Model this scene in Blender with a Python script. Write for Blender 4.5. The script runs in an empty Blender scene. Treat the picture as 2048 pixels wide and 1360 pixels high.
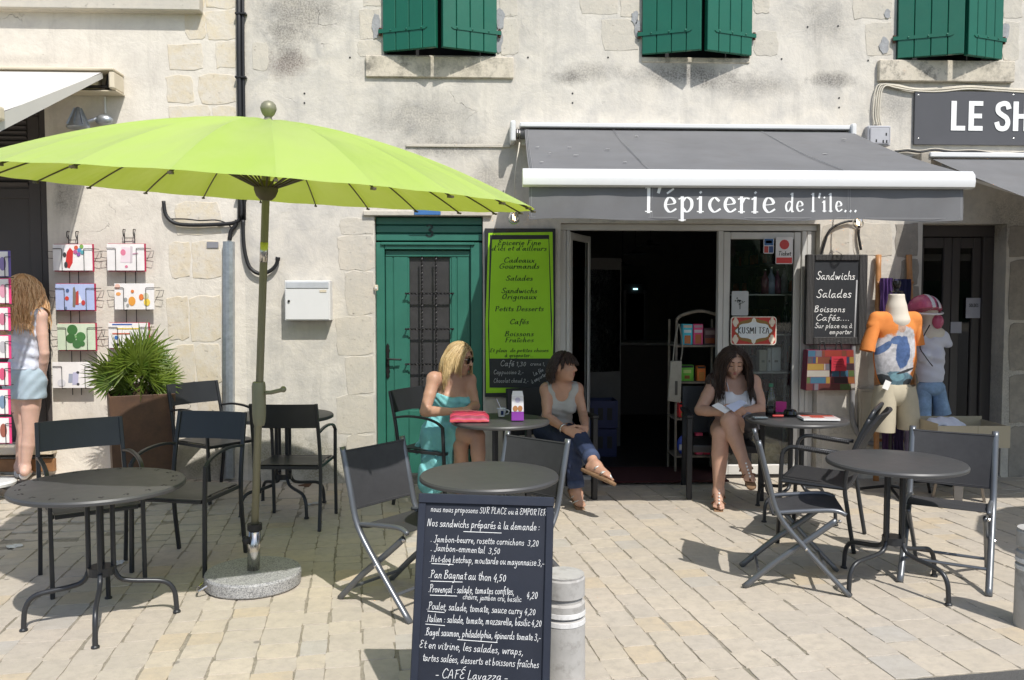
import bpy, bmesh, math, random
import numpy as np
from mathutils import Vector, Matrix
random.seed(7)
SC = bpy.context.scene
# ---------------------------------------------------------------- camera, light, exposure
CAM = Vector((0, -7.23, 1.58)); FPX = 1700.0; YAW = math.radians(2.5); PIT = math.radians(2.86)
cd = bpy.data.cameras.new('camera'); cam = bpy.data.objects.new('camera', cd); SC.collection.objects.link(cam)
cam.location = CAM; cam.rotation_euler = (math.pi/2 - PIT, 0, -YAW)
cd.sensor_width = 36; cd.lens = 36*FPX/2048; cd.clip_start = 0.05; cd.clip_end = 500
SC.camera = cam
SUN = Vector((-0.49, 1.0, -1.43)).normalized()          # direction the light travels
world = bpy.data.worlds.new('World'); SC.world = world; world.use_nodes = True
wn = world.node_tree; wn.nodes.clear()
sky = wn.nodes.new('ShaderNodeTexSky'); sky.sky_type = 'NISHITA'; sky.sun_disc = False
sky.sun_elevation = math.asin(-SUN.z); sky.sun_rotation = math.atan2(-SUN.x, -SUN.y)
sky.air_density = 1.0; sky.dust_density = 1.5; sky.ozone_density = 1.0
bg = wn.nodes.new('ShaderNodeBackground'); bg.inputs['Strength'].default_value = 0.145
wo = wn.nodes.new('ShaderNodeOutputWorld')
wn.links.new(sky.outputs[0], bg.inputs[0]); wn.links.new(bg.outputs[0], wo.inputs[0])
sl = bpy.data.lights.new('sun', 'SUN'); sl.energy = 4.0; sl.angle = math.radians(0.53); sl.color = (1.0, 0.965, 0.91)
so = bpy.data.objects.new('sun', sl); SC.collection.objects.link(so); so.location = (6, -14, 12)
so.rotation_euler = SUN.to_track_quat('-Z', 'Y').to_euler()
SC.view_settings.view_transform = 'Standard'; SC.view_settings.look = 'None'
SC.view_settings.exposure = 0.12; SC.view_settings.gamma = 1.0; SC.view_settings.use_curve_mapping = False
SC.render.engine = 'CYCLES'
SC.cycles.max_bounces = 6; SC.cycles.diffuse_bounces = 3; SC.cycles.glossy_bounces = 3; SC.cycles.transmission_bounces = 4; SC.cycles.transparent_max_bounces = 8
# ---------------------------------------------------------------- camera maths (survey of the photo: pixel -> place)
_F = Vector((math.sin(YAW)*math.cos(PIT), math.cos(YAW)*math.cos(PIT), -math.sin(PIT)))
_R = Vector((math.cos(YAW), -math.sin(YAW), 0)); _U = _R.cross(_F)
def ray(px, py): return _F + _R*((px-1024)/FPX) + _U*((680-py)/FPX)
def G(px, py, z=0.0):
    d = ray(px, py); return CAM + d*((z-CAM.z)/d.z)
def W(px, py, y=0.0):
    d = ray(px, py); return CAM + d*((y-CAM.y)/d.y)
# ---------------------------------------------------------------- materials
MT = {}
def srgb(h):
    if isinstance(h, str):
        h = h.lstrip('#'); c = [int(h[i:i+2], 16)/255 for i in (0, 2, 4)]
    else: c = [v/255 for v in h]
    return tuple(v/12.92 if v <= .04045 else ((v+.055)/1.055)**2.4 for v in c)
class NT:
    def __init__(s, name):
        s.m = bpy.data.materials.new(name); s.m.use_nodes = True; s.t = s.m.node_tree; s.t.nodes.clear()
        s.o = s.n('ShaderNodeOutputMaterial'); s.b = s.n('ShaderNodeBsdfPrincipled'); s.l(s.b.outputs[0], s.o.inputs[0])
        s._c = None
    def n(s, ty, **kw):
        k = s.t.nodes.new(ty)
        for a, v in kw.items(): setattr(k, a, v)
        return k
    def l(s, a, b): s.t.links.new(a, b)
    def set(s, node, key, v):
        if hasattr(v, 'is_output') or isinstance(v, bpy.types.NodeSocket): s.l(v, node.inputs[key])
        else: node.inputs[key].default_value = v
    @property
    def co(s):
        if s._c is None: s._c = s.n('ShaderNodeTexCoord').outputs['Object']
        return s._c
    def mapping(s, scale=(1,1,1), loc=(0,0,0), rot=(0,0,0), vec=None):
        m = s.n('ShaderNodeMapping'); m.inputs['Scale'].default_value = scale; m.inputs['Location'].default_value = loc; m.inputs['Rotation'].default_value = rot
        s.l(vec or s.co, m.inputs['Vector']); return m.outputs[0]
    def noise(s, scale=5, detail=6, rough=.6, vec=None, dist=0):
        k = s.n('ShaderNodeTexNoise'); k.inputs['Scale'].default_value = scale; k.inputs['Detail'].default_value = detail
        k.inputs['Roughness'].default_value = rough; k.inputs['Distortion'].default_value = dist
        s.l(vec or s.co, k.inputs['Vector']); return k.outputs['Fac']
    def ramp(s, fac, stops, interp='LINEAR'):
        r = s.n('ShaderNodeValToRGB'); r.color_ramp.interpolation = interp; e = r.color_ramp.elements
        while len(e) < len(stops): e.new(.5)
        for i, (p, c) in enumerate(stops):
            e[i].position = p
            if not hasattr(c, '__len__'): c = (c, c, c)
            e[i].color = tuple(c[:3]) + (1,)
        s.l(fac, r.inputs[0]); return r.outputs[0]
    def mix(s, fac, a, b, mode='MIX'):
        k = s.n('ShaderNodeMix', data_type='RGBA', blend_type=mode)
        for key, v in ((0, fac), (6, a), (7, b)):
            if isinstance(v, bpy.types.NodeSocket): s.l(v, k.inputs[key])
            elif key == 0: k.inputs[0].default_value = v
            else: k.inputs[key].default_value = tuple(v[:3]) + (1,)
        return k.outputs[2]
    def math(s, op, a, b=0.0, c=None, clamp=False):
        k = s.n('ShaderNodeMath', operation=op, use_clamp=clamp)
        for i, v in enumerate((a, b) if c is None else (a, b, c)):
            if isinstance(v, bpy.types.NodeSocket): s.l(v, k.inputs[i])
            else: k.inputs[i].default_value = v
        return k.outputs[0]
    def bump(s, h, strength=.3, dist=.01, nrm=None):
        k = s.n('ShaderNodeBump'); k.inputs['Strength'].default_value = strength; k.inputs['Distance'].default_value = dist
        s.l(h, k.inputs['Height'])
        if nrm: s.l(nrm, k.inputs['Normal'])
        s.l(k.outputs[0], s.b.inputs['Normal']); return k.outputs[0]
    def fin(s, col=None, rough=.6, metal=0.0, spec=.5, **kw):
        if col is not None:
            if isinstance(col, bpy.types.NodeSocket): s.l(col, s.b.inputs['Base Color'])
            else: s.b.inputs['Base Color'].default_value = tuple(col[:3]) + (1,)
        s.set(s.b, 'Roughness', rough); s.set(s.b, 'Metallic', metal); s.b.inputs['Specular IOR Level'].default_value = spec
        for k, v in kw.items(): s.set(s.b, k.replace('_', ' '), v)
        return s.m
def P(name, col, rough=.6, metal=0.0, var=.12, scale=6, bump=.12, bscale=60, bdist=.002, spec=.5, rvar=.12, dirt=0.0, **kw):
    """general paint/cloth/metal material: base colour broken up by noise, uneven gloss, fine relief"""
    if name in MT: return MT[name]
    if isinstance(col, str): col = srgb(col)
    t = NT(name)
    n1 = t.noise(scale, 5, .65)
    c = t.ramp(n1, [(.25, [v*(1-var) for v in col]), (.75, [min(1, v*(1+var)) for v in col])])
    if dirt:
        d = t.ramp(t.noise(scale*2.3, 8, .7), [(.52, 0), (.72, 1)])
        c = t.mix(t.math('MULTIPLY', d, dirt), c, (.12, .10, .08))
    r = t.math('ADD', t.math('MULTIPLY', t.noise(scale*3, 4), rvar*2), rough-rvar, clamp=True)
    if bump: t.bump(t.noise(bscale, 4, .6), bump, bdist)
    MT[name] = t.fin(c, r, metal, spec, **kw); return MT[name]
# ---------------------------------------------------------------- mesh building
class MB:
    def __init__(s): s.v = []; s.f = []
    def add(s, vs, fs):
        b = len(s.v); s.v += [tuple(v) for v in vs]; s.f += [tuple(b+i for i in f) for f in fs]; return s
    def box(s, x0, x1, y0, y1, z0, z1):
        return s.add([(x0,y0,z0),(x1,y0,z0),(x1,y1,z0),(x0,y1,z0),(x0,y0,z1),(x1,y0,z1),(x1,y1,z1),(x0,y1,z1)],
                     [(0,3,2,1),(4,5,6,7),(0,1,5,4),(1,2,6,5),(2,3,7,6),(3,0,4,7)])
    def obox(s, c, sx, sy, sz, M=None):
        c = Vector(c); h = [(a*sx/2, b*sy/2, d*sz/2) for d in (-1,1) for a, b in ((-1,-1),(1,-1),(1,1),(-1,1))]
        vs = [c + ((M @ Vector(p)) if M else Vector(p)) for p in h]
        return s.add(vs, [(0,3,2,1),(4,5,6,7),(0,1,5,4),(1,2,6,5),(2,3,7,6),(3,0,4,7)])
    def quad(s, *p): return s.add(p, [tuple(range(len(p)))])
    def slab(s, poly, y0, y1):
        """outline in (x, z) extruded along y"""
        n = len(poly); vs = [(x, y0, z) for x, z in poly] + [(x, y1, z) for x, z in poly]
        a = sum(poly[i][0]*poly[(i+1)%n][1]-poly[(i+1)%n][0]*poly[i][1] for i in range(n))
        fs = [tuple(range(n)), tuple(range(2*n-1, n-1, -1))] + [(i, i+n, (i+1)%n+n, (i+1)%n) for i in range(n)]
        if a < 0: fs = [f[::-1] for f in fs]
        return s.add(vs, fs)
    def flat(s, poly, z0, z1):
        """outline in (x, y) extruded along z"""
        n = len(poly); vs = [(x, y, z0) for x, y in poly] + [(x, y, z1) for x, y in poly]
        a = sum(poly[i][0]*poly[(i+1)%n][1]-poly[(i+1)%n][0]*poly[i][1] for i in range(n))
        fs = [tuple(range(n-1, -1, -1)), tuple(range(n, 2*n))] + [(i, (i+1)%n, (i+1)%n+n, i+n) for i in range(n)]
        if a < 0: fs = [f[::-1] for f in fs]
        return s.add(vs, fs)
    def tube(s, pts, r, n=8, cap=True, flatten=None):
        pts = [Vector(p) for p in pts]; m = len(pts)
        rs = r if hasattr(r, '__len__') else [r]*m
        t0 = (pts[1]-pts[0]).normalized(); up = Vector((0,0,1)) if abs(t0.z) < .9 else Vector((1,0,0))
        nx = t0.cross(up).normalized(); b = len(s.v)
        for i, p in enumerate(pts):
            t = (pts[min(i+1, m-1)]-pts[max(i-1, 0)]).normalized()
            nx = (nx - t*nx.dot(t)).normalized(); ny = t.cross(nx)
            for k in range(n):
                a = 2*math.pi*k/n; s.v.append(tuple(p + (nx*math.cos(a) + ny*math.sin(a)*(flatten or 1))*rs[i]))
        for i in range(m-1):
            for k in range(n): s.f.append((b+i*n+k, b+i*n+(k+1)%n, b+(i+1)*n+(k+1)%n, b+(i+1)*n+k))
        if cap: s.f.append(tuple(b+k for k in range(n-1, -1, -1))); s.f.append(tuple(b+(m-1)*n+k for k in range(n)))
        return s
    def bar(s, pts, w, h, side=None):
        """rectangular section swept along a path; side = width direction"""
        pts = [Vector(p) for p in pts]; m = len(pts); b = len(s.v)
        for i, p in enumerate(pts):
            t = (pts[min(i+1, m-1)]-pts[max(i-1, 0)]).normalized()
            sd = Vector(side) if side else (Vector((0,1,0)) if abs(t.y) < .9 else Vector((1,0,0)))
            sd = (sd - t*sd.dot(t)).normalized(); u = t.cross(sd)
            for a, c in ((-1,-1),(1,-1),(1,1),(-1,1)): s.v.append(tuple(p + sd*a*w/2 + u*c*h/2))
        for i in range(m-1):
            for k in range(4): s.f.append((b+i*4+k, b+i*4+(k+1)%4, b+(i+1)*4+(k+1)%4, b+(i+1)*4+k))
        s.f.append((b+3, b+2, b+1, b)); e = b+(m-1)*4; s.f.append((e, e+1, e+2, e+3)); return s
    def lathe(s, prof, n=24, c=(0,0,0), cap=True):
        b = len(s.v); m = len(prof)
        for r, z in prof:
            for k in range(n):
                a = 2*math.pi*k/n; s.v.append((c[0]+r*math.cos(a), c[1]+r*math.sin(a), c[2]+z))
        for i in range(m-1):
            for k in range(n): s.f.append((b+i*n+k, b+i*n+(k+1)%n, b+(i+1)*n+(k+1)%n, b+(i+1)*n+k))
        if cap: s.f.append(tuple(b+k for k in range(n-1, -1, -1))); s.f.append(tuple(b+(m-1)*n+k for k in range(n)))
        return s
    def ball(s, c, rx, ry=None, rz=None, n=12, m=8, M=None):
        ry = ry or rx; rz = rz or rx; b = len(s.v); c = Vector(c)
        P_ = lambda x, y, z: tuple(c + ((M @ Vector((x*rx, y*ry, z*rz))) if M else Vector((x*rx, y*ry, z*rz))))
        s.v.append(P_(0,0,-1))
        for i in range(1, m):
            p = -math.pi/2 + math.pi*i/m
            for k in range(n): a = 2*math.pi*k/n; s.v.append(P_(math.cos(p)*math.cos(a), math.cos(p)*math.sin(a), math.sin(p)))
        s.v.append(P_(0,0,1)); t = len(s.v)-1
        for k in range(n): s.f.append((b, b+1+(k+1)%n, b+1+k)); s.f.append((t, b+1+(m-2)*n+k, b+1+(m-2)*n+(k+1)%n))
        for i in range(m-2):
            for k in range(n): s.f.append((b+1+i*n+k, b+1+i*n+(k+1)%n, b+1+(i+1)*n+(k+1)%n, b+1+(i+1)*n+k))
        return s
    def xf(s, M, a=0):
        s.v = s.v[:a] + [tuple(M @ Vector(v)) for v in s.v[a:]]; return s
    def mesh(s, name, smooth=False, bevel=0.0, seg=1):
        me = bpy.data.meshes.new(name); me.from_pydata(s.v, [], s.f)
        if bevel:
            bm = bmesh.new(); bm.from_mesh(me)
            bmesh.ops.remove_doubles(bm, verts=bm.verts, dist=1e-5)
            es = [e for e in bm.edges if len(e.link_faces) == 2 and e.calc_face_angle(0) > .6]
            bmesh.ops.bevel(bm, geom=es, offset=bevel, segments=seg, affect='EDGES', profile=.6)
            bm.to_mesh(me); bm.free()
        if smooth: me.shade_smooth()
        me.validate(); me.update(); return me
ORG = {}
def coll(o): SC.collection.objects.link(o)
def thing(name, label, cat, loc=(0,0,0), rz=0.0, group=None, kind=None):
    o = bpy.data.objects.new(name, None); coll(o); o.location = loc; o.rotation_euler = (0, 0, rz); o.empty_display_size = .1
    tag(o, label, cat, group, kind); ORG[o.name] = Vector(loc); return o
def tag(o, label, cat=None, group=None, kind=None):
    if label: o['label'] = label
    if cat: o['category'] = cat
    if group: o['group'] = group
    if kind: o['kind'] = kind
    return o
def obj(name, mb, mat, parent=None, smooth=False, bevel=0.0, seg=1, local=False, angle=None):
    """one mesh object; coordinates are world unless local=True (then relative to the thing)"""
    o = None
    if isinstance(mb, MB):
        me = mb.mesh(name, smooth, bevel, seg)
    else: me = mb
    me.materials.clear(); me.materials.append(mat)
    o = bpy.data.objects.new(name, me); coll(o)
    if parent is not None:
        o.parent = parent
        org = ORG.get(parent.name, Vector((0,0,0)))
        ORG[o.name] = org if not local else Vector((0,0,0))
        if not local and org.length > 0: me.transform(Matrix.Translation(-org))
    if angle is not None:
        me.shade_smooth(); me.set_sharp_from_angle(angle=angle)
    return o
def copy_tree(o, loc, rz, label=None, parent=None):
    c = o.copy(); coll(c)
    if parent: c.parent = parent
    else: c.location = loc; c.rotation_euler = (0, 0, rz)
    if label: c['label'] = label
    for ch in list(o.children): copy_tree(ch, None, None, None, c)
    return c
def solo(name, mb, mat, label, cat, loc=None, group=None, **kw):
    """a thing that is one mesh; origin moved to loc"""
    o = obj(name, mb, mat, None, **kw)
    if loc is not None:
        o.data.transform(Matrix.Translation(-Vector(loc))); o.location = loc
    return tag(o, label, cat, group)
def smooth_path(pts, k=6):
    """Catmull-Rom through points"""
    P_ = [Vector(p) for p in pts]; out = []
    for i in range(len(P_)-1):
        a, b, c, d = P_[max(i-1,0)], P_[i], P_[i+1], P_[min(i+2, len(P_)-1)]
        for j in range(k):
            t = j/k; out.append(.5*((2*b)+(c-a)*t+(2*a-5*b+4*c-d)*t*t+(3*b-a-3*c+d)*t*t*t))
    out.append(P_[-1]); return out
def fillet(pts, r, k=5):
    """polyline with rounded corners"""
    P_ = [Vector(p) for p in pts]; out = [P_[0]]
    for i in range(1, len(P_)-1):
        a = (P_[i-1]-P_[i]); b = (P_[i+1]-P_[i]); q = min(r, a.length*.49, b.length*.49)
        p0 = P_[i]+a.normalized()*q; p2 = P_[i]+b.normalized()*q
        for j in range(k+1):
            t = j/k; out.append(p0*(1-t)**2 + P_[i]*2*t*(1-t) + p2*t*t)
    out.append(P_[-1]); return out
# ================================================================ handwriting (single-stroke letters, pen-shaped ribbons)
# x-height 1, ascender 2, descender -1; value = (advance, strokes)
FT = {
'a':(1.15,'8,8 5,10 2,8 1,4 3,0 6,2 8,8|8,10 8,3 11,0'),'b':(1.05,'2,20 2,2 5,0 8,3 7,8 4,9 2,6'),'c':(.95,'8,8 5,10 2,7 2,3 5,0 9,2'),
'd':(1.15,'8,8 5,10 2,8 1,4 3,0 6,2 8,6|8,20 8,3 11,0'),'e':(.95,'2,5 8,6 7,9 4,10 2,7 2,3 5,0 9,2'),'f':(.75,'8,18 6,20 4,17 4,-6|1,9 8,10'),
'g':(1.1,'8,8 5,10 2,8 2,3 5,2 8,7|8,10 8,-6 5,-9 2,-7'),'h':(1.1,'2,20 2,0|2,6 5,10 8,8 8,2 10,0'),'i':(.5,'2,10 2,2 5,0|2,14 2.6,14.5'),
'j':(.6,'4,10 4,-6 1,-9|4,14 4.6,14.5'),'k':(1.0,'2,20 2,0|8,10 2,4 9,0'),'l':(.55,'2,20 2,3 5,0'),'m':(1.6,'2,10 2,0|2,7 5,10 7,8 7,0|7,7 10,10 12,8 12,2 14,0'),
'n':(1.1,'2,10 2,0|2,6 5,10 8,8 8,2 10,0'),'o':(1.05,'5,10 2,8 2,3 5,0 8,3 8,8 5,10'),'p':(1.1,'2,10 2,-9|2,7 5,10 8,8 8,3 5,0 2,3'),
'q':(1.1,'8,8 5,10 2,8 2,3 5,1 8,5|8,10 8,-9'),'r':(.8,'2,10 2,0|2,6 5,10 8,9'),'s':(.85,'7,9 4,10 2,8 7,3 5,0 1,1'),'t':(.75,'4,16 4,3 6,0 8,1|1,11 8,11'),
'u':(1.1,'2,10 2,3 4,0 8,4|8,10 8,3 11,0'),'v':(1.0,'1,10 4,0 8,10'),'w':(1.5,'1,10 4,0 7,9 10,0 13,10'),'x':(1.0,'1,10 8,0|8,10 1,0'),
'y':(1.1,'2,10 2,4 5,2 8,6|8,10 7,-6 4,-9 1,-7'),'z':(.95,'1,10 8,10 1,0 9,0'),
'A':(1.4,'1,0 6,19 11,0|3,7 10,7'),'B':(1.3,'2,19 2,0|0,18 6,20 9,16 3,11 9,9 10,3 5,0 1,1'),'C':(1.3,'11,16 7,20 3,16 1,8 4,1 8,0 12,3'),'D':(1.4,'3,19 3,0|0,18 6,20 11,15 11,5 6,0 2,0'),
'E':(1.15,'10,18 5,20 2,16 6,11 2,7 2,2 6,0 10,2|6,11 8,11'),'F':(1.15,'3,19 3,0|1,18 5,19 11,20|3,10 8,11'),'G':(1.4,'11,17 7,20 2,15 1,6 5,0 11,3 11,9 7,9'),'H':(1.4,'2,20 2,0|10,20 10,0|2,10 10,10'),
'I':(.6,'3,20 3,0'),'J':(1.1,'8,20 8,3 5,-2 1,0|3,20 10,20'),'K':(1.3,'2,20 2,0|10,20 2,9 11,0'),'L':(1.1,'3,20 2,2 2,0 10,1'),'M':(1.7,'1,0 3,20 8,6 13,20 15,0'),
'N':(1.4,'2,0 2,20 10,0 10,20'),'O':(1.4,'6,20 2,15 2,5 6,0 10,5 10,15 6,20'),'P':(1.2,'3,19 3,0|0,18 6,20 10,16 8,11 3,10'),'R':(1.3,'3,19 3,0|0,18 6,20 10,16 8,11 3,10 11,0'),
'S':(1.2,'10,17 7,20 3,17 4,12 9,8 9,2 5,0 1,3'),'T':(1.3,'6,20 6,0|1,20 12,20'),'U':(1.4,'2,20 2,5 6,0 10,5 10,20'),'V':(1.3,'1,20 6,0 11,20'),'Z':(1.2,'1,20 10,20 1,0 11,0'),
'0':(1.1,'5,16 2,12 2,4 5,0 8,4 8,12 5,16'),'1':(.7,'1,13 4,16 4,0'),'2':(1.1,'1,13 4,16 8,13 6,7 1,0 9,0'),'3':(1.1,'1,15 5,16 8,13 4,9 8,6 7,1 3,0 0,2'),
'4':(1.1,'6,16 1,5 9,5|7,9 6,-2'),'5':(1.1,'8,16 3,16 2,9 6,10 8,5 5,0 1,1'),'6':(1.1,'7,16 2,9 2,3 5,0 8,3 6,8 2,6'),'7':(1,'1,16 9,16 3,0'),'8':(1.1,'5,9 2,13 5,16 8,13 5,9 2,4 5,0 8,4 5,9'),
',':(.5,'3,1 2,-4'),'.':(.45,'2,0 2.6,.8'),':':(.5,'2,1 2.6,1.8|2,8 2.6,8.8'),'-':(.8,'1,5 7,5.4'),"'":(.4,'3,20 2,15'),'_':(1,'0,0 10,0'),
}
ACC = {'é':('e','3,14 7,18'),'è':('e','7,14 3,18'),'à':('a','7,14 3,18'),'î':('i','0,14 3,18 6,14'),'ç':('c','5,0 6,-4 3,-6'),'É':('E','4,22 9,26'),'ê':('e','2,14 5,18 8,14')}
SERIF = {'l':(.62,'2.6,20 2.6,0|.4,.3 4.8,.3|.4,19 2.6,20'),'i':(.62,'2.6,10 2.6,0|.4,.3 4.8,.3|.4,9 2.6,10|2.5,14.6 3,15.2'),'p':(1.15,'2.6,10 2.6,-9|.4,-9 4.8,-9|.4,9 2.6,10|2.6,7 5.5,10 9,8 9,3 5.8,0 2.6,3'),'r':(.85,'2.6,10 2.6,0|.4,.3 4.8,.3|.4,9 2.6,10|2.6,6 5,9.6 8,9.4'),'d':(1.2,'9,8 6,10 2.5,8 1.5,4 3.5,0 6.5,1.5 9,6|9,20 9,1 11,0|6.8,19 9,20')}
def strokes(ch, serif=False):
    if serif and ch in SERIF: return SERIF[ch][0], [[tuple(float(q)/10 for q in p.split(',')) for p in st.split()] for st in SERIF[ch][1].split('|')]
    if ch in ACC:
        b, x = ACC[ch]; a, s = FT[b]; s = s.split('|')
        if b == 'i': s = s[:1]
        s = s + [x]
    elif ch in FT: a, s = FT[ch]; s = s.split('|')
    else: return .55, []
    return a, [[tuple(float(q)/10 for q in p.split(',')) for p in st.split()] for st in s]
def letter_mesh(mb, text, org, ux, uz, h, width=None, asc=1.0, desc=1.0, serif=False, wpen=.12, nib=None, slant=.12, jit=.04, gap=.12, depth=.0012, align='l', seed=1):
    """text as pen ribbons on the plane org + ux*x + uz*z, slightly raised along the plane normal"""
    rnd = random.Random(seed); org = Vector(org); ux = Vector(ux).normalized(); uz = Vector(uz).normalized(); nrm = ux.cross(uz).normalized()
    tot = sum(strokes(c, serif)[0]+gap for c in text) - gap
    sx = h if width is None else width/max(tot, .1)
    x = 0 if align == 'l' else (-tot*sx/2 if align == 'c' else -tot*sx)
    for ch in text:
        a, sts = strokes(ch, serif); dy = rnd.uniform(-jit, jit); ds = 1+rnd.uniform(-jit, jit)*1.5
        for st in sts:
            st = [(p[0], p[1] if 0 <= p[1] <= 1.05 else (1.05+(p[1]-1.05)*asc if p[1] > 1 else p[1]*desc)) for p in st]
            pts = [Vector((p[0]*ds+rnd.uniform(-jit,jit)*.5, p[1]*ds+dy+rnd.uniform(-jit,jit)*.5, 0)) for p in st]
            if len(pts) > 2: pts = smooth_path(pts, 4)
            pts = [Vector((x + (p.x + p.y*slant)*sx, p.y*h, 0)) for p in pts]
            n = len(pts); b = len(mb.v)
            for i, p in enumerate(pts):
                t = pts[min(i+1,n-1)]-pts[max(i-1,0)]
                t = t.normalized() if t.length > 1e-9 else Vector((1,0,0))
                q = Vector((-t.y, t.x, 0)); wd = wpen*h
                if nib: wd *= nib[0] + (1-nib[0])*abs(q.dot(Vector((math.cos(nib[1]), math.sin(nib[1]), 0))))
                e = p - t*(wd*.4) if i == 0 else (p + t*(wd*.4) if i == n-1 else p)
                for sg in (-1, 1):
                    c = e + q*sg*wd/2; mb.v.append(tuple(org + ux*c.x + uz*c.y + nrm*depth))
            for i in range(n-1): mb.f.append((b+2*i, b+2*i+2, b+2*i+3, b+2*i+1))
        x += (a+gap)*sx
    return mb
def bold(mb, text, org, ux, uz, h, w, depth=.003, tk=.19, gap=.16):
    """square grotesque capitals built from bars"""
    org = Vector(org); ux = Vector(ux).normalized(); uz = Vector(uz).normalized(); nr = ux.cross(uz).normalized()
    x = 0
    R_ = lambda a, b, c, d: mb.add([org+ux*((x+p)*h)+uz*(q*h)+nr*k for k in (0, depth) for p, q in ((a,c),(b,c),(b,d),(a,d))],
        [(4,5,6,7),(0,1,5,4),(1,2,6,5),(2,3,7,6),(3,0,4,7)])
    for ch in text:
        if ch == 'L': R_(0,tk,0,1); R_(tk,w,0,tk*.85)
        elif ch == 'E': R_(0,tk,0,1); R_(tk,w,0,tk*.85); R_(tk,w,1-tk*.85,1); R_(tk,w*.93,.42,.42+tk*.85)
        elif ch == 'H': R_(0,tk,0,1); R_(w-tk+.06,w+.06,0,1); R_(tk,w-tk+.06,.42,.42+tk*.85)
        elif ch == 'O': R_(0,tk,.06,.94); R_(w-tk,w,.06,.94); R_(tk,w-tk,0,tk*.85); R_(tk,w-tk,1-tk*.85,1)
        elif ch == 'S':
            pts = smooth_path([(w*.92,.74,0),(w*.8,.9,0),(w*.5,.925,0),(w*.18,.84,0),(w*.17,.66,0),(w*.45,.54,0),(w*.75,.44,0),(w*.86,.28,0),(w*.75,.12,0),(w*.5,.07,0),(w*.2,.12,0),(w*.07,.3,0)], 5)
            n = len(pts); b = len(mb.v)
            for i, p in enumerate(pts):
                t = (pts[min(i+1,n-1)]-pts[max(i-1,0)]).normalized(); q = Vector((-t.y,t.x,0))
                for k in (0, depth):
                    for sg in (-1,1): c = p+q*sg*tk*.46; mb.v.append(tuple(org+ux*((x+c.x)*h)+uz*(c.y*h)+nr*k))
            for i in range(n-1):
                j = b+4*i; mb.f += [(j+2,j+6,j+7,j+3),(j,j+4,j+6,j+2),(j+1,j+3,j+7,j+5)]
        x += (w if ch != ' ' else w*.45)+gap+(.06 if ch == 'H' else 0)
    return mb
# ================================================================ surface materials
def plaster(name, base, warm, grey, stains, rough=.9):
    t = NT(name); t._c = t.n('ShaderNodeNewGeometry').outputs['Position']; co = t.co
    big = t.noise(.9, 6, .6); mid = t.noise(4.5, 8, .65, dist=.4); fine = t.noise(38, 6, .7)
    c = t.mix(t.ramp(big, [(.35, 0), (.68, 1)]), base, warm)
    c = t.mix(t.ramp(mid, [(.40, 0), (.70, .9)]), c, grey)
    c = t.mix(t.math('MULTIPLY', t.ramp(t.noise(1.6, 9, .72, dist=.8), [(.50, 0), (.60, 1)]), .38), c, [v*1.16 for v in base])
    crk = t.n('ShaderNodeTexVoronoi', feature='DISTANCE_TO_EDGE'); crk.inputs['Scale'].default_value = 1.15; cv = t.n('ShaderNodeVectorMath', operation='ADD'); wob = t.n('ShaderNodeTexNoise'); wob.inputs['Scale'].default_value = 3; wob.inputs['Detail'].default_value = 6; t.l(co, wob.inputs['Vector']); t.l(co, cv.inputs[0]); t.l(wob.outputs['Color'], cv.inputs[1]); t.l(cv.outputs[0], crk.inputs['Vector'])
    crack = t.math('MULTIPLY', t.ramp(crk.outputs['Distance'], [(.0, 1), (.006, 0)]), t.ramp(t.noise(1.1, 3), [(.60, 0), (.66, 1)]))
    c = t.mix(t.math('MULTIPLY', crack, .30), c, (.16,.14,.12))
    strk = t.noise(3.2, 7, .7, vec=t.mapping((2.2, 1, .22)))
    c = t.mix(t.math('MULTIPLY', t.ramp(strk, [(.52, 0), (.74, 1)]), .35), c, [v*.62 for v in grey])
    sep = t.n('ShaderNodeSeparateXYZ'); t.l(co, sep.inputs[0]); X, Z = sep.outputs[0], sep.outputs[2]
    spk = t.ramp(t.noise(70, 3, .75), [(.40, 0), (.60, 1)]); cl = t.noise(6, 7, .75)
    for (cx, cz, rx, rz, amt, col) in stains:          # lichen and soot stains, each with its own outline
        dx = t.math('DIVIDE', t.math('SUBTRACT', X, cx), rx); dz = t.math('DIVIDE', t.math('SUBTRACT', Z, cz), rz)
        d = t.math('SQRT', t.math('ADD', t.math('MULTIPLY', dx, dx), t.math('MULTIPLY', dz, dz)))
        d = t.math('ADD', d, t.math('MULTIPLY', t.math('SUBTRACT', cl, .5), 1.9))
        f = t.ramp(d, [(.25, 1), (1.0, 0)])
        f = t.math('MULTIPLY', t.math('MULTIPLY', f, t.math('ADD', t.math('MULTIPLY', spk, .6), .4)), amt*.85)
        c = t.mix(f, c, col)
    pit = t.ramp(t.noise(24, 8, .8), [(.66, 0), (.74, 1)])
    c = t.mix(t.math('MULTIPLY', pit, .35), c, [v*.5 for v in grey])
    h = t.math('ADD', t.math('ADD', t.math('MULTIPLY', mid, .8), t.math('MULTIPLY', fine, .25)), t.math('ADD', t.math('MULTIPLY', pit, -.5), t.math('MULTIPLY', crack, -.6)))
    t.bump(h, .8, .016)
    return t.fin(c, rough, 0, .2)
CREAM = (.66,.575,.44); WARM = (.72,.64,.50); GREYP = (.50,.46,.385)
DK = (.10,.092,.085); DKB = (.13,.095,.085)
def st(px, py, rx, ry, amt, col=DK):
    p = W(px, py); return (p.x, p.z, rx/235, ry/235, amt, col)
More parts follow.
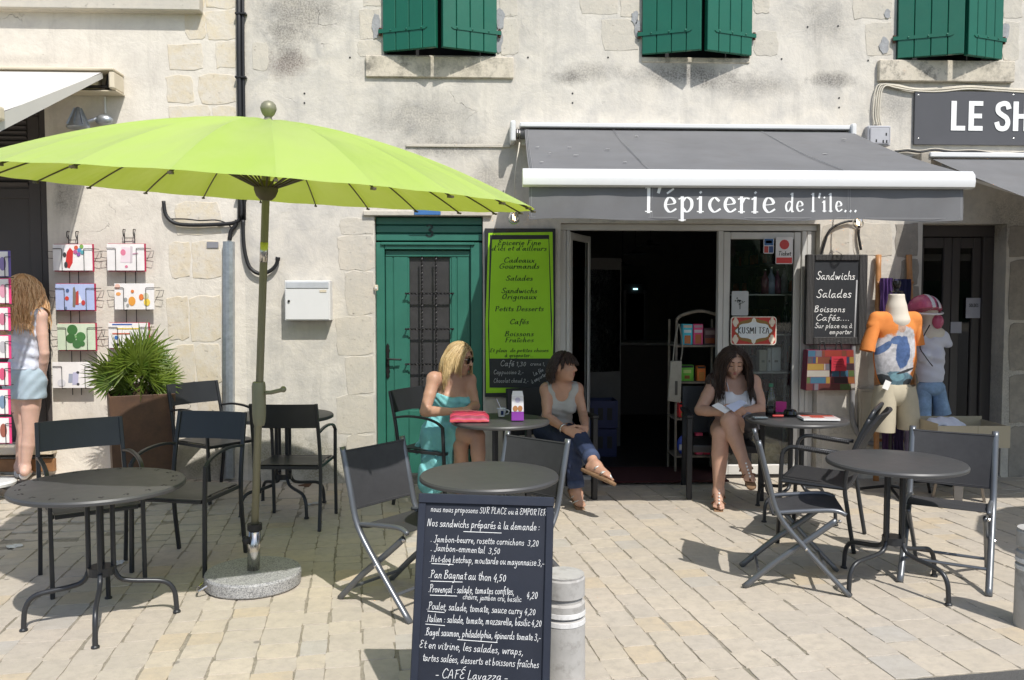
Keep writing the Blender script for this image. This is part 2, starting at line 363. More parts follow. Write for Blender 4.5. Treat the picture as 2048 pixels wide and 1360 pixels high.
M_WALL = plaster('weathered_plaster', (.625,.587,.52), (.66,.61,.525), (.465,.445,.41), [
    st(600,20,110,70,.8), st(575,130,55,38,1.0,DKB), st(570,80,45,50,.7), st(870,140,160,30,.75), st(840,240,130,70,.55), st(1370,150,130,28,.95), st(1180,145,90,22,.6),
    st(1140,155,40,18,.8), st(1660,160,55,22,.95), st(1500,170,130,30,.6), st(1650,40,80,60,.45), st(1790,210,60,60,.5), st(900,295,130,22,.7), st(1010,60,60,30,.4),
    st(660,930,160,60,.8,(.14,.135,.07)), st(560,900,120,70,.65,(.16,.15,.09)), st(1680,900,90,60,.7,(.20,.17,.09)), st(2030,800,60,200,.6), st(2020,440,80,60,.7), st(980,360,60,40,.5)])
M_WALL2 = plaster('cream_plaster', (.69,.645,.57), (.72,.665,.575), (.59,.545,.48), [
    st(140,390,28,60,.6), st(120,400,16,50,.6), st(420,930,80,50,.8,(.14,.135,.08)), st(150,860,60,40,.35,(.42,.33,.2)), st(60,120,120,12,.25)])
def stone_mat(name, a, b, c_, dk=.5):
    t = NT(name); oi = t.n('ShaderNodeObjectInfo').outputs['Random']
    co = t.n('ShaderNodeTexCoord').outputs['Object']
    n1 = t.noise(5, 8, .7); n2 = t.noise(42, 6, .75)
    c = t.mix(oi, a, b); pos = t.n('ShaderNodeNewGeometry').outputs['Position']; c = t.mix(t.ramp(t.noise(6, 9, .75, vec=pos), [(.42, 0), (.56, .85)]), c, c_)
    pit = t.ramp(t.noise(28, 8, .8), [(.60, 0), (.72, 1)])
    c = t.mix(t.math('MULTIPLY', pit, dk), c, (.22,.19,.15))
    t.bump(t.math('ADD', t.math('MULTIPLY', n1, .8), t.math('ADD', t.math('MULTIPLY', n2, .35), t.math('MULTIPLY', pit, -.7))), .7, .012)
    return t.fin(c, .92, 0, .2)
M_STONE = stone_mat('limestone_block', (.66,.58,.44), (.62,.54,.41), (.65,.60,.52), .4)
M_STONEW = stone_mat('pale_dressed_stone', (.61,.555,.465), (.57,.53,.455), (.53,.495,.43), .35)
M_STONEG = stone_mat('grey_dressed_stone', (.33,.30,.26), (.38,.34,.28), (.27,.25,.22), .5)
def sill_mat():
    t = NT('mossy_sill_stone'); n1 = t.noise(9, 9, .8); c = t.mix(t.ramp(n1, [(.46, 0), (.62, .9)]), (.62,.56,.46), (.15,.14,.12))
    c = t.mix(t.ramp(t.noise(3, 4), [(.4, 0), (.7, .7)]), c, (.60,.54,.43)); t.bump(n1, .6, .01); return t.fin(c, .95, 0, .2)
M_SILL = sill_mat()
def slab_mat(name, island):
    t = NT(name)
    rnd = t.n('ShaderNodeNewGeometry').outputs['Random Per Island'] if island else t.n('ShaderNodeObjectInfo').outputs['Random']
    geo = t.n('ShaderNodeNewGeometry').outputs['Position']
    c = t.ramp(rnd, [(0, (.53,.465,.38)), (.18, (.56,.49,.395)), (.36, (.50,.445,.375)), (.50, (.56,.485,.38)), (.64, (.54,.48,.40)), (.78, (.52,.46,.385)), (.90, (.56,.46,.325)), (.96, (.47,.44,.395))], 'CONSTANT')
    n1 = t.noise(3.2, 7, .65, vec=geo); n2 = t.noise(16, 8, .72, vec=geo); n3 = t.noise(90, 4, .7, vec=geo)
    c = t.mix(t.ramp(n1, [(.35, .0), (.75, .6)]), c, (.47,.42,.345))
    c = t.mix(t.math('MULTIPLY', t.ramp(n2, [(.45, 0), (.75, 1)]), .6), c, (.33,.295,.25))
    fst = t.ramp(t.noise(1.1, 6, .7, vec=geo), [(.45, 0), (.72, .45)]); c = t.mix(fst, c, (.38,.345,.295))
    sp = t.ramp(t.noise(2.3, 9, .85, vec=geo), [(.665, 0), (.70, 1)]); c = t.mix(t.math('MULTIPLY', sp, .5), c, (.16,.15,.135))
    vo = t.n('ShaderNodeTexVoronoi'); vo.inputs['Scale'].default_value = 3.1; t.l(geo, vo.inputs['Vector']); sc_ = t.n('ShaderNodeSeparateColor'); t.l(vo.outputs['Color'], sc_.inputs[0])
    gum = t.math('MULTIPLY', t.ramp(t.math('ADD', vo.outputs['Distance'], t.math('MULTIPLY', t.math('SUBTRACT', n2, .5), .10)), [(.035, 1), (.060, 0)]), t.ramp(sc_.outputs[0], [(.62, 0), (.64, 1)]))
    c = t.mix(t.math('MULTIPLY', gum, .6), c, (.13,.12,.11))
    t.bump(t.math('ADD', t.math('MULTIPLY', n2, .7), t.math('MULTIPLY', n3, .3)), .55, .007)
    return t.fin(c, .78, 0, .3)
M_SLAB = slab_mat('limestone_paving', False); M_SLABS = slab_mat('limestone_paving_far', True)
def joint_mat():
    t = NT('sandy_joint'); n = t.noise(40, 7, .75); c = t.ramp(n, [(.3, (.23,.205,.165)), (.7, (.42,.375,.305))])
    c = t.mix(t.ramp(t.noise(6, 6), [(.5, 0), (.7, .5)]), c, (.12,.12,.075)); t.bump(n, .8, .01); return t.fin(c, .95, 0, .1)
M_JOINT = joint_mat()
def asphalt():
    t = NT('asphalt'); n = t.noise(220, 4, .8); c = t.ramp(n, [(.35, (.075,.072,.07)), (.65, (.19,.185,.175))]); t.bump(n, .8, .01); return t.fin(c, .9, 0, .2)
M_ASPH = asphalt()
M_GREEN = P('green_gloss_paint', (.008,.115,.070), .38, var=.10, scale=3, bump=.10, bscale=25)
M_GDOOR = P('green_door_paint', (.030,.155,.112), .42, var=.14, scale=3, bump=.12, bscale=22)
M_IRON = P('black_iron', (.018,.017,.017), .45, .4, var=.2, bump=.2, bscale=80)
M_RUST = P('rusty_iron', (.10,.045,.022), .8, .2, var=.35, scale=30, bump=.4)
M_DARK = P('anthracite_metal', (.040,.042,.046), .36, .35, var=.08, scale=9, bump=.05, bscale=120, rvar=.06)
M_TOP = P('anthracite_table_top', (.070,.070,.071), .46, .15, var=.07, scale=5, bump=.06, bscale=160, rvar=.07)
M_WHITE = P('white_powder_coat', (.70,.70,.69), .35, var=.03, bump=.03)
M_BEIGE = P('cream_lacquer', (.66,.58,.44), .45, var=.06)
M_FRAME = P('grey_white_aluminium', (.60,.585,.55), .4, .1, var=.06, scale=4, bump=.04)
M_AWN = P('grey_awning_cloth', (.155,.155,.158), .85, var=.13, dirt=.18, scale=2.5, bump=.25, bscale=180, bdist=.001, rvar=.05)
M_AWNB = P('cream_awning_cloth', (.62,.60,.56), .85, var=.05, scale=2, bump=.2, bscale=180, rvar=.05)
M_INK = P('white_chalk_ink', (.86,.86,.84), .8, var=.04, bump=0)
M_INK2 = P('worn_chalk', (.55,.55,.53), .9, var=.35, scale=40, bump=0)
M_CABLE = P('black_cable_sheath', (.012,.012,.013), .5, var=.15)
M_CABLEW = P('white_cable_sheath', (.62,.57,.47), .55, var=.12)
M_WOODB = P('brown_wood', (.26,.13,.055), .6, var=.25, scale=12)
M_DOORGREY = P('dark_taupe_paint', (.060,.052,.050), .5, var=.08, scale=3, bump=.06)
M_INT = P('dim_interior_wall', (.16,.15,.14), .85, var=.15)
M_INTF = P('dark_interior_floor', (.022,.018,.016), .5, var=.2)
M_MATT = P('dark_red_doormat', (.045,.006,.007), .95, var=.2, scale=40, bump=.6, bscale=300)
M_GALV = P('galvanised_steel', (.40,.43,.46), .42, .75, var=.22, scale=26, bump=.06)
M_BLACK = P('matt_black', (.014,.014,.015), .6, var=.15)
M_STEEL = P('polished_steel', (.62,.60,.57), .22, 1.0, var=.05, rvar=.04)
M_PAPER = P('white_paper', (.80,.79,.77), .8, var=.03, bump=.04)
def glass(name, tint=(1,1,1), refl=1.0):
    t = NT(name); t.t.nodes.remove(t.b)
    tr = t.n('ShaderNodeBsdfTransparent'); tr.inputs[0].default_value = tuple(tint)+(1,)
    gl = t.n('ShaderNodeBsdfGlossy'); gl.inputs['Roughness'].default_value = .02; gl.inputs[0].default_value = (1,1,1,1)
    fr = t.n('ShaderNodeFresnel'); fr.inputs[0].default_value = 1.5
    mx = t.n('ShaderNodeMixShader'); t.l(t.math('MULTIPLY', fr.outputs[0], refl, clamp=True), mx.inputs[0]); t.l(tr.outputs[0], mx.inputs[1]); t.l(gl.outputs[0], mx.inputs[2])
    t.l(mx.outputs[0], t.o.inputs[0]); return t.m
M_GLASS = glass('window_glass', (.90,.93,.91), 1.15); M_GLASSD = glass('dark_glass', (.10,.11,.11), 1.3)
def emis(name, col, s):
    t = NT(name); t.b.inputs['Emission Color'].default_value = tuple(col)+(1,); t.b.inputs['Emission Strength'].default_value = s; return t.fin(col, .5)
M_FIL = emis('glowing_filament', (1,.62,.25), 30)
def col(hexs, rough=.6, **kw):
    """plain coloured paint/print looked up by hex"""
    return P('print_'+hexs.lstrip('#')+'_%d' % int(rough*100), hexs, rough, **kw)
# ================================================================ ground, paving, road
TH = math.radians(7.6); UD = Vector((-math.sin(TH), math.cos(TH), 0)); VD = Vector((math.cos(TH), math.sin(TH), 0)); U0 = -4.05
def sstep(a, b, x): t = max(0, min(1, (x-a)/(b-a))); return t*t*(3-2*t)
def gz(x, y): return .040*max(0, -1.2-x)*sstep(-1.9, -.5, y)      # the pavement climbs a little along the left house
mb = MB(); xs = [-60,-12,-7,-6,-5,-4.5,-4,-3.5,-3,-2.5,-2,-1.6,-1.2,0,2,4,7,12,60]; ys = [-80,-12,-6,-4.6,-3.6,-2.6,-1.9,-1.5,-1.1,-.8,-.5,.3,1]
for y in ys:
    for x in xs: mb.v.append((x, y, gz(x, y)-.0030))
nx = len(xs)
for j in range(len(ys)-1):
    for i in range(nx-1): mb.f.append((j*nx+i, j*nx+i+1, (j+1)*nx+i+1, (j+1)*nx+i))
ground = obj('ground', mb, M_JOINT); tag(ground, None, None, None, 'structure')
mb = MB(); c0 = UD*U0
a, b = c0-VD*40, c0+VD*40; q = UD*-30
mb.add([p+Vector((0,0,-.0005)) for p in (a+q, b+q, b-UD*.012, a-UD*.012)], [(0,1,2,3)])
road = obj('road', mb, M_ASPH); tag(road, None, None, None, 'structure')
def slab_unit(seed):
    r = random.Random(seed); ring = []; n = 4
    for sx, sy, ex, ey in ((-1,-1,1,0),(1,-1,0,1),(1,1,-1,0),(-1,1,0,-1)):
        for k in range(n):
            t = k/n; x, y = sx*.5+ex*t, sy*.5+ey*t
            if k == 0: x *= .968; y *= .968
            j = .018; ring.append((x+r.uniform(-j,j)-(.004 if x > 0 else -.004), y+r.uniform(-j,j)))
    m = len(ring); mb = MB()
    zc = [r.uniform(-.0015,.0015) for _ in ring]
    for (x, y), z in zip(ring, zc): mb.v.append((x, y, -.02))
    for (x, y), z in zip(ring, zc): mb.v.append((x, y, -.0022+z*.5))
    for (x, y), z in zip(ring, zc): mb.v.append((x*.988, y*.988, .0005+z*.5))
    mb.v.append((0, 0, .0008))
    for L in (0, m):
        for k in range(m): mb.f.append((L+k, L+(k+1)%m, L+m+(k+1)%m, L+m+k))
    for k in range(m): mb.f.append((2*m+k, 2*m+(k+1)%m, 3*m))
    return mb
UNITS = [slab_unit(i) for i in range(8)]; UM = [u.mesh('paving_slab') for u in UNITS]
for m in UM: m.materials.append(M_SLAB)
pav = thing('pavement', None, None, (0,0,0), kind='structure')
rnd = random.Random(3); cells = []
v = -8.2
while v < 8.2:
    wd = rnd.choice([.125,.14,.155,.17,.18]) if v < .9 else rnd.choice([.15,.18,.20,.23]); u = U0
    near = .0
    while u < .7:
        ln = rnd.uniform(.11,.20) if u > -3.0 else rnd.uniform(.13,.23)
        if rnd.random() < .03: ln *= 1.7
        jv = rnd.uniform(-.007,.007); cells.append((v+wd/2+jv, u+ln/2, wd-abs(jv)*.5, ln)); u += ln
    v += wd
def proj(p):
    d = p-CAM; f = d.dot(_F); return 1024+FPX*d.dot(_R)/f, 680-FPX*d.dot(_U)/f, f
vis = []; rest = []
for c in cells:
    p = VD*c[0]+UD*c[1]
    if p.y > .12 or abs(p.x) > 7.5: continue
    x, y, f = proj(p); sc = c[2]*c[3]/f**3 if (-60 < x < 2108 and 900 < y < 1400) else 0
    (vis if sc else rest).append((sc, p, c))
vis.sort(key=lambda k: -k[0]); rest += vis[300:]; vis = vis[:300]
for i, (sc, p, c) in enumerate(vis):
    o = bpy.data.objects.new('paving_slab', UM[i % 8]); coll(o); o.parent = pav
    o.location = (p.x, p.y, gz(p.x, p.y)+rnd.uniform(-.0012,.0012)); o.rotation_euler = (rnd.uniform(-.005,.005), rnd.uniform(-.005,.005), TH+rnd.uniform(-.010,.010))
    g = .003; o.scale = (c[2]-g, c[3]-g, 1)
mb = MB(); Rz = Matrix.Rotation(TH, 4, 'Z')
for i, (sc, p, c) in enumerate(rest):
    M = Matrix.Translation((p.x, p.y, gz(p.x, p.y)+rnd.uniform(-.002,.002))) @ Rz @ Matrix.Diagonal((c[2]-.003, c[3]-.003, 1, 1))
    un = UNITS[i % 8]; b0 = len(mb.v); mb.v += [tuple(M @ Vector(q)) for q in un.v]; mb.f += [tuple(b0+k for k in f) for f in un.f]
o = obj('paving_slab_field', mb, M_SLABS, pav); o['kind'] = 'stuff'
# ================================================================ facades
def X(px, py=600, y=0.0): return W(px, py, y).x
def Z(py, px=1024, y=0.0): return W(px, py, y).z
def facade(x0, x1, z0, z1, holes, y=0.0):
    xs = sorted({x0, x1} | {h[0] for h in holes} | {h[1] for h in holes}); zs = sorted({z0, z1} | {h[2] for h in holes} | {h[3] for h in holes})
    xs = [x for x in xs if x0 <= x <= x1]; zs = [z for z in zs if z0 <= z <= z1]; mb = MB()
    for i in range(len(xs)-1):
        for j in range(len(zs)-1):
            cx, cz = (xs[i]+xs[i+1])/2, (zs[j]+zs[j+1])/2
            if any(h[0] < cx < h[1] and h[2] < cz < h[3] for h in holes): continue
            mb.quad((xs[i],y,zs[j]),(xs[i+1],y,zs[j]),(xs[i+1],y,zs[j+1]),(xs[i],y,zs[j+1]))
    for a, b, c, d, dep in holes:
        e = y+dep
        mb.quad((a,y,c),(a,y,d),(a,e,d),(a,e,c)); mb.quad((b,y,d),(b,y,c),(b,e,c),(b,e,d)); mb.quad((a,y,d),(b,y,d),(b,e,d),(a,e,d)); mb.quad((b,y,c),(a,y,c),(a,e,c),(b,e,c))
    return mb
ZT = 6.4
XP = X(486, 300)                                  # the two houses meet behind the down pipe
LD = (-6.6, X(99,600), .24, Z(206,60), .16)
WIN = [(X(768,60), X(992,60), Z(111,880), 4.75, .28), (X(1284,60), X(1500,60), Z(116,1390), 4.75, .28), (X(1793,60), X(1999,60), Z(124,1890), 4.75, .28)]
GD = (X(750), X(966), -.05, Z(431,850), .17)
SH = (X(1121), X(1638), -.05, Z(447,1400), .16)
RD = (X(1842), X(2010), -.05, Z(447,1930), .30)
hl = thing('cream_house', 'cream plastered house left of the black down pipe with big corner stones', 'house', (-4, 0, 0))
hc = thing('stained_house', 'grey stained plaster house with green shutters above the grocery', 'house', (2, 0, 0))
obj('wall', facade(-9, XP, -.1, ZT, [LD]), M_WALL2, hl)
obj('wall', facade(XP, 8.5, -.1, ZT, WIN+[GD, SH, RD]), M_WALL, hc)
rnd = random.Random(11)
def stone(parent, px0, px1, py0, py1, mat, proud=.005, j=.020, y=0.0):
    proud *= .6
    """a roughly squared wall stone, face a little proud, edges uneven"""
    a, b = W(px0, py1, y), W(px1, py0, y); x0, x1, z0, z1 = a.x, b.x, a.z, b.z
    ring = []
    for (cx, cz, ex, ez, L) in ((x0,z0,1,0,x1-x0),(x1,z0,0,1,z1-z0),(x1,z1,-1,0,x1-x0),(x0,z1,0,-1,z1-z0)):
        for k in range(4):
            t = (k+(.22 if k == 0 else 0))/4*L; ring.append((cx+ex*t+rnd.uniform(-j,j)*.5, cz+ez*t+rnd.uniform(-j,j)*.5))
    n = len(ring); mb = MB(); cx, cz = (x0+x1)/2, (z0+z1)/2
    for k, yy, s in ((0, y+.02, 1), (1, y-proud*.4, 1), (2, y-proud, .975)):
        for x, z in ring: mb.v.append((cx+(x-cx)*s, yy+(rnd.uniform(-.0015,.0015) if k == 2 else 0), cz+(z-cz)*s))
    mb.v.append((cx, y-proud*1.03, cz))
    for L in (0, n):
        for k in range(n): mb.f.append((L+k, L+(k+1)%n, L+n+(k+1)%n, L+n+k))
    for k in range(n): mb.f.append((2*n+k, 2*n+(k+1)%n, 3*n))
    return obj('stone', mb, mat, parent)
for q in ((414,472,20,80),(372,411,23,78),(338,405,89,140),(431,472,84,136),(333,387,152,206),(398,472,149,207),(338,420,212,262),(425,472,212,262),(400,470,270,330),(335,396,270,330),
          (384,441,482,558),(340,380,484,556),(380,441,592,682),(336,376,594,680),(392,441,688,770),(346,388,690,768),(396,445,776,852),(412,470,-45,16),(330,408,-42,15),(352,441,405,470)):
    stone(hl, *q, M_STONE, .006)
for q in ((505,535,84,140),(676,748,470,541),(692,748,542,631),(673,748,632,711),(692,748,712,789),(674,748,790,867),(694,748,868,948),(680,748,436,468),
          (720,760,18,78),(716,762,82,112),(998,1034,-30,32),(1000,1036,36,110),(724,762,-60,14),(1204,1276,40,100),(1160,1236,-30,28),(1240,1278,-40,34),(1506,1540,0,26),(1508,1556,62,112),
          (1730,1786,44,112),(1706,1786,-40,38),(2004,2040,44,122),(2004,2046,-40,36)):
    stone(hc, *q, M_STONEW, .005)
for q in ((1644,1700,446,512),(1704,1786,446,512),(1644,1738,700,790),(1644,1716,868,960),(1720,1800,868,958),(1790,1838,446,514),(1800,1838,518,570),(1794,1838,574,650),(1802,1838,656,740),(1796,1838,746,850),(1802,1838,856,960)):
    stone(hc, *q, M_STONEW if q[0] < 1780 else M_STONEG, .006)
for q in ((2016,2060,520,640),(2016,2062,646,742),(2016,2066,748,846),(2016,2058,852,964),(2016,2064,452,514)): stone(hc, *q, M_STONEG, .008)
# ledges, lintels and sills
def ledge(parent, name, px0, px1, py0, py1, proud, mat, bev=.006):
    a, b = W(px0, py1, -proud), W(px1, py0, -proud)
    return obj(name, MB().box(a.x, b.x, -proud, .02, a.z, b.z), mat, parent, bevel=bev)
ledge(hl, 'cornice', -300, 398, -14, 10, .10, M_STONEW); ledge(hl, 'cornice_moulding', -300, 392, 9, 15, .055, M_STONEW)
ledge(hc, 'window_sill', 731, 1027, 114, 153, .028, M_SILL); ledge(hc, 'window_sill', 1759, 2031, 122, 161, .050, M_SILL); ledge(hc, 'window_sill', 1284, 1500, 116, 124, .012, M_SILL)
ledge(hc, 'lintel', 726, 984, 422, 431, .035, M_STONEW); ledge(hc, 'plaster_step', 812, 1020, 289, 293, .016, M_STONEW, .002)
ledge(hc, 'door_step', 742, 972, 948, 975, .06, M_STONEG); ledge(hl, 'door_step', -200, 102, 888, 912, .10, M_STONE)
mb = MB()
for px, py in ((609,187),(609,206),(1145,187),(1145,206),(1678,196),(1678,215),(1056,115),(1216,115),(1563,118),(1736,121),(700,115),(1676,52),(1615,54)):
    c = W(px, py); mb.lathe([(.008,0),(.008,.001)], 8); mb.v[-16:] = [(c.x+v[0], -.0025-v[2], c.z+v[1]) for v in mb.v[-16:]]
    obj('bolt_hole', mb, M_BLACK, hc); mb = MB()
# ---------------------------------------------------------------- shutters (two leaves per window, ajar)
def leaf(parent, xh, z0, w, side, ang, h=1.25):
    """hinged at xh; side +1 opens to the right of the hinge"""
    M = Matrix.Translation((xh, -.03, z0)) @ Matrix.Rotation(-side*ang, 4, 'Z')
    def pl(mb): return mb.xf(M)
    root = None; n = 4; pw = w/n
    base = MB().box(0 if side > 0 else -w, w if side > 0 else 0, .012, .030, .002, h); root = obj('shutter', pl(base), M_GREEN, parent)
    for k in range(n):
        a = k*pw+.0025; b = (k+1)*pw-.0025
        if side < 0: a, b = -b, -a
        obj('plank', pl(MB().box(a, b, -.012, .012, 0, h)), M_GREEN, root, bevel=.004)
    s = side; zz = .165
    mb = MB().slab([(s*-.035, zz-.016), (s*w*.80, zz-.013), (s*w*.845, zz), (s*w*.80, zz+.013), (s*-.035, zz+.016)], -.019, -.0125)
    for f in (.16, .46, .74): mb.ball((s*w*f, -.020, zz), .0085, .006, .0085, 8, 5)
    obj('strap_hinge', pl(mb), M_GREEN, root)
    obj('hinge_pin', pl(MB().lathe([(.013,-.03),(.013,.03)], 8, (s*-.025, 0, zz))), M_RUST, root)
    return root
for (a, b, c, d, dep), sp in zip(WIN, (.50,.52,.56)):
    w = b-a; m = a+w*sp; g = .012
    leaf(hc, a-.005, c+.015, m-a-g+.02, 1, .34); leaf(hc, b+.005, c+.015, b-m-g+.02, -1, .34)
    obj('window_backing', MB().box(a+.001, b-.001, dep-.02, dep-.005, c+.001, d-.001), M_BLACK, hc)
# hinge patches of grey mortar
rnd = random.Random(5)
for px, py, rx, ry in ((752,55,8,26),(1000,40,9,20),(997,82,8,22),(1270,35,7,14),(1275,60,5,20),(1774,28,6,9),(1768,92,9,16),(2010,62,10,18)):
    c = W(px, py); ring = [(c.x+math.cos(t)*rx/235*rnd.uniform(.7,1.3), c.z+math.sin(t)*ry/235*rnd.uniform(.75,1.2)) for t in [k*math.pi/7 for k in range(14)]]
    obj('mortar_patch', MB().slab(ring, -.009, .01), P('grey_mortar', (.33,.335,.34), .95, var=.2, scale=25, bump=.6, bscale=70, bdist=.006), hc)
# ---------------------------------------------------------------- green front door
x0, x1, zt = GD[0], GD[1], GD[3]; yd = .075
gd = thing('front_door', 'green panelled house door with iron grille and the number 3 above', 'door', ((x0+x1)/2, yd, 0))
zf = Z(492,850,yd)
mb = MB(); n = 3
for k in range(n):
    za = zf+.04+(zt-.005-zf-.04)*k/n; zb = zf+.04+(zt-.005-zf-.04)*(k+1)/n
    obj('transom_board', MB().box(x0+.004, x1-.004, yd, yd+.03, za+.003, zb-.003), M_GDOOR, gd, bevel=.006)
fw = .075
obj('frame_post', MB().box(x0+.003, x0+fw, yd-.012, yd+.05, 0, zf+.03), M_GDOOR, gd, bevel=.006); obj('frame_post', MB().box(x1-fw-.03, x1-.003, yd-.012, yd+.05, 0, zf+.03), M_GDOOR, gd, bevel=.006)
obj('frame_head', MB().box(x0+fw+.001, x1-fw-.031, yd-.012, yd+.05, zf-.03, zf+.03), M_GDOOR, gd, bevel=.006)
obj('drip_moulding', MB().box(x0+.045, x1-.07, yd-.030, yd-.0125, zf+.006, zf+.030), M_GDOOR, gd, bevel=.005)
lx0, lx1 = x0+fw+.003, x1-fw-.034; yl = yd+.035; zl = zf-.034
px0, px1 = X(819,600,yl), X(900,600,yl); zp0, zp1 = Z(818,850,yl), Z(514,850,yl)
mbl = facade(lx0, lx1, .03, zl, [(px0, px1, zp0, zp1, .025)], yl); lf = obj('door_leaf', mbl, M_GDOOR, gd)
for a, b in ((lx0, X(786,600,yl)), (X(786,600,yl)+.006, px0-.012), (px1+.012, X(913,600,yl)), (X(913,600,yl)+.006, lx1)):
    if b > a: obj('stile_board', MB().box(a+.002, b-.002, yl-.008, yl-.0005, .04, zl-.06), M_GDOOR, lf, bevel=.003)
obj('top_rail', MB().box(lx0+.002, lx1-.002, yl-.011, yl-.0005, zl-.055, zl-.004), M_GDOOR, lf, bevel=.003)
obj('bottom_panel', MB().box(px0-.01, px1+.01, yl-.009, yl-.0005, .05, zp0-.012), M_GDOOR, lf, bevel=.004)
obj('pane', MB().box(px0+.001, px1-.001, yl+.020, yl+.026, zp0+.001, zp1-.001), P('dusty_dark_pane', (.045,.043,.045), .35, var=.25, scale=8, bump=.1), gd)
grl = None
def twist(mb, a, b, r=.0085, turns=40):
    a, b = Vector(a), Vector(b); L = (b-a).length; n = max(6, int(L/.012)); t = (b-a)/L; u = Vector((0,1,0)); w_ = t.cross(u)
    base = len(mb.v)
    for i in range(n+1):
        p = a+(b-a)*i/n; ph = i*.62
        for k in range(4): an = ph+k*math.pi/2; mb.v.append(tuple(p+(u*math.cos(an)+w_*math.sin(an))*r))
    for i in range(n):
        for k in range(4): mb.f.append((base+i*4+k, base+i*4+(k+1)%4, base+(i+1)*4+(k+1)%4, base+(i+1)*4+k))
    return mb
ygr = yl-.045
for px in (844, 872):
    obj('grille_bar', twist(MB(), (X(px,600,ygr), ygr, zp0-.01), (X(px,600,ygr), ygr, zp1+.005)), M_IRON, gd)
for py in (587, 658, 728):
    xa, xb = X(810,py,ygr), X(908,py,ygr); z = Z(py,860,ygr); mb = twist(MB(), (xa, ygr-.009, z), (xb, ygr-.009, z))
    for x in (xa+.012, xb-.012): mb.tube([(x, ygr-.006, z), (x, yl-.002, z-.001)], .006, 6)
    obj('grille_bar', mb, M_IRON, gd)
hx, hz = X(776,720,yl), Z(722,776,yl)
mb = MB().slab([(hx+a*.5, hz+b) for a, b in ((-.03,-.13),(0,-.155),(.03,-.13),(.022,-.11),(.04,-.09),(.026,-.07),(.026,.07),(.04,.09),(.022,.11),(.03,.13),(0,.155),(-.03,.13),(-.022,.11),(-.04,.09),(-.026,.07),(-.026,-.07),(-.04,-.09),(-.022,-.11))], yl-.018, yl-.0085)
obj('lock_plate', mb, M_IRON, gd, bevel=.002)
obj('door_handle', MB().tube(smooth_path([(hx, yl-.01, hz+.02), (hx, yl-.05, hz+.02), (hx+.02, yl-.06, hz+.02), (hx+.12, yl-.055, hz+.015)], 4), [.009]*4+[.008]*9, 8), M_IRON, gd, smooth=True)
mb = MB(); letter_mesh(mb, '3', (X(853,475,yd-.001), yd-.001, Z(473,853,yd)), (1,0,0), (0,0,1), .060, wpen=.34, nib=(.55,0), slant=0, jit=0)
obj('house_number', mb, P('dark_number_paint', (.006,.02,.016), .5), gd)
obj('threshold', MB().box(x0+.004, x1-.004, yd-.06, yd+.06, .0, .028), M_STONEG, gd, bevel=.005)
# door backing, so that no daylight leaks
obj('reveal_backing', MB().box(GD[0]-.02, GD[1]+.02, .172, .19, -.05, GD[3]+.02), M_BLACK, hc)
# ---------------------------------------------------------------- shop front: frame, glazed leaf, open leaf, interior
x0, x1, zt = SH[0], SH[1], SH[3]; ys = .06
sf = hc
xa, xb, xc, xd = X(1140,600,ys), X(1436,600,ys), X(1446,600,ys), X(1602,600,ys)
fd = .07
obj('frame_head', MB().box(x0+.002, x1-.002, ys, ys+fd, zt-.055, zt-.002), M_FRAME, sf, bevel=.004)
for a, b in ((x0+.002, X(1132,600,ys)), (X(1132.6,600,ys), xa), (xb, xc), (xd, X(1612,600,ys)), (X(1612.6,600,ys), x1-.05)):
    obj('frame_post', MB().box(a, b, ys+random.uniform(-.004,.004), ys+fd, -.01, zt-.056), M_FRAME, sf, bevel=.005)
obj('frame_post', MB().box(x1-.049, x1-.002, ys+.03, ys+fd, -.01, zt-.056), M_FRAME, sf, bevel=.004)
obj('threshold', MB().box(xa+.001, xb-.001, ys-.02, ys+fd, -.012, .022), M_FRAME, sf, bevel=.005)
def glazed(parent, M, w, h, st_=.062, name='door_leaf'):
    mbf = MB().box(0, st_, 0, .045, 0, h).box(w-st_, w, 0, .045, 0, h).box(st_+.0005, w-st_-.0005, 0.001, .044, h-st_, h-.001).box(st_+.0005, w-st_-.0005, .001, .044, 0.001, .09)
    lf = obj(name, mbf.xf(M), M_FRAME, parent, bevel=.006)
    obj('pane', MB().box(st_-.004, w-st_+.004, .020, .025, .085, h-st_+.004).xf(M), M_GLASS, lf)
    obj('gasket', MB().box(st_-.001, st_+.006, .012, .019, .09, h-st_).box(w-st_-.006, w-st_+.001, .012, .019, .09, h-st_).xf(M), M_BLACK, lf)
    return lf
hh = zt-.062
glazed(sf, Matrix.Translation((xc+.002, ys+.01, .024)), xd-xc-.004, hh-.026)
ol = glazed(sf, Matrix.Translation((xa+.012, ys+.06, .024)) @ Matrix.Rotation(math.radians(66), 4, 'Z'), .62, hh-.026)
# interior
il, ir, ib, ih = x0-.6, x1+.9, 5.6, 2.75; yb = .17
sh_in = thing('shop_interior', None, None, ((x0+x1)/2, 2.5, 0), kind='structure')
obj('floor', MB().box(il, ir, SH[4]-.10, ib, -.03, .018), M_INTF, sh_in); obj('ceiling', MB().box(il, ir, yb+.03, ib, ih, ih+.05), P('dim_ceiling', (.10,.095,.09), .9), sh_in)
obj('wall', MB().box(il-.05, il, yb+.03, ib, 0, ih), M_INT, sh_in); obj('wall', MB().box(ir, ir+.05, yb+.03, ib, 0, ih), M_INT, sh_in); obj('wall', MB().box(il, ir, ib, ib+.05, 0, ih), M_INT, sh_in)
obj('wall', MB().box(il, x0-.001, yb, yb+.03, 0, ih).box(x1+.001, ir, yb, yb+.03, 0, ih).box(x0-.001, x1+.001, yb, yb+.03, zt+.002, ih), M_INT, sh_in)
solo('doormat', MB().box(X(1190,950,.3), X(1425,950,.3), -.20, .40, .0245, .036), M_MATT, 'dark red doormat lying in the open shop doorway', 'doormat', (1.5,.1,.0245))
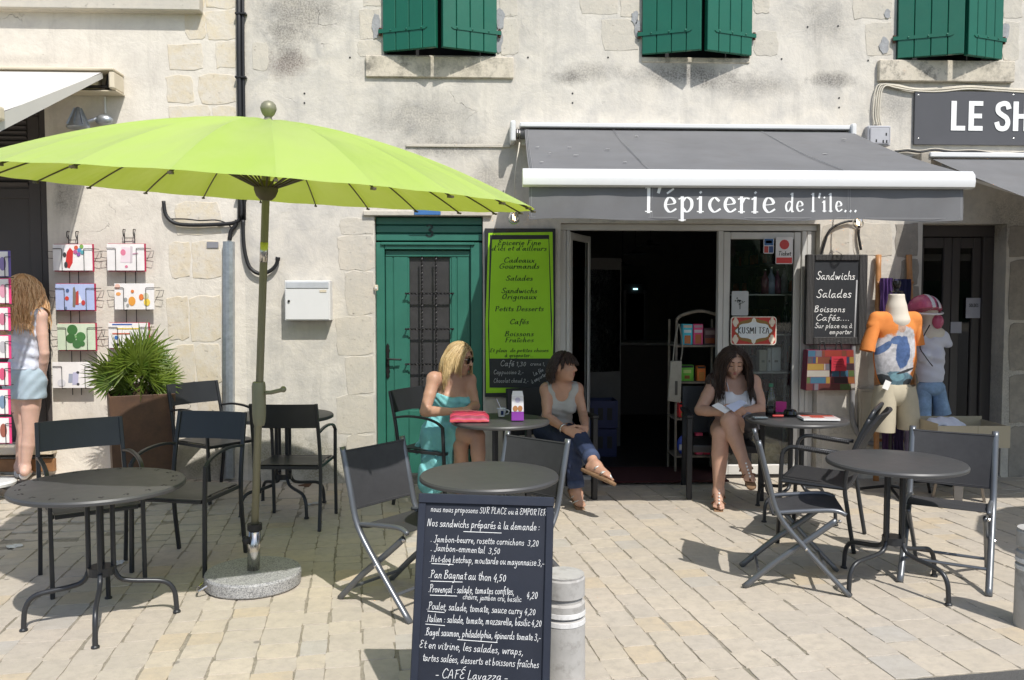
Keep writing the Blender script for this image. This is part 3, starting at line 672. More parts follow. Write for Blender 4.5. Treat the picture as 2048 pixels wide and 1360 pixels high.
# ---------------------------------------------------------------- right-hand doorway (dark door standing in the recess)
x0, x1, zt = RD[0], RD[1], RD[3]; yr = .22
rd = thing('shop_door', 'dark grey glazed door with a notice in the recess at far right', 'door', ((x0+x1)/2, yr, 0))
obj('frame_head', MB().box(x0+.002, x1-.002, yr-.05, yr+.05, zt-.10, zt-.002), M_DOORGREY, rd, bevel=.005)
obj('frame_post', MB().box(x1-.10, x1-.002, yr-.05, yr+.05, 0, zt-.101), M_DOORGREY, rd, bevel=.005); obj('frame_post', MB().box(x0+.002, x0+.05, yr-.05, yr+.05, 0, zt-.101), M_DOORGREY, rd, bevel=.005)
xm = X(1900,600,yr)
for a, b in ((x0+.052, xm-.004), (xm, x1-.102)):
    mbf = MB().box(a, a+.075, yr-.02, yr+.02, .02, zt-.105).box(b-.075, b, yr-.02, yr+.02, .02, zt-.105).box(a+.0755, b-.0755, yr-.019, yr+.019, zt-.20, zt-.106).box(a+.0755, b-.0755, yr-.019, yr+.019, .021, .22)
    lf = obj('door_leaf', mbf, M_DOORGREY, rd, bevel=.005); obj('pane', MB().box(a+.07, b-.07, yr, yr+.006, .2, zt-.19), M_GLASSD, lf)
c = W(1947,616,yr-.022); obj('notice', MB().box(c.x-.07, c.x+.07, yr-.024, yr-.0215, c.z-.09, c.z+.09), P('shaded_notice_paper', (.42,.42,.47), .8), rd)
mb = MB(); letter_mesh(mb, 'SOLDES', (c.x, yr-.0242, c.z+.01), (1,0,0), (0,0,1), .014, width=.085, wpen=.3, slant=0, jit=0, align='c'); obj('lettering', mb, M_BLACK, rd)
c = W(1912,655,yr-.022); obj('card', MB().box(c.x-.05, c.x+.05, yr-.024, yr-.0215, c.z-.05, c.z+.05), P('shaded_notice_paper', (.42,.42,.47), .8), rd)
obj('reveal_backing', MB().box(RD[0]-.02, RD[1]+.02, .302, .32, -.05, RD[3]+.02), M_BLACK, hc)
obj('doorway_floor', MB().box(x0+.003, x1-.003, -.02, .30, -.04, .015), M_STONEG, hc)
# ---------------------------------------------------------------- left-hand shuttered door
x0, x1, z0, zt = LD[0], LD[1], LD[2], LD[3]; yl2 = .07
ld = thing('louvred_door', 'dark taupe door with louvres at the top behind the card stand', 'door', (x1-.5, yl2, z0))
obj('frame', MB().box(x1-.07, x1-.002, yl2-.03, yl2+.05, z0, zt-.002).box(x0, x1-.071, yl2-.03, yl2+.05, zt-.09, zt-.002), M_DOORGREY, ld, bevel=.005)
zc = Z(385,60,yl2); zd = Z(700,60,yl2)
obj('panel', MB().box(x0, x1-.072, yl2, yl2+.03, z0, zt-.091), M_DOORGREY, ld)
obj('rail', MB().box(x0, x1-.074, yl2-.014, yl2-.0005, zc-.05, zc+.03).box(x0, x1-.074, yl2-.014, yl2-.0005, zd-.04, zd+.06).box(x0, x1-.074, yl2-.014, yl2-.0005, z0+.003, z0+.16), M_DOORGREY, ld, bevel=.004)
obj('stile', MB().box(x1-.17, x1-.075, yl2-.018, yl2-.001, z0+.002, zt-.093), M_DOORGREY, ld, bevel=.004)
k = 0; z = zc+.06
while z < zt-.14:
    obj('louvre', MB().obox((x1-.17-.6, yl2-.012, z), 1.19, .006, .05, Matrix.Rotation(.7, 3, 'X')), M_DOORGREY, ld); z += .042
for py in (665, 700, 725, 890): z = Z(py,80,yl2-.02); ld_ = obj('iron_bar', MB().tube([(x1-.75, yl2-.03, z), (x1-.01, yl2-.03, z)], .007, 6), M_IRON, ld)
obj('base_board', MB().box(x0, x1+.02, -.04, yl2+.06, z0-.11, z0-.004), M_WOODB, hl, bevel=.004)
obj('reveal_backing', MB().box(LD[0]-.02, LD[1]+.02, .162, .18, LD[2]-.05, LD[3]+.02), M_BLACK, hl)
# ================================================================ things on the walls
WX, WZ = Vector((1,0,0)), Vector((0,0,1))
# ---------------------------------------------------------------- grey awning over the grocery
yf = -2.15
awn = thing('awning', 'long grey fabric awning with white cassette and lettered valance over the grocery', 'awning', (1.7, -.1, 2.9))
bl, br = X(1020,250,-.12), X(1706,258,-.12); zb = Z(250,1370,-.12)
obj('cassette', MB().slab([(0,0)]*0 or [(bl+.08, zb-.035), (br, zb-.035), (br, zb), (bl+.08, zb)], -.17, -.005), M_WHITE, awn, bevel=.006)
obj('cassette_back', MB().box(bl+.1, br-.02, -.05, -.004, zb-.16, zb-.036), M_WHITE, awn, bevel=.004)
for x, w in ((bl, .045), (br-.045, .045)):
    obj('end_cap', MB().flat([(0,0)]*0 or [(x, -.005), (x+w, -.005), (x+w, -.20), (x, -.20)], zb-.16, zb+.012), M_WHITE, awn, bevel=.02, seg=3)
obj('roller', MB().tube([(bl+.05, -.11, zb-.085), (br-.05, -.11, zb-.085)], .042, 14), M_AWN, awn, smooth=True)
for k, x in enumerate((bl+.055, bl+.075)): obj('roller_pin', MB().tube([(x, -.11, zb-.085), (x+.008, -.11, zb-.085)], .055-.01*k, 12), M_STEEL, awn)
fl, fr = W(1045,356,yf), W(1940,360,yf); zf1 = fl.z
prof = [(yf-.055, zf1-.045), (yf-.062, zf1-.01), (yf-.052, zf1+.028), (yf-.028, zf1+.052), (yf+.01, zf1+.058), (yf+.035, zf1+.045), (yf+.035, zf1-.05), (yf-.03, zf1-.055)]
mb = MB(); n = len(prof)
for x in (fl.x, fr.x): mb.v += [(x, y, z) for y, z in prof]
mb.f += [(k, (k+1)%n, n+(k+1)%n, n+k) for k in range(n)] + [tuple(range(n-1,-1,-1)), tuple(range(n, 2*n))]
obj('front_bar', mb, M_WHITE, awn, angle=.6)
ca, cb = X(1049,260,-.12), X(1703,262,-.12); da, db = W(1058,340,yf).x, W(1925,345,yf).x
mb = MB(); nu, nv = 40, 14; z_top = zb-.045; z_fr = zf1+.055
for j in range(nv+1):
    t = j/nv; y = -.12+(yf+.02+.12)*t
    for i in range(nu+1):
        u = i/nu; x = (ca+(cb-ca)*u)*(1-t)+(da+(db-da)*u)*t
        sag = -.022*math.sin(math.pi*t)*(1+.25*math.sin(u*9)) + (.005*math.sin(u*37+t*5)+.006*math.sin(u*13-t*4))*math.sin(math.pi*t)
        mb.v.append((x, y, z_top+(z_fr-z_top)*t+sag))
for j in range(nv):
    for i in range(nu): k = j*(nu+1)+i; mb.f.append((k, k+1, k+nu+2, k+nu+1))
can = obj('canopy', mb, M_AWN, awn, smooth=True)
# valance: hanging, gently waved
VW = lambda u, t: (.008*math.sin(u*23+1)+.005*math.sin(u*61+t*2))*t
def on_valance(mb):
    mb.v = [(x, yf-.012+VW((x-da)/(db-da), max(0,min(1,(z-zv0)/(zv1-zv0))))-.0016, z) for x, y, z in mb.v]; return mb
zv0, zv1 = zf1-.05, Z(440,1490,yf); mb = MB(); nu = 90
for j in range(7):
    t = j/6
    for i in range(nu+1):
        u = i/nu; wv = VW(u, t)
        mb.v.append((da+(db-da)*u, yf-.012+wv, zv0+(zv1-zv0)*t+.006*t*math.sin(u*19)))
for j in range(6):
    for i in range(nu): k = j*(nu+1)+i; mb.f.append((k, k+1, k+nu+2, k+nu+1))
val = obj('valance', mb, M_AWN, awn, smooth=True)
M_STITCH = P('pale_stitching', (.30,.30,.30), .9)
mb = MB()
for px in (1063, 1300, 1304, 1694, 1698, 1919): x = X(px,400,yf); mb.box(x-.0012, x+.0012, yf-.0165, yf-.0150, zv1+.01, zv0-.002)
mb.box(da+.01, db-.01, yf-.0165, yf-.0150, zv1+.012, zv1+.0145); obj('stitching', on_valance(mb), M_STITCH, val)
mb = MB()
for p, q in (((1226,258),(1297,333)), ((1521,262),(1688,334)), ((1053,260),(1062,334))):
    for dx in (0, 2.5):
        a, b = W(p[0]+dx,p[1],-.14), W(q[0]+dx,q[1],yf+.03); pts = [a+(b-a)*t for t in [k/10 for k in range(11)]]
        pts = [Vector((v.x, v.y, z_top+(z_fr-z_top)*((v.y+.12)/(yf+.14))-.022*math.sin(math.pi*(v.y+.12)/(yf+.14))+.006)) for v in pts]
        obj('seam', MB().tube(pts, .0016, 4), M_STITCH, can)
mb = MB(); letter_mesh(mb, "l'épicerie", (X(1289,425,yf), yf-.028, Z(424,1290,yf)), WX, WZ, .086, width=X(1549,400,yf)-X(1289,400,yf), asc=.70, desc=.62, serif=True, wpen=.22, nib=(.25,.12), slant=.0, jit=0, gap=.14)
obj('lettering', on_valance(mb), M_INK, val)
mb = MB(); letter_mesh(mb, "de l'ile...", (X(1568,425,yf), yf-.028, Z(423,1570,yf)), WX, WZ, .060, width=X(1712,400,yf)-X(1568,400,yf), asc=.75, serif=True, wpen=.21, nib=(.25,.12), slant=.0, jit=0, gap=.16); obj('lettering', on_valance(mb), M_INK, val)
# folding arms under the cloth
for s, x in ((1, bl+.35), (-1, br-.35)):
    e = Vector((x+s*.75, -.95, zb-.42)); f_ = Vector((x+s*.15, yf+.05, zf1-.01))
    mb = MB().bar([(x, -.12, zb-.15), e], .04, .05).bar([e, f_], .035, .045); obj('folding_arm', mb, M_WHITE, awn, bevel=.004)
mb = MB(); rn = random.Random(4)
for px, py in ((1075,296),(1139,296),(1100,309),(1215,301),(1152,312),(1273,274),(1083,325),(1590,262),(1688,281),(1650,310),(1250,327)):
    d = ray(px, py)
    for k in range(60):      # where the sight line meets the sloping cloth
        p = CAM+d*(5+k*.04)
        tt = (p.y+.12)/(yf+.14)
        if p.y > yf and p.z <= z_top+(z_fr-z_top)*tt-.022*math.sin(math.pi*max(0,min(1,tt)))+.004: break
    else: continue
    p.z = z_top+(z_fr-z_top)*((p.y+.12)/(yf+.14))-.022*math.sin(math.pi*(p.y+.12)/(yf+.14))+.008
    mb.ball(p, rn.uniform(.012,.025), rn.uniform(.008,.014), .002, 8, 4)
obj('bird_dropping', mb, M_PAPER, can)['kind'] = 'stuff'
# ---------------------------------------------------------------- second grey awning, right
yf2 = -2.0
aw2 = thing('awning', 'dark grey awning below the dark LE SH sign at far right', 'awning', (5, -.1, 2.7))
b2 = W(1855,306,-.12); x2r = b2.x+3.2
obj('cassette', MB().box(b2.x, x2r, -.17, -.004, b2.z-.04, b2.z), M_WHITE, aw2, bevel=.006); obj('end_cap', MB().box(b2.x-.07, b2.x+.02, -.15, -.004, b2.z-.10, b2.z-.003), M_STONEG, aw2, bevel=.006)
fz = Z(408,2048,yf2)-.10; fa = W(1990,392,-1.35); xl2 = b2.x+.03
mb = MB(); nu, nv = 12, 8
for j in range(nv+1):
    t = j/nv
    for i in range(nu+1): mb.v.append((xl2+(x2r-xl2)*i/nu, -.12+(yf2+.12)*t, b2.z-.045+(fz-b2.z+.05)*t-.015*math.sin(math.pi*t)))
for j in range(nv):
    for i in range(nu): k = j*(nu+1)+i; mb.f.append((k, k+1, k+nu+2, k+nu+1))
obj('canopy', mb, M_AWN, aw2, smooth=True)
obj('front_bar', MB().box(xl2-.04, x2r, yf2-.05, yf2+.03, fz-.06, fz+.03), M_WHITE, aw2, bevel=.02, seg=3)
obj('valance', MB().box(xl2-.01, x2r, yf2-.012, yf2-.008, fz-.29, fz-.061), M_AWN, aw2)
e = Vector((xl2+.6, -.9, b2.z-.50)); obj('folding_arm', MB().bar([(xl2+.1, -.1, b2.z-.12), e], .05, .06).bar([e, (xl2+.15, yf2, fz-.03)], .045, .055), M_WHITE, aw2, bevel=.004)
# ---------------------------------------------------------------- cream awning, far left
aw3 = thing('awning', 'cream awning with open cassette above the dark door at left', 'awning', (-4.5, -.1, 2.9))
r3 = W(228,136,-.2); l3 = r3.x-3.0; zq = r3.z; zl3 = Z(178,228,-.2)
obj('cassette_top', MB().box(l3, r3.x, -.22, -.004, zq-.022, zq), M_BEIGE, aw3, bevel=.006); obj('cassette_floor', MB().box(l3, r3.x+.005, -.16, -.004, zl3-.012, zl3), M_BEIGE, aw3, bevel=.004)
obj('end_cap', MB().slab([(r3.x-.045, zl3+.001), (r3.x, zl3+.001), (r3.x, zq-.023), (r3.x-.045, zq-.023)], -.21, -.005), M_BEIGE, aw3, bevel=.012)
obj('roller', MB().tube([(l3, -.10, zl3+.07), (r3.x-.16, -.10, zl3+.07)], .048, 14), M_BEIGE, aw3, smooth=True); obj('spring_arm', MB().tube([(r3.x-.3,-.13,zl3+.035),(r3.x-.08,-.13,zl3+.035)], .012, 8).tube([(r3.x-.1,-.10,zl3+.02),(r3.x-.08,-.10,zl3+.14)], .018, 8), M_IRON, aw3)
A_ = W(205,144,-.18); B_ = W(-10,207,-1.35); sl_ = (B_.z-A_.z)/(B_.y-A_.y); yq = -1.62; zq2 = A_.z+sl_*(yq-A_.y)
mb = MB(); nu, nv = 10, 8
xe = lambda t: r3.x-.10-.05*t
for j in range(nv+1):
    t = j/nv
    for i in range(nu+1): mb.v.append((l3+(xe(t)-l3)*i/nu, A_.y+(yq-A_.y)*t, A_.z+(zq2-A_.z)*t-.012*math.sin(math.pi*t)))
for j in range(nv):
    for i in range(nu): k = j*(nu+1)+i; mb.f.append((k, k+1, k+nu+2, k+nu+1))
obj('canopy', mb, M_AWNB, aw3, smooth=True)
obj('side_band', MB().quad((xe(0)+.004, A_.y, A_.z-.005), (xe(1)+.004, yq, zq2-.005), (xe(1)+.004, yq, zq2-.12), (xe(0)+.004, A_.y, A_.z-.05)), M_AWNB, aw3)
obj('front_bar', MB().box(l3, xe(1)+.03, yq-.04, yq+.03, zq2-.05, zq2+.04), M_BEIGE, aw3, bevel=.015, seg=2)
# ---------------------------------------------------------------- floodlight
c = W(205,236,-.08)
fl_ = thing('floodlight', 'grey metal floodlight with caged head fixed beneath the cream awning', 'lamp', (c.x, 0, c.z))
obj('conduit', MB().tube([(c.x-.005,-.012,zl3-.02),(c.x-.005,-.012,c.z+.05)], .009, 8), M_WHITE, fl_)
obj('wall_box', MB().ball((c.x,-.05,c.z-.01), .075, .05, .045, 14, 8), M_GALV, fl_, smooth=True)
d = W(160,240,-.16)
obj('bracket', MB().tube([(c.x-.04,-.07,c.z),(d.x+.04,-.14,d.z-.01)], .014, 8), M_GALV, fl_)
obj('lamp_head', MB().lathe([(.01,.10),(.022,.09),(.05,.02),(.075,-.035),(.09,-.06),(.085,-.07),(.02,-.065)], 14, (d.x-.01,-.17,d.z)), M_GALV, fl_, angle=.5)
mb = MB()
for k in range(8):
    a = k*math.pi/4; mb.bar([(d.x-.01+.024*math.cos(a), -.17+.024*math.sin(a), d.z+.09), (d.x-.01+.085*math.cos(a), -.17+.085*math.sin(a), d.z-.045)], .004, .016, side=(-math.sin(a), math.cos(a), 0))
obj('cooling_fins', mb, M_GALV, fl_)['kind'] = 'stuff'
# ---------------------------------------------------------------- down pipe and cables
xp0 = X(482,150)
dp = thing('down_pipe', 'black vertical cable duct running down between the two houses', 'pipe', (xp0, -.03, 2))
zbt = Z(470,484)
pts = [W(480,-300,-.03), W(481,100,-.03), W(483,240,-.03), W(484,400,-.03), W(484,440,-.03)]
obj('duct', MB().tube([(p.x-.012, -.03, p.z) for p in pts], .022, 10).tube([(p.x+.020, -.028, p.z) for p in pts], .013, 8), M_CABLE, dp, smooth=True)
for py in (28, 155, 395): p = W(482,py,-.03); obj('clip', MB().box(p.x-.045, p.x+.045, -.055, -.002, p.z-.008, p.z+.008), M_CABLE, dp, bevel=.003)
pts = smooth_path([W(*q, -.035) for q in ((482,395),(482,430),(470,445),(430,449),(380,450),(350,446),(332,430),(327,402))], 5); obj('cable', MB().tube(pts, .016, 8), M_CABLE, dp, smooth=True)
pts = smooth_path([W(*q, -.03) for q in ((463,470),(462,455),(450,445),(430,440),(400,441),(370,438),(340,438))], 4); obj('cable', MB().tube(pts, .006, 6), M_CABLE, dp, smooth=True)
pts = smooth_path([W(*q, -.04) for q in ((486,440),(487,480),(491,510),(500,535),(518,547),(538,543),(552,530),(556,514))], 5); obj('cable', MB().tube(pts, [.016]*(len(pts)-3)+[.02]*3, 8), M_CABLE, dp, smooth=True)
pts = smooth_path([W(*q, -.03) for q in ((474,440),(470,452),(462,463),(459,480))], 4); obj('cable', MB().tube(pts, .018, 8), M_CABLE, dp, smooth=True)
a, b = W(445,483,-.03), W(468,840,-.03)
mb = MB(); w_ = .045
for z, s in ((Z(483,456,-.03),0), (.06,0)):
    x = X(457,483 if z > 1 else 960,-.03); mb.v += [(x-w_, -.002, z), (x-w_*.9, -.05, z), (x-w_*.3, -.058, z), (x+w_*.3, -.058, z), (x+w_*.9, -.05, z), (x+w_, -.002, z)]
mb.f += [(6+k, 7+k, 1+k, k) for k in range(5)] + [(0,1,2,3,4,5)]
solo('cable_cover', mb, M_GALV, 'galvanised steel cable cover standing against the wall below the pipe', 'duct', (X(460),-.03,.06))
c = W(426,490); solo('wall_plate', MB().box(c.x-.048, c.x+.048, -.012, -.0085, c.z-.026, c.z+.026), P('grey_plate', (.24,.24,.26), .5), 'small grey plate on the cream stone by the pipe', 'plate', (c.x,-.01,c.z), bevel=.003)
# ---------------------------------------------------------------- letter box, bell, small blue plaque
ym = -.12; a, b = W(570,641,ym), W(660,561,ym)
mbx = thing('letter_box', 'white metal letter box on the wall left of the green door', 'letter box', ((a.x+b.x)/2, 0, a.z))
obj('body', MB().box(a.x, b.x, ym, -.002, a.z, b.z), M_WHITE, mbx, bevel=.004); zs = b.z-.065
obj('flap', MB().box(a.x+.012, b.x-.012, ym-.008, ym-.0005, zs, b.z-.012), P('brushed_flap', (.60,.62,.66), .35, .3), mbx, bevel=.003)
obj('door', MB().box(a.x+.008, b.x-.008, ym-.004, ym-.0005, a.z+.008, zs-.006), M_WHITE, mbx, bevel=.002)
obj('lock', MB().tube([(a.x+.035, ym-.003, zs-.105), (a.x+.035, ym-.014, zs-.105)], .010, 10), M_IRON, mbx); obj('name_plate', MB().box(b.x-.085, b.x-.03, ym-.008, ym-.0045, zs-.032, zs-.012), M_BEIGE, mbx)
c = W(752,577,-.03); bl_ = thing('door_bell', 'tiny cream bell push beside the green door', 'bell', (c.x, -.01, c.z))
obj('housing', MB().box(c.x-.016, c.x+.016, -.028, -.006, c.z-.018, c.z+.03), M_BEIGE, bl_, bevel=.004); obj('button', MB().box(c.x-.008, c.x+.008, -.034, -.0285, c.z-.004, c.z+.012), M_WHITE, bl_, bevel=.002)
c = W(855,418,-.04); solo('street_plaque', MB().box(c.x-.11, c.x+.11, -.045, -.037, c.z-.05, c.z+.05), col('#3f6fa8', .4), 'blue enamel plaque above the green door, half hidden by the parasol', 'plaque', (c.x,-.04,c.z), bevel=.003)
# ---------------------------------------------------------------- big dark sign, right
a, b = W(1828,289,-.03), W(2200,186,-.03); zmid = 0
sg = thing('shop_sign', 'dark grey sign board with big white letters LE SH at right', 'sign', (a.x+1, -.03, a.z))
za, zb2 = Z(289,1840,-.03), Z(182,1840,-.03)
obj('board', MB().box(a.x, a.x+1.75, -.03, -.008, za, zb2), P('dark_sign_board', (.075,.075,.082), .5, var=.05), sg, bevel=.002)
h = Z(203,1900,-.03)-Z(262,1900,-.03); mb = bold(MB(), 'LE SH', (X(1901,262,-.03), -.0315, Z(261,1900,-.03)), WX, WZ, h, .50, .004, .185, .115); obj('lettering', mb, M_INK, sg)
for px in (1837, 2027):
    for py in (190, 277): p = W(px, py, -.03); obj('screw', MB().ball((p.x,-.031,p.z), .007, .004, .007, 8, 5), M_STEEL, sg)
# junction box and white cables
c = W(1757,272,-.06); jb = thing('junction_box', 'grey junction box with white cables under the right window', 'box', (c.x, -.03, c.z))
obj('housing', MB().box(c.x-.10, c.x+.10, -.075, -.003, c.z-.085, c.z+.085), P('grey_plastic', (.42,.42,.44), .5), jb, bevel=.008)
obj('lid', MB().box(c.x-.085, c.x+.085, -.085, -.0755, c.z-.07, c.z+.07), P('grey_plastic', (.42,.42,.44), .5), jb, bevel=.008)
for dx, dz in ((.055,.01),(-.03,-.045),(.03,-.05),(.06,-.05)): obj('mark', MB().box(c.x+dx-.006, c.x+dx+.006, -.0862, -.0852, c.z+dz-.012, c.z+dz+.012), M_BLACK, jb)
for k, dx in enumerate((-8,-3,1,5)):
    pts = smooth_path([W(*q, -.025-.006*(k%2)) for q in ((1757+dx,250),(1754+dx,232),(1755+dx,205),(1759+dx,180),(1768+dx,168+k),(1790,169+k*2),(1830,177+k*1.6),(1880,176+k*2.4),(1935,172+k*2),(1990,175+k*2),(2070,180+k*2),(2150,182+k*2))], 4)
    obj('cable', MB().tube(pts, .0065, 6), M_CABLEW, jb, smooth=True)
pts = smooth_path([W(*q, -.03) for q in ((1790,304),(1815,301),(1840,304),(1870,300),(1905,304),(1950,303),(2000,309),(2060,306),(2120,310))], 4)
obj('cable', MB().tube(pts, .010, 6), M_CABLE, jb, smooth=True); obj('cable', MB().tube([p+Vector((0,.006,.014)) for p in pts], .005, 6), M_CABLEW, jb, smooth=True)
# ---------------------------------------------------------------- festoon bulbs under the awning
def bulb(px, py, y, label, lit):
    c = W(px, py, y); t = thing('light_bulb', label, 'light bulb', (c.x, y, c.z), group='clear bulbs under the awnings')
    obj('glass_bulb', MB().lathe([(.014,.07),(.02,.055),(.042,.02),(.048,-.005),(.042,-.03),(.02,-.048),(.004,-.052)], 16, c), glass('bulb_glass', (.97,.96,.92), .7), t, smooth=True)
    obj('cap', MB().lathe([(.016,.065),(.018,.11),(.012,.125)], 12, c), M_IRON, t); obj('filament', MB().tube([(c.x-.008,y,c.z+.03),(c.x-.004,y,c.z-.012),(c.x+.004,y,c.z+.012),(c.x+.008,y,c.z-.02)], .0035, 6), M_FIL, t)
    w0 = (c.x, y, c.z+.12); obj('cable', MB().tube(smooth_path([w0, (c.x+.01, y, c.z+.35), (c.x+.05, y+.1, c.z+.62)], 5), .006, 6), M_CABLEW, t, smooth=True); return t
bulb(1028, 436, -.35, 'clear lit bulb with a pale shade hanging at the parasol tip', True)
bulb(1716, 446, -.25, 'clear lit bulb hanging below the right part of the valance', True)
# ---------------------------------------------------------------- green menu panel
yb_ = -.03; a, b = W(970,794,yb_), W(1111,457,yb_)
mp = thing('menu_board', 'bright green and black grocery menu panel beside the green door', 'menu board', ((a.x+b.x)/2, yb_, a.z))
M_BB = P('blackboard_black', (.022,.024,.026), .55, var=.25, scale=9); M_LIME = P('lime_print', (.36,.72,.012), .55, var=.06, scale=3, bump=.03)
obj('board', MB().box(a.x, b.x, yb_, -.004, a.z, b.z), M_BB, mp, bevel=.002)
def pp(px, py): p = W(px, py, yb_); return (p.x, p.z)
obj('lime_field', MB().slab([pp(977,466),(pp(1105,464)),pp(1107,620),pp(1105,784),pp(972,786),pp(971,640)], yb_-.0025, yb_-.0003), M_LIME, mp)
obj('brush_line', MB().slab([pp(980,470),pp(1098,470),pp(1104,640),pp(1103,700),pp(1097,478),pp(984,479),pp(978,640),pp(980,775),pp(976,660)], yb_-.0035, yb_-.0027), M_BB, mp)
obj('chalk_field', MB().slab([pp(979,717),pp(1106,717),pp(1106,776),pp(979,775)], yb_-.0055, yb_-.0027), M_BB, mp)
INKG = P('dark_green_print', (.012,.05,.012), .6)
cx = X(1038,600,yb_)
for i, (tx, py, w, hh_) in enumerate((('Epicerie Fine',490,86,8.2),("d'ici et d'ailleurs",501,110,7.5),('Cadeaux',525,62,8),('Gourmands',537,80,8),('Salades',561,54,8),('Sandwichs',586,72,8),('Originaux',598,70,8),('Petits Desserts',622,98,8),('Cafés',648,38,8),('Boissons',672,58,8),('Fraîches',684,58,7.5),('Et plein  de petites choses',704,118,6),('à grignoter...',714,58,6))):
    z = Z(py,1038,yb_); hx_ = hh_*.62/237; mb = MB(); letter_mesh(mb, tx, (cx, yb_-.0036, z), WX, WZ, hx_, width=w/237, wpen=.36, nib=(.35,.2), slant=.22, jit=.02, align='c', seed=i); obj('lettering', mb, INKG, mp)
for i, (tx, px, py, w, hh_) in enumerate((('Café',1000,732,28,9),('1,30',1032,732,20,8),('creme 1,',1060,731,30,6),('Cappuccino 2,-',987,748,60,7),('Chocolat chaud 2,-',987,765,70,7))):
    mb = MB(); letter_mesh(mb, tx, (X(px,py,yb_), yb_-.0058, Z(py,px,yb_)), WX, WZ, hh_*.62/237, width=w/237, wpen=.16, slant=.2, seed=i); obj('lettering', mb, M_INK2, mp)
for i, (tx, px, py, w) in enumerate((('La fée',1068,752,22),('à emporter',1064,767,34))):
    mb = MB(); letter_mesh(mb, tx, (X(px,py,yb_), yb_-.0058, Z(py,px,yb_)), (1,0,.55), (-.55,0,1), 4/237, width=w/237, wpen=.18, slant=.15, seed=i); obj('lettering', mb, M_INK2, mp)
# ---------------------------------------------------------------- wicker-framed blackboard
yb_ = -.05; a, b = W(1610,690,yb_), W(1735,509,yb_)
cb_ = thing('chalkboard', 'hanging blackboard in a black wicker frame listing sandwiches and salads', 'chalkboard', ((a.x+b.x)/2, yb_, a.z))
def wicker():
    t = NT('black_wicker'); w1 = t.n('ShaderNodeTexWave', wave_type='BANDS', bands_direction='X'); w1.inputs['Scale'].default_value = 26; w1.inputs['Distortion'].default_value = 1.2; w1.inputs['Detail'].default_value = 1
    w2 = t.n('ShaderNodeTexWave', wave_type='BANDS', bands_direction='Z'); w2.inputs['Scale'].default_value = 44; w2.inputs['Distortion'].default_value = 1.5
    t.l(t.co, w1.inputs[0]); t.l(t.co, w2.inputs[0]); m = t.math('MULTIPLY', w1.outputs['Fac'], w2.outputs['Fac'])
    c = t.ramp(m, [(.12, (.010,.010,.011)), (.6, (.16,.155,.15))]); t.bump(m, .9, .006); return t.fin(c, .45)
M_WICK = wicker()
M_BBD = P('slate_black', (.020,.022,.026), .6, var=.2, scale=10)
ix0, ix1, iz0, iz1 = X(1628,600,yb_), X(1716,600,yb_), Z(674,1670,yb_), Z(522,1670,yb_)
obj('frame', MB().box(a.x, ix0, yb_-.015, -.006, a.z, b.z).box(ix1, b.x, yb_-.015, -.006, a.z, b.z).box(ix0+.0005, ix1-.0005, yb_-.0145, -.006, a.z+.001, iz0).box(ix0+.0005, ix1-.0005, yb_-.0145, -.006, iz1, b.z-.001), M_WICK, cb_, bevel=.008)
obj('slate', MB().box(ix0-.002, ix1+.002, yb_, yb_+.012, iz0-.002, iz1+.002), M_BBD, cb_)
for i, (tx, px, py, w, hh_) in enumerate((('Sandwichs',1632,559,80,8),('Salades',1632,595,72,8),('Boissons',1628,624,64,6.6),('Cafés....',1631,641,70,6),('Sur place ou à',1629,656,78,5),('emporter',1658,668,46,5))):
    mb = MB(); letter_mesh(mb, tx, (X(px,py,yb_), yb_-.0005, Z(py,px,yb_)), WX, WZ, hh_/237, width=w/237, wpen=.19, slant=.18, seed=20+i); obj('lettering', mb, M_INK, cb_)
hk = W(1672,505,yb_); obj('hook', MB().tube(smooth_path([(hk.x-.05,yb_,b.z),(hk.x,yb_,b.z+.025),(hk.x+.05,yb_,b.z)],4), .003, 6), M_STEEL, cb_)
# ---------------------------------------------------------------- KUSMI TEA enamel sign and stickers on the glazed leaf
ysn = .045; a, b = W(1461,690,ysn), W(1553,633,ysn)
ks = thing('tea_sign', 'red and white enamel sign reading KUSMI TEA on the shop window', 'sign', ((a.x+b.x)/2, ysn, a.z))
def rrect(x0, x1, z0, z1, r, k=5):
    out = []
    for cx_, cz_, s in ((x1-r, z1-r, 0), (x0+r, z1-r, 1), (x0+r, z0+r, 2), (x1-r, z0+r, 3)):
        for j in range(k+1): t = (s+j/k)*math.pi/2; out.append((cx_+r*math.cos(t), cz_+r*math.sin(t)))
    return out
obj('rim', MB().slab(rrect(a.x, b.x, a.z, b.z, .03), ysn-.004, ysn+.006), col('#e9e2d2', .3), ks)
obj('red_field', MB().slab(rrect(a.x+.008, b.x-.008, a.z+.008, b.z-.008, .024), ysn-.0055, ysn-.0042), col('#c03a30', .3), ks)
cxk, czk = (a.x+b.x)/2, (a.z+b.z)/2; wk, hk_ = (b.x-a.x), (b.z-a.z)
ov = lambda rx, rz, n=28, wob=0: [(cxk+math.cos(t)*rx*(1+wob*math.cos(8*t)), czk+math.sin(t)*rz*(1+wob*math.cos(8*t))) for t in [2*math.pi*k/n for k in range(n)]]
obj('ochre_border', MB().slab(ov(wk*.40, hk_*.43, 32, .05), ysn-.0068, ysn-.0057), col('#8f6f2f', .4), ks); obj('white_cartouche', MB().slab(ov(wk*.385, hk_*.30, 36, .06), ysn-.0080, ysn-.0070), col('#dfe6e8', .35), ks)
for sx in (-1, 1):
    for sz in (-1, 1):
        rn = random.Random(3); obj('flourish', MB().slab([(cxk+sx*wk*(.40+.05*math.cos(t)+.02*math.cos(5*t)), czk+sz*hk_*(.30+.13*math.sin(t)+.04*math.sin(5*t))) for t in [2*math.pi*k/24 for k in range(24)]], ysn-.0075, ysn-.0057), col('#e8dcc8', .4), ks)
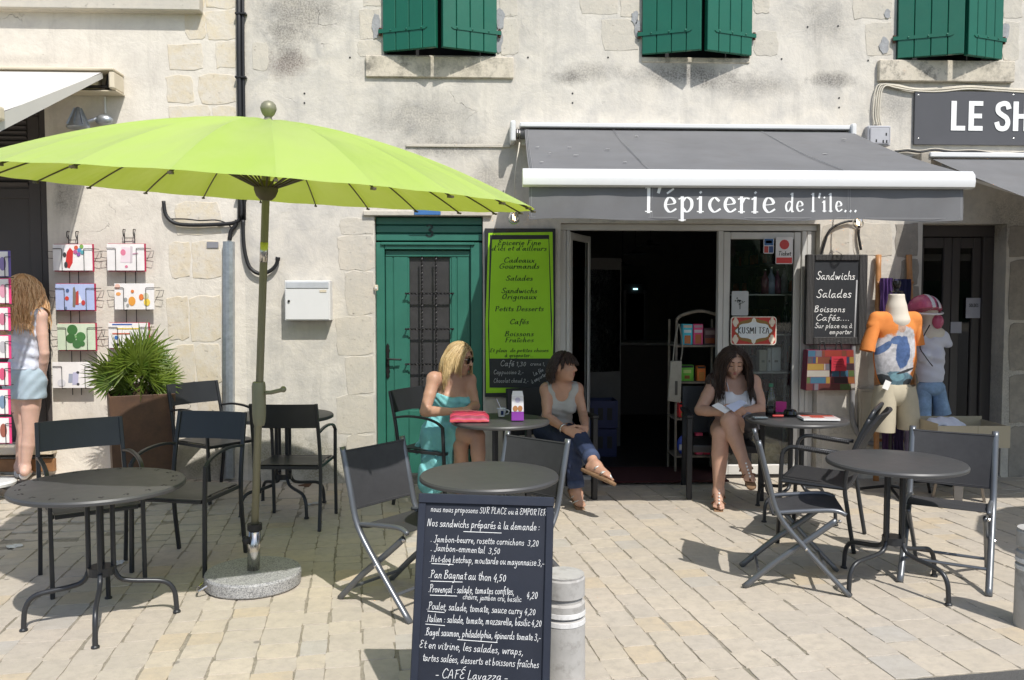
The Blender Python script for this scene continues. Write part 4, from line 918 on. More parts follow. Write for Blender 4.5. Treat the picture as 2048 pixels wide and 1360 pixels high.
for sz in (-1, 1): obj('crest', MB().slab([(cxk+wk*x_, czk+sz*hk_*z_) for x_, z_ in ((-.10,.24),(-.05,.33),(-.035,.42),(0,.47),(.035,.42),(.05,.33),(.10,.24))], ysn-.0078, ysn-.0069), col('#e8e6da', .4), ks)
mb = MB(); letter_mesh(mb, 'KUSMI TEA', (cxk, ysn-.0082, czk-.022), WX, WZ, .026, width=wk*.69, wpen=.28, nib=(.4,0), slant=0, jit=0, align='c'); obj('lettering', mb, M_BLACK, ks)
def sticker(px0, px1, py0, py1, hx_, label, y=.047, parts=()):
    a, b = W(px0, py1, y), W(px1, py0, y); t = thing('sticker', label, 'sticker', ((a.x+b.x)/2, y, a.z))
    obj('backing', MB().slab(rrect(a.x, b.x, a.z, b.z, .012), y-.001, y+.003), col(hx_, .4), t)
    for (u0, u1, v0, v1, h2) in parts: obj('print', MB().box(a.x+(b.x-a.x)*u0, a.x+(b.x-a.x)*u1, y-.0022, y-.0012, a.z+(b.z-a.z)*v0, a.z+(b.z-a.z)*v1), col(h2, .4), t)
    return t, a, b
sticker(1527,1548,476,507,'#d8d8da','small payment-card sticker at the top of the shop window',parts=((.06,.94,.53,.95,'#2f5f95'),(.2,.8,.66,.84,'#c9d6e2'),(.06,.46,.05,.47,'#b8433c'),(.52,.94,.05,.47,'#334a7c')))
t, a, b = sticker(1551,1586,474,528,'#e4e0de','white sticker with red ball reading Ticket',parts=((.04,.96,.03,.24,'#d23a34'),))
obj('red_ball', MB().slab([((a.x+b.x)/2+.042*math.cos(q), a.z+(b.z-a.z)*.72+.042*math.sin(q)) for q in [k*math.pi/10 for k in range(20)]], .0445, .0457), col('#c5302c', .3), t)
mb = MB(); letter_mesh(mb, 'Ticket', ((a.x+b.x)/2, .0456, a.z+.075), WX, WZ, .017, width=.11, wpen=.30, slant=.2, jit=0, align='c'); obj('lettering', mb, M_BLACK, t)
t, a, b = sticker(1463,1497,582,631,'#b9bcbd','pale grey card with a tree drawing stuck above the tea sign')
mb = MB(); cxq, czq = (a.x+b.x)/2, (a.z+b.z)/2; mb.box(cxq-.004, cxq+.004, .0445, .0457, czq-.05, czq)
rn = random.Random(2)
for k in range(26): q = rn.uniform(0, 6.28); r = rn.uniform(.0, .042); mb.box(cxq+r*math.cos(q)-.005, cxq+r*math.cos(q)+.005, .0445, .0457, czq+.022+r*.75*math.sin(q)-.004, czq+.022+r*.75*math.sin(q)+.004)
obj('tree_print', mb, col('#5c605f', .6), t)['kind'] = 'stuff'
# ---------------------------------------------------------------- meter box, pipe, patchwork bag beside the shop
yb_ = -.05; a, b = W(1718,870,yb_), W(1810,778,yb_); m_ = thing('meter_box', 'beige meter box low on the wall behind the mannequin', 'box', ((a.x+b.x)/2, yb_, a.z))
obj('housing', MB().box(a.x, b.x, yb_, -.003, a.z, b.z), P('beige_meter', (.46,.42,.34), .5), m_, bevel=.006); obj('door', MB().box(a.x+.02, b.x-.02, yb_-.008, yb_-.0005, a.z+.02, b.z-.02), P('beige_meter', (.46,.42,.34), .5), m_, bevel=.004)
obj('lock', MB().tube([(a.x+.12,yb_-.006,(a.z+b.z)/2),(a.x+.12,yb_-.014,(a.z+b.z)/2)], .012, 10), M_IRON, m_)
pts = fillet([W(1712,560,-.03), W(1706,690,-.03), W(1704,846,-.03), W(1728,886,-.03), W(1800,892,-.03)], .08); solo('grey_conduit', MB().tube(pts, .022, 10), P('grey_plastic_pipe', (.26,.26,.265), .45), 'grey plastic conduit bending at the wall below the patchwork bag', 'pipe', tuple(pts[-1]), smooth=True)
pts = smooth_path([W(*q, -.03) for q in ((1722,500),(1717,470),(1716,445),(1690,444),(1660,460),(1648,490),(1640,520))], 4); solo('lamp_cable', MB().tube(pts, .011, 6), M_CABLE, 'black cable looping on the wall above the wicker blackboard', 'cable', tuple(pts[0]), smooth=True)
yb_ = -.10; a, b = W(1612,780,yb_), W(1706,700,yb_)
bag = thing('shopping_bag', 'patchwork print shopping bag with red label hanging under the blackboard', 'bag', ((a.x+b.x)/2, yb_, a.z))
mb = MB().add([(a.x-.012,yb_-.03,a.z),(b.x+.012,yb_-.03,a.z),(b.x,yb_-.01,b.z),(a.x+.008,yb_-.01,b.z),(a.x-.012,-.006,a.z),(b.x+.012,-.006,a.z),(b.x,-.006,b.z),(a.x+.008,-.006,b.z)], [(0,1,2,3),(1,5,6,2),(4,0,3,7),(3,2,6,7),(1,0,4,5)])
obj('body', mb, col('#7c2340', .5), bag); rn = random.Random(8)
cols = ['#8a5430','#3a5f74','#8a867a','#5c302c','#262428','#8a3a30','#4f6038','#94783a','#66636a','#30405a','#a09a90','#6e4030','#3a2a2e','#4a4648']
for r in range(6):
    e_ = [0]+sorted(rn.uniform(.05,.95) for _ in range(5))+[1]
    for k in range(6):
        u0, u1 = e_[k]+.004, e_[k+1]-.004; v0, v1 = (r+.03)/6, (r+.97)/6
        q = lambda u, v: (a.x-.012+.02*v+(b.x-a.x+.024-.032*v)*u, yb_-.031+.02*v, a.z+(b.z-a.z)*v)
        obj('patch', MB().quad(q(u0,v0), q(u1,v0), q(u1,v1), q(u0,v1)), col(rn.choice(cols), .35), bag)
c = W(1679,727,-.15); obj('red_label', MB().box(c.x-.065, c.x+.065, -.139, -.137, c.z-.065, c.z+.06), col('#b8303f', .5), bag)
for k in range(4): obj('label_line', MB().box(c.x-.045, c.x+.035-.012*(k%2), -.1402, -.1392, c.z+.035-.022*k, c.z+.038-.022*k), col('#5a1620', .6), bag)
for px in (1645, 1678): p = W(px,700,yb_); obj('handle', MB().tube(smooth_path([(p.x-.03,yb_,b.z-.02),(p.x-.015,yb_+.01,b.z+.06),(p.x+.015,yb_+.01,b.z+.06),(p.x+.03,yb_,b.z-.02)],4), .006, 6), M_BLACK, bag)
# ================================================================ terrace furniture
def face(fx, fy): return math.atan2(fx, -fy)          # local -Y looks along (fx, fy)
def make_table(name, label, loc, rz, dia, h, perforated=False, group='anthracite bistro tables'):
    t = thing(name, label, 'table', loc, rz, group); R_ = dia/2
    obj('table_top', MB().lathe([(0.001,h-.006),(R_*.5,h-.0055),(R_-.020,h-.006),(R_-.006,h-.009),(R_,h-.018),(R_-.001,h-.030),(R_-.008,h-.034),(R_-.014,h-.030),(R_-.016,h-.016),(.001,h-.014)], 64), M_TOP, t, local=True, angle=.5)
    for k in range(4):
        a = k*math.pi/2+.2; c, s = math.cos(a), math.sin(a)
        prof = [(.055,h-.02),(.055,.30),(.060,.245),(.085,.205),(.14,.188),(.22,.178),(.275,.168),(.310,.145),(.330,.105),(.336,.05),(.338,.004)]
        pts = smooth_path([(r*c, r*s, z) for r, z in prof], 4)
        lg = obj('leg', MB().tube(pts, .0125, 8), M_DARK, t, local=True, smooth=True)
        obj('foot_pad', MB().lathe([(.013,.014),(.019,.008),(.019,0),(.001,0)], 12, (.338*c, .338*s, 0)), M_DARK, lg, local=True)
    obj('leg_collar', MB().lathe([(.045,.235),(.062,.235),(.062,.275),(.045,.275)], 16), M_DARK, t, local=True)
    obj('under_plate', MB().lathe([(.001,h-.024),(.10,h-.024),(.10,h-.0145),(.001,h-.0145)], 20), M_DARK, t, local=True)
    if perforated:
        mb = MB()
        for k in range(20):
            a = 2*math.pi*k/20
            for da, dr in ((-.022,0),(.022,0),(0,.016)): 
                x, y = (R_-.06+dr)*math.cos(a+da), (R_-.06+dr)*math.sin(a+da); mb.lathe([(.0055,h-.0055),(.0055,h-.0048)], 6, (x,y,0))
        obj('perforation', mb, M_BLACK, t, local=True)['kind'] = 'stuff'
    return t
T1 = make_table('bistro_table', 'round dark table with perforated rim in front at left', (-1.82,-3.07,0), .12, .79, .69, True)
T2 = make_table('bistro_table', 'round dark table with an ashtray against the wall behind the parasol pole', (-1.42,-.92,.005), .5, .74, .72)
T3 = make_table('bistro_table', 'round dark table holding the pink pouch and coffee cup', (.18,-1.22,0), .3, .70, .72)
T4 = make_table('bistro_table', 'round dark table with magazine and ashtray beside the woman in white', (2.32,-1.22,0), .35, .72, .72)
T5 = make_table('bistro_table', 'empty round dark table in front at right', (2.29,-2.73,0), .22, .72, .70)
TM = make_table('bistro_table', 'empty round dark table right behind the standing menu board', (.07,-2.99,0), .1, .70, .70)
def make_chair(label, loc, rz, arms, group='flat-backed metal chairs'):
    t = thing('metal_chair', label, 'chair', loc, rz, group); q = .022
    # seat: sheet with a slight dish and turned-down edge
    mb = MB(); n = 8
    for j in range(n+1):
        for i in range(n+1):
            x, y = -.205+.41*i/n, -.215+.42*j/n
            mb.v.append((x, y, .445-.010*math.sin(math.pi*i/n)*math.sin(math.pi*j/n)-(.012*max(0,(n*.2-j)/(n*.2)))))
    m = n+1
    for j in range(n):
        for i in range(n): k = j*m+i; mb.f.append((k, k+1, k+m+1, k+m))
    b = len(mb.v); mb.v += [(x,y,z-.006) for x,y,z in mb.v]
    for j in range(n):
        for i in range(n): k = b+j*m+i; mb.f.append((k+m, k+m+1, k+1, k))
    obj('seat', mb, M_TOP, t, local=True, angle=.5)
    obj('seat_frame', MB().bar([(-.205,-.20,.425),(.205,-.20,.425)],.02,.024).bar([(-.205,.195,.425),(.205,.195,.425)],.02,.024).bar([(-.216,-.20,.426),(-.216,.21,.426)],.018,.022).bar([(.216,-.20,.426),(.216,.21,.426)],.018,.022), M_DARK, t, local=True, bevel=.002)
    for s in (-1, 1):
        obj('leg', MB().bar(smooth_path([(s*.226,.255,0),(s*.226,.215,.25),(s*.226,.205,.42),(s*.224,.225,.60),(s*.220,.285,.87)],4), q, q, (1,0,0)), M_DARK, t, local=True, bevel=.003)
        top = .43 if not arms else .63
        obj('leg', MB().bar([(s*.228,-.225,0),(s*.228,-.212,.43),(s*.232,-.205,top)], q, q, (1,0,0)), M_DARK, t, local=True, bevel=.003)
        if arms: obj('arm', MB().bar(smooth_path([(s*.232,-.205,.625),(s*.234,-.15,.662),(s*.234,-.05,.685),(s*.232,.10,.690),(s*.226,.235,.672)],4), q, .016, (1,0,0)), M_DARK, t, local=True, bevel=.003)
    mb = MB(); n = 10
    for j in range(6):
        for i in range(n+1):
            u = i/n*2-1; z = .705+.165*j/5; mb.v.append((u*.215, .248+.04*(j/5)+.022*(1-u*u), z))
    for j in range(5):
        for i in range(n): k = j*(n+1)+i; mb.f.append((k, k+1, k+n+2, k+n+1))
    b = len(mb.v); mb.v += [(x, y+.006, z) for x, y, z in mb.v]
    for j in range(5):
        for i in range(n): k = b+j*(n+1)+i; mb.f.append((k+n+1, k+n+2, k+1, k))
    e = [*range(n+1)]; tp = [5*(n+1)+i for i in range(n+1)]
    for L in (e, tp[::-1]):
        for a, c in zip(L, L[1:]): mb.f.append((a, a+b, c+b, c))
    obj('backrest', mb, M_DARK, t, local=True, angle=.5); return t
make_chair('metal chair facing the camera behind the perforated left table', (-2.15,-2.43,0), face(.55,-.83), True)
make_chair('metal armchair between the left table and the parasol pole', (-1.70,-2.16,0), face(-.22,-.97), True)
make_chair('metal chair beside the steel planter, turned towards the wall table', (-2.02,-.55,.035), face(.80,-.60), True)
make_chair('metal chair seen from behind at the table by the wall', (-1.26,-1.24,0), face(.07,1), True)
make_chair('metal armchair under the woman in the turquoise dress', (-.29,-.72,0), face(.85,-.53), True)
M_TEX = P('charcoal_mesh_fabric', (.040,.040,.043), .75, var=.14, scale=14, bump=.5, bscale=420, bdist=.001)
M_TUBE = P('grey_lacquered_tube', (.15,.16,.175), .33, .5, var=.06, bump=.03)
def make_folding(label, loc, rz, group='folding chairs with mesh fabric'):
    t = thing('folding_chair', label, 'chair', loc, rz, group)
    post = lambda s: smooth_path([(s*.215,.205,.815),(s*.215,.150,.60),(s*.215,.095,.42),(s*.215,-.05,.24),(s*.215,-.27,.004)],5)
    for s in (-1, 1):
        p = obj('back_post', MB().tube(post(s), .0135, 8, flatten=1.35), M_TUBE, t, local=True, smooth=True)
        obj('rear_leg', MB().tube(smooth_path([(s*.188,-.20,.40),(s*.188,-.06,.285),(s*.188,.10,.16),(s*.188,.27,.004)],5), .0125, 8, flatten=1.35), M_TUBE, t, local=True, smooth=True)
        obj('seat_rail', MB().tube(smooth_path([(s*.205,-.245,.435),(s*.205,-.18,.455),(s*.205,0,.440),(s*.205,.12,.425)],4), .0125, 8), M_TUBE, t, local=True, smooth=True)
        obj('rivet', MB().ball((s*.231,-.045,.245), .009, .009, .009, 8, 5), M_STEEL, t, local=True); obj('rivet', MB().ball((s*.205,-.215,.398), .010, .010, .010, 8, 5), M_STEEL, t, local=True)
    obj('stretcher', MB().tube([(-.187,.19,.075),(.187,.19,.075)], .009, 8), M_TUBE, t, local=True); obj('stretcher', MB().tube([(-.214,-.16,.115),(.214,-.16,.115)], .009, 8), M_TUBE, t, local=True)
    def cloth(fn, nu=10, nv=8):
        mb = MB()
        for j in range(nv+1):
            for i in range(nu+1): mb.v.append(fn(i/nu*2-1, j/nv))
        for j in range(nv):
            for i in range(nu): k = j*(nu+1)+i; mb.f.append((k, k+1, k+nu+2, k+nu+1))
        b = len(mb.v); mb.v += [(x, y+.003, z-.003) for x, y, z in mb.v]
        for j in range(nv):
            for i in range(nu): k = b+j*(nu+1)+i; mb.f.append((k+nu+1, k+nu+2, k+1, k))
        return mb
    obj('seat', cloth(lambda u, v: (u*.203, -.245+.37*v, .442+.016*math.sin(math.pi*min(1,v*1.3))-.030*v-.014*(1-u*u)*math.sin(math.pi*v)), 10, 8), M_TEX, t, local=True, smooth=True)
    bk = obj('backrest', cloth(lambda u, v: (u*.213, .128+.066*v+.020*(1-u*u)-.006, .500+.300*v-.006*(1-u*u)), 10, 8), M_TEX, t, local=True, smooth=True)
    for z, y in ((.792,.197), (.508,.136)):
        obj('hem', MB().tube([(u*.213, y+.020*(1-u*u)-.009, z-.004*(1-u*u)) for u in [k/6-1 for k in range(13)]], .0045, 6), M_TEX, bk, local=True)
    return t
make_folding('folding chair at the left of the table behind the menu board', (-.385,-2.83,0), face(.77,-.64))
make_folding('folding chair tucked in behind the table of the menu board', (.205,-2.68,0), face(-.68,-.73))
make_folding('folding chair in front at right, seen from its side', (1.77,-2.62,0), face(.96,-.26))
make_folding('folding chair behind the front right table, facing the camera', (2.68,-2.58,0), face(-.55,-.83))
# woven tube armchair
M_WOV = P('black_woven_cord', (.030,.030,.032), .6, var=.3, scale=60, bump=.9, bscale=220, bdist=.003)
t = thing('woven_armchair', 'black tube armchair with woven seat and coiled arms at the magazine table', 'chair', (2.26,-1.82,0), face(-.85,.53))
for s in (-1, 1):
    x = s*.25
    obj('leg', MB().tube(fillet([(x,-.22,.005),(x,-.20,.64),(x,.16,.62)], .09), .0135, 8), M_DARK, t, local=True, smooth=True)
    ar = obj('coiled_arm', MB().tube([(x,-.10+.0065*k,.6345-.0006*k) for k in range(37)], [.0165 if k%2 else .0185 for k in range(37)], 8), M_WOV, t, local=True)
    obj('leg', MB().tube(smooth_path([(x,.24,.005),(x,.20,.25),(x,.18,.44),(x,.23,.65),(x*.98,.31,.84)],5), .0135, 8), M_DARK, t, local=True, smooth=True)
obj('back_frame', MB().tube(fillet([(-.245,.30,.82),(-.225,.335,.89),(.225,.335,.89),(.245,.30,.82)], .05), .0135, 8), M_DARK, t, local=True, smooth=True)
def slabmesh(f, nu=10, nv=10, th=.018, ax=2):
    mb = MB()
    for j in range(nv+1):
        for i in range(nu+1): mb.v.append(f(i/nu*2-1, j/nv))
    for j in range(nv):
        for i in range(nu): k = j*(nu+1)+i; mb.f.append((k, k+1, k+nu+2, k+nu+1))
    b = len(mb.v); mb.v += [tuple(c-(th if a == ax else 0) for a, c in enumerate(v)) for v in mb.v]
    for j in range(nv):
        for i in range(nu): k = b+j*(nu+1)+i; mb.f.append((k+nu+1, k+nu+2, k+1, k))
    rim = [i for i in range(nu+1)]+[j*(nu+1)+nu for j in range(1,nv+1)]+[nv*(nu+1)+i for i in range(nu-1,-1,-1)]+[j*(nu+1) for j in range(nv-1,0,-1)]
    for a, c in zip(rim, rim[1:]+rim[:1]): mb.f.append((a, a+b, c+b, c))
    return mb
obj('seat', slabmesh(lambda u, v: (u*.24, -.21+.40*v, .43-.022*v-.012*(1-u*u))), M_WOV, t, local=True, angle=.6)
obj('backrest', slabmesh(lambda u, v: (u*(.235-.02*v*v), .195+.14*v*v+.05*v+.03*(1-u*u), .47+.40*v), th=.022, ax=1), M_WOV, t, local=True, angle=.6)
obj('seat_rail', MB().tube([(-.25,-.205,.42),(.25,-.205,.42)], .012, 8).tube([(-.25,-.2,.41),(-.25,.19,.40)], .012, 8).tube([(.25,-.2,.41),(.25,.19,.40)], .012, 8), M_DARK, t, local=True)
# black armchairs under the two brunettes
M_BCH = P('black_resin', (.016,.016,.018), .45, var=.15, scale=30, bump=.3, bscale=150)
def make_black(label, loc, rz, group='black armchairs by the shop door'):
    t = thing('black_armchair', label, 'chair', loc, rz, group)
    for s in (-1, 1):
        obj('leg', MB().box(s*.275-.021, s*.275+.021, -.26, -.218, 0, .64), M_BCH, t, local=True, bevel=.004); obj('leg', MB().bar([(s*.265,.27,0),(s*.265,.22,.42),(s*.262,.27,.84)], .04, .04, (1,0,0)), M_BCH, t, local=True, bevel=.004)
        obj('arm', MB().box(s*.275-.028, s*.275+.028, -.265, .25, .641, .667), M_BCH, t, local=True, bevel=.006)
    obj('seat', MB().box(-.252, .252, -.25, .22, .37, .43), M_BCH, t, local=True, bevel=.012, seg=2)
    obj('backrest', slabmesh(lambda u, v: (u*.245, .225+.055*v+.012*(1-u*u), .46+.38*v), th=.03, ax=1), M_BCH, t, local=True, angle=.6); return t
make_black('black armchair under the woman in the grey top', (.60,-.52,0), face(.28,-.96))
make_black('black armchair under the woman in the white camisole', (1.98,-.50,0), face(-.14,-1))
# ================================================================ parasol
def lime():
    t = NT('lime_parasol_cloth'); n = t.noise(5, 5, .6); c = t.mix(t.n('ShaderNodeObjectInfo').outputs['Random'], (.50,.72,.10), (.58,.79,.16)); c = t.mix(t.ramp(n, [(.35,0),(.7,.5)]), c, (.60,.77,.20))
    tl = t.n('ShaderNodeBsdfTranslucent'); mx = t.n('ShaderNodeMixShader'); mx.inputs[0].default_value = .34
    t.bump(t.noise(2.2, 2, .45, vec=t.mapping((.8,3.2,1))), .32, .05); t.fin(c, .42, 0, .7); t.b.inputs['Sheen Weight'].default_value = .25
    t.l(t.mix(.8, c, (.50,.56,.010)), tl.inputs[0]); t.l(t.b.outputs[0], mx.inputs[1]); t.l(tl.outputs[0], mx.inputs[2]); t.l(mx.outputs[0], t.o.inputs[0]); return t.m
M_LIMEC = lime(); M_POLE = P('olive_grey_lacquer', (.25,.24,.165), .45, .2, var=.05); M_RIB = P('brown_fibre_rib', (.10,.085,.045), .5, var=.1)
bx, by = -1.222, -2.56
par = thing('parasol', 'big lime green parasol with many ribs on a granite foot', 'parasol', (bx, by, 0))
ax = Vector((.059,-.064,1)).normalized()
hub = W(519,372,by+.02); C0 = Vector((hub.x, hub.y, 0)); RC = 1.41
# rim plane passes 2.17 m up at the axis; local frame around the tilted axis
cen = Vector((-1.09, -2.70, 2.129)); ex = Vector((1,0,0)); ex = (ex-ax*ex.dot(ax)).normalized(); ey = ax.cross(ex)
FR = Matrix((( ex.x, ey.x, ax.x, cen.x), (ex.y, ey.y, ax.y, cen.y), (ex.z, ey.z, ax.z, cen.z), (0,0,0,1)))
LOC = Matrix.Translation((-bx, -by, 0)) @ FR
HZ = .366; prz = lambda r: HZ*(1-(r/RC)**1.78)                  # dome profile
NR = 24; nr, na = 16, 6
def panel():
    mb = MB()
    for j in range(nr+1):
        r = .035+(RC-.035)*j/nr
        for i in range(na+1):
            u = i/na; a = 2*math.pi*(u-.5)/NR; s = 4*u*(1-u); rr = r*(1-.003*s*(j/nr)**3)
            mb.v.append((rr*math.cos(a), rr*math.sin(a), prz(r)-.022*s*math.sin(math.pi*min(1,r/RC))+.0025*math.sin(j*1.3+i)*s))
    for j in range(nr):
        for i in range(na): k = j*(na+1)+i; mb.f.append((k, k+na+1, k+na+2, k+1))
    me = mb.mesh('canopy_panel', True); me.materials.append(M_LIMEC); return me
pm = panel(); rpts = [(.05+(RC-.045)*k/14) for k in range(15)]
rm = MB().tube([(r, 0, prz(r)-.012) for r in rpts], .0045, 6).mesh('rib', True); rm.materials.append(M_RIB)
rr_ = .62; sm = MB().tube([(.04,0,.02),(rr_*.5,0,.135),(rr_,0,prz(rr_)-.016)], .0055, 6).mesh('strut', True); sm.materials.append(M_RIB)
tm = MB().box(RC-.02, RC+.008, -.007, .007, -.016, -.006).mesh('rib_tip'); tm.materials.append(M_RIB)
for k in range(NR):
    for nm, me, off in (('canopy_panel', pm, .5), ('rib', rm, 0)):
        o = bpy.data.objects.new(nm, me); coll(o); o.parent = par; o.matrix_basis = LOC @ Matrix.Rotation(2*math.pi*(k+off)/NR, 4, 'Z')
        if nm == 'rib':
            for n2, m2 in (('strut', sm), ('rib_tip', tm)): c = bpy.data.objects.new(n2, m2); coll(c); c.parent = o
h0 = FR @ Vector((0,0,.02)); top = FR @ Vector((0,0,HZ)); b0 = Vector((bx, by, .085))
obj('pole', MB().tube([b0+(h0-b0)*.02, h0, top], .0200, 14), M_POLE, par, smooth=True)
obj('hub', MB().lathe([(.03,-.05),(.05,-.03),(.062,0),(.062,.02),(.04,.035),(.03,.05)], 16).xf(FR @ Matrix.Translation((0,0,.01))), M_RIB, par, angle=.5)
obj('joint_sleeve', MB().tube([b0+(h0-b0)*.815, b0+(h0-b0)*.865], .0212, 14), M_STEEL, par, smooth=True)
obj('finial', MB().lathe([(.055,.0),(.05,.012),(.028,.022),(.026,.035),(.044,.055),(.056,.085),(.058,.098),(.050,.125),(.030,.145),(.004,.152)], 20).xf(FR @ Matrix.Translation((0,0,HZ-.005)) @ Matrix.Scale(.72, 4)), M_POLE, par, angle=.6)
cz = b0+(h0-b0)*((1.02-.085)/(h0.z-.085)); ck = obj('crank_housing', MB().lathe([(.026,-.13),(.033,-.11),(.037,-.06),(.037,.085),(.033,.105),(.026,.11)], 14, cz), M_POLE, par, angle=.5)
obj('crank_handle', MB().tube([(cz.x+.04,cz.y-.01,cz.z+.05),(cz.x+.07,cz.y-.02,cz.z+.052),(cz.x+.135,cz.y-.03,cz.z+.068)], .011, 8).ball((cz.x+.137,cz.y-.03,cz.z+.07), .017), M_POLE, ck)
sv = obj('steel_sleeve', MB().tube([(bx,by,.075), b0+(h0-b0)*.115], .034, 16), M_STEEL, par, smooth=True); st_ = b0+(h0-b0)*.115
obj('collar', MB().tube([st_-Vector((0,0,.012)), st_+Vector((0,0,.022))], .040, 16), M_BLACK, par, angle=.5)
kn = b0+(h0-b0)*.07; obj('knob', MB().ball((kn.x-.035,kn.y-.035,kn.z+.03), .022,.022,.026, 8, 6), M_BLACK, sv)
def granite():
    t = NT('grey_granite'); v = t.n('ShaderNodeTexVoronoi'); v.inputs['Scale'].default_value = 230; t.l(t.co, v.inputs['Vector']); sx = t.n('ShaderNodeSeparateColor'); t.l(v.outputs['Color'], sx.inputs[0])
    c = t.ramp(sx.outputs[0], [(0,(.17,.17,.175)),(.22,(.27,.27,.275)),(.45,(.38,.38,.38)),(.75,(.46,.46,.45)),(1,(.54,.535,.53))], 'CONSTANT'); return t.fin(c, .5)
gb = obj('granite_foot', MB().lathe([(.001,.004),(.248,.004),(.255,.012),(.258,.07),(.252,.082),(.04,.084),(.001,.084)], 48, (bx,by,0)), granite(), par, angle=.5)
a_ = math.radians(212); px_, py_ = bx+.262*math.cos(a_), by+.262*math.sin(a_)
obj('carry_handle', MB().tube(fillet([(px_+.03,py_-.05,.06),(px_-.02,py_-.07,.03),(px_-.04,py_+.03,.03),(px_+.0,py_+.06,.06)], .03), .006, 6), M_STEEL, gb)
# ================================================================ bollards
M_CONC = P('worn_pale_concrete', (.44,.425,.40), .85, var=.14, scale=7, bump=.4, bscale=70, dirt=.55)
def bollard(label, loc):
    t = thing('bollard', label, 'bollard', loc, 0, 'grooved concrete bollards')
    obj('post', MB().lathe([(.090,0),(.088,.30),(.078,.308),(.078,.325),(.087,.332),(.087,.362),(.077,.370),(.077,.385),(.087,.392),(.087,.462),(.082,.470),(.001,.471)], 36), M_CONC, t, local=True, angle=.5)
    for z0 in (.298, .333): obj('white_band', MB().lathe([(.0885,z0-.018),(.0905,z0-.016),(.0895,z0+.002),(.0885,z0+.003)], 36, cap=False), P('chipped_white_paint', (.72,.71,.69), .6, var=.1, scale=20, dirt=.4), t, local=True, angle=.5)
    obj('cap', MB().lathe([(.0835,.4715),(.084,.477),(.001,.480)], 36), M_CONC, t, local=True, angle=.5); return t
bollard('pale concrete bollard with white bands beside the standing menu board', (.355,-3.86,-.008)); bollard('pale concrete bollard cut off by the right edge of the picture', (2.685,-3.33,0))
# ================================================================ standing menu board
AL = W(838,986,-4.06); ROLL = .037; ux_ = Vector((1,-.02,-ROLL)).normalized(); tl = AL.copy(); zt_ = tl.z; W_ = .508
nrm_ = Vector((ux_.y, -ux_.x, 0)).normalized(); LEAN = .20; uz_ = Vector((ROLL,0,1)) - nrm_*LEAN; uz_ = (uz_-ux_*uz_.dot(ux_)).normalized(); nn = ux_.cross(uz_).normalized()
Hb = (zt_-.004)/uz_.z
ab = thing('menu_easel', 'standing navy blackboard with the handwritten sandwich menu', 'menu board', (tl.x+W_/2*ux_.x, tl.y+.05, -.01))
MB_ = Matrix((( ux_.x, -nn.x, uz_.x, tl.x), (ux_.y, -nn.y, uz_.y, tl.y), (ux_.z, -nn.z, uz_.z, zt_), (0,0,0,1)))   # x right, y into the board, z up, origin top-left
M_NAVY = P('navy_black_frame', (.022,.026,.040), .42, var=.12, scale=6); M_NAVS = P('navy_black_slate', (.016,.019,.030), .5, var=.2, scale=5)
f = .029
obj('frame_rail', MB().box(0, W_, -.012, .02, -.036, 0).xf(MB_), M_NAVY, ab, bevel=.003); obj('frame_rail', MB().box(0, W_, -.012, .02, -Hb+.02, -Hb+.09).xf(MB_), M_NAVY, ab, bevel=.003)
obj('frame_stile', MB().box(0, f, -.010, .02, -Hb, -.0365).xf(MB_), M_NAVY, ab, bevel=.003); obj('frame_stile', MB().box(W_-f, W_, -.010, .02, -Hb, -.0365).xf(MB_), M_NAVY, ab, bevel=.003)
sl_b = obj('slate', MB().box(f-.002, W_-f+.002, .0, .012, -Hb+.08, -.034).xf(MB_), M_NAVS, ab)
back = Vector((0,0,1))*0
bkm = tl+ux_*W_*.5
for s in (.02, W_-.055):
    p = tl+ux_*s; obj('rear_leg', MB().bar([p-nn*.022-uz_*.03, p-nrm_*.50+Vector((0,0,-zt_-.005))], .035, .018, ux_), M_NAVY, ab, bevel=.002)
obj('rear_brace', MB().bar([tl+ux_*.03-nrm_*.33+Vector((0,0,-.55)), tl+ux_*(W_-.03)-nrm_*.33+Vector((0,0,-.55))], .03, .015), M_NAVY, ab)
def hitb(px, py):
    d = ray(px, py); t = (tl-CAM).dot(nn)/d.dot(nn); return CAM+d*t
def line(tx, x0, y0, x1, y1, hpx, pen=.12, seed=0):
    a, b = hitb(x0, y0), hitb(x1, y1); u = (b-a); sc = u.length/abs(x1-x0); mb = MB()
    up = (uz_-u.normalized()*uz_.dot(u.normalized())).normalized()
    letter_mesh(mb, tx, a, u, up, hpx*sc*.86, width=u.length, wpen=pen, slant=.16, jit=.05, gap=.06, depth=.0012, seed=seed); obj('lettering', mb, M_INK, sl_b)
for i, q in enumerate((('nous nous proposons SUR PLACE ou à EMPORTER',861,1023,1092,1031,7.2),('Nos sandwichs préparés à la demande :',854,1052,1079,1061,9),('. Jambon-beurre, rosette cornichons  3,20',861,1083,1077,1092,8),('. Jambon-emmental  3,50',861,1101,1000,1108,8),
    ('.Hot-dog ketchup, moutarde ou mayonnaise 3,-',859,1123,1088,1132,8),('.Pan Bagnat au thon 4,50',857,1155,1012,1163,9.5),('.Provençal : salade, tomates confites,',856,1184,1028,1189,8.5),('chèvre, jambon cru, basilic',925,1198,1042,1204,7),('4,20',1053,1196,1075,1197,9),
    ('.Poulet, salade, tomate, sauce curry 4,20',853,1218,1071,1230,8.5),('.Italien : salade, tomate, mozzarella, basilic 4,20',851,1243,1083,1253,8.5),('.Bagel saumon, philadelphia, épinards tomate 3,-',849,1270,1081,1281,8.5),('Et en vitrine, les salades, wraps,',838,1295,1046,1310,9),
    ('tartes salées, desserts et boissons fraîches',844,1321,1077,1336,8.5),('- CAFÉ Lavazza -',870,1355,1015,1362,10))): line(*q, seed=40+i)
mb = MB()
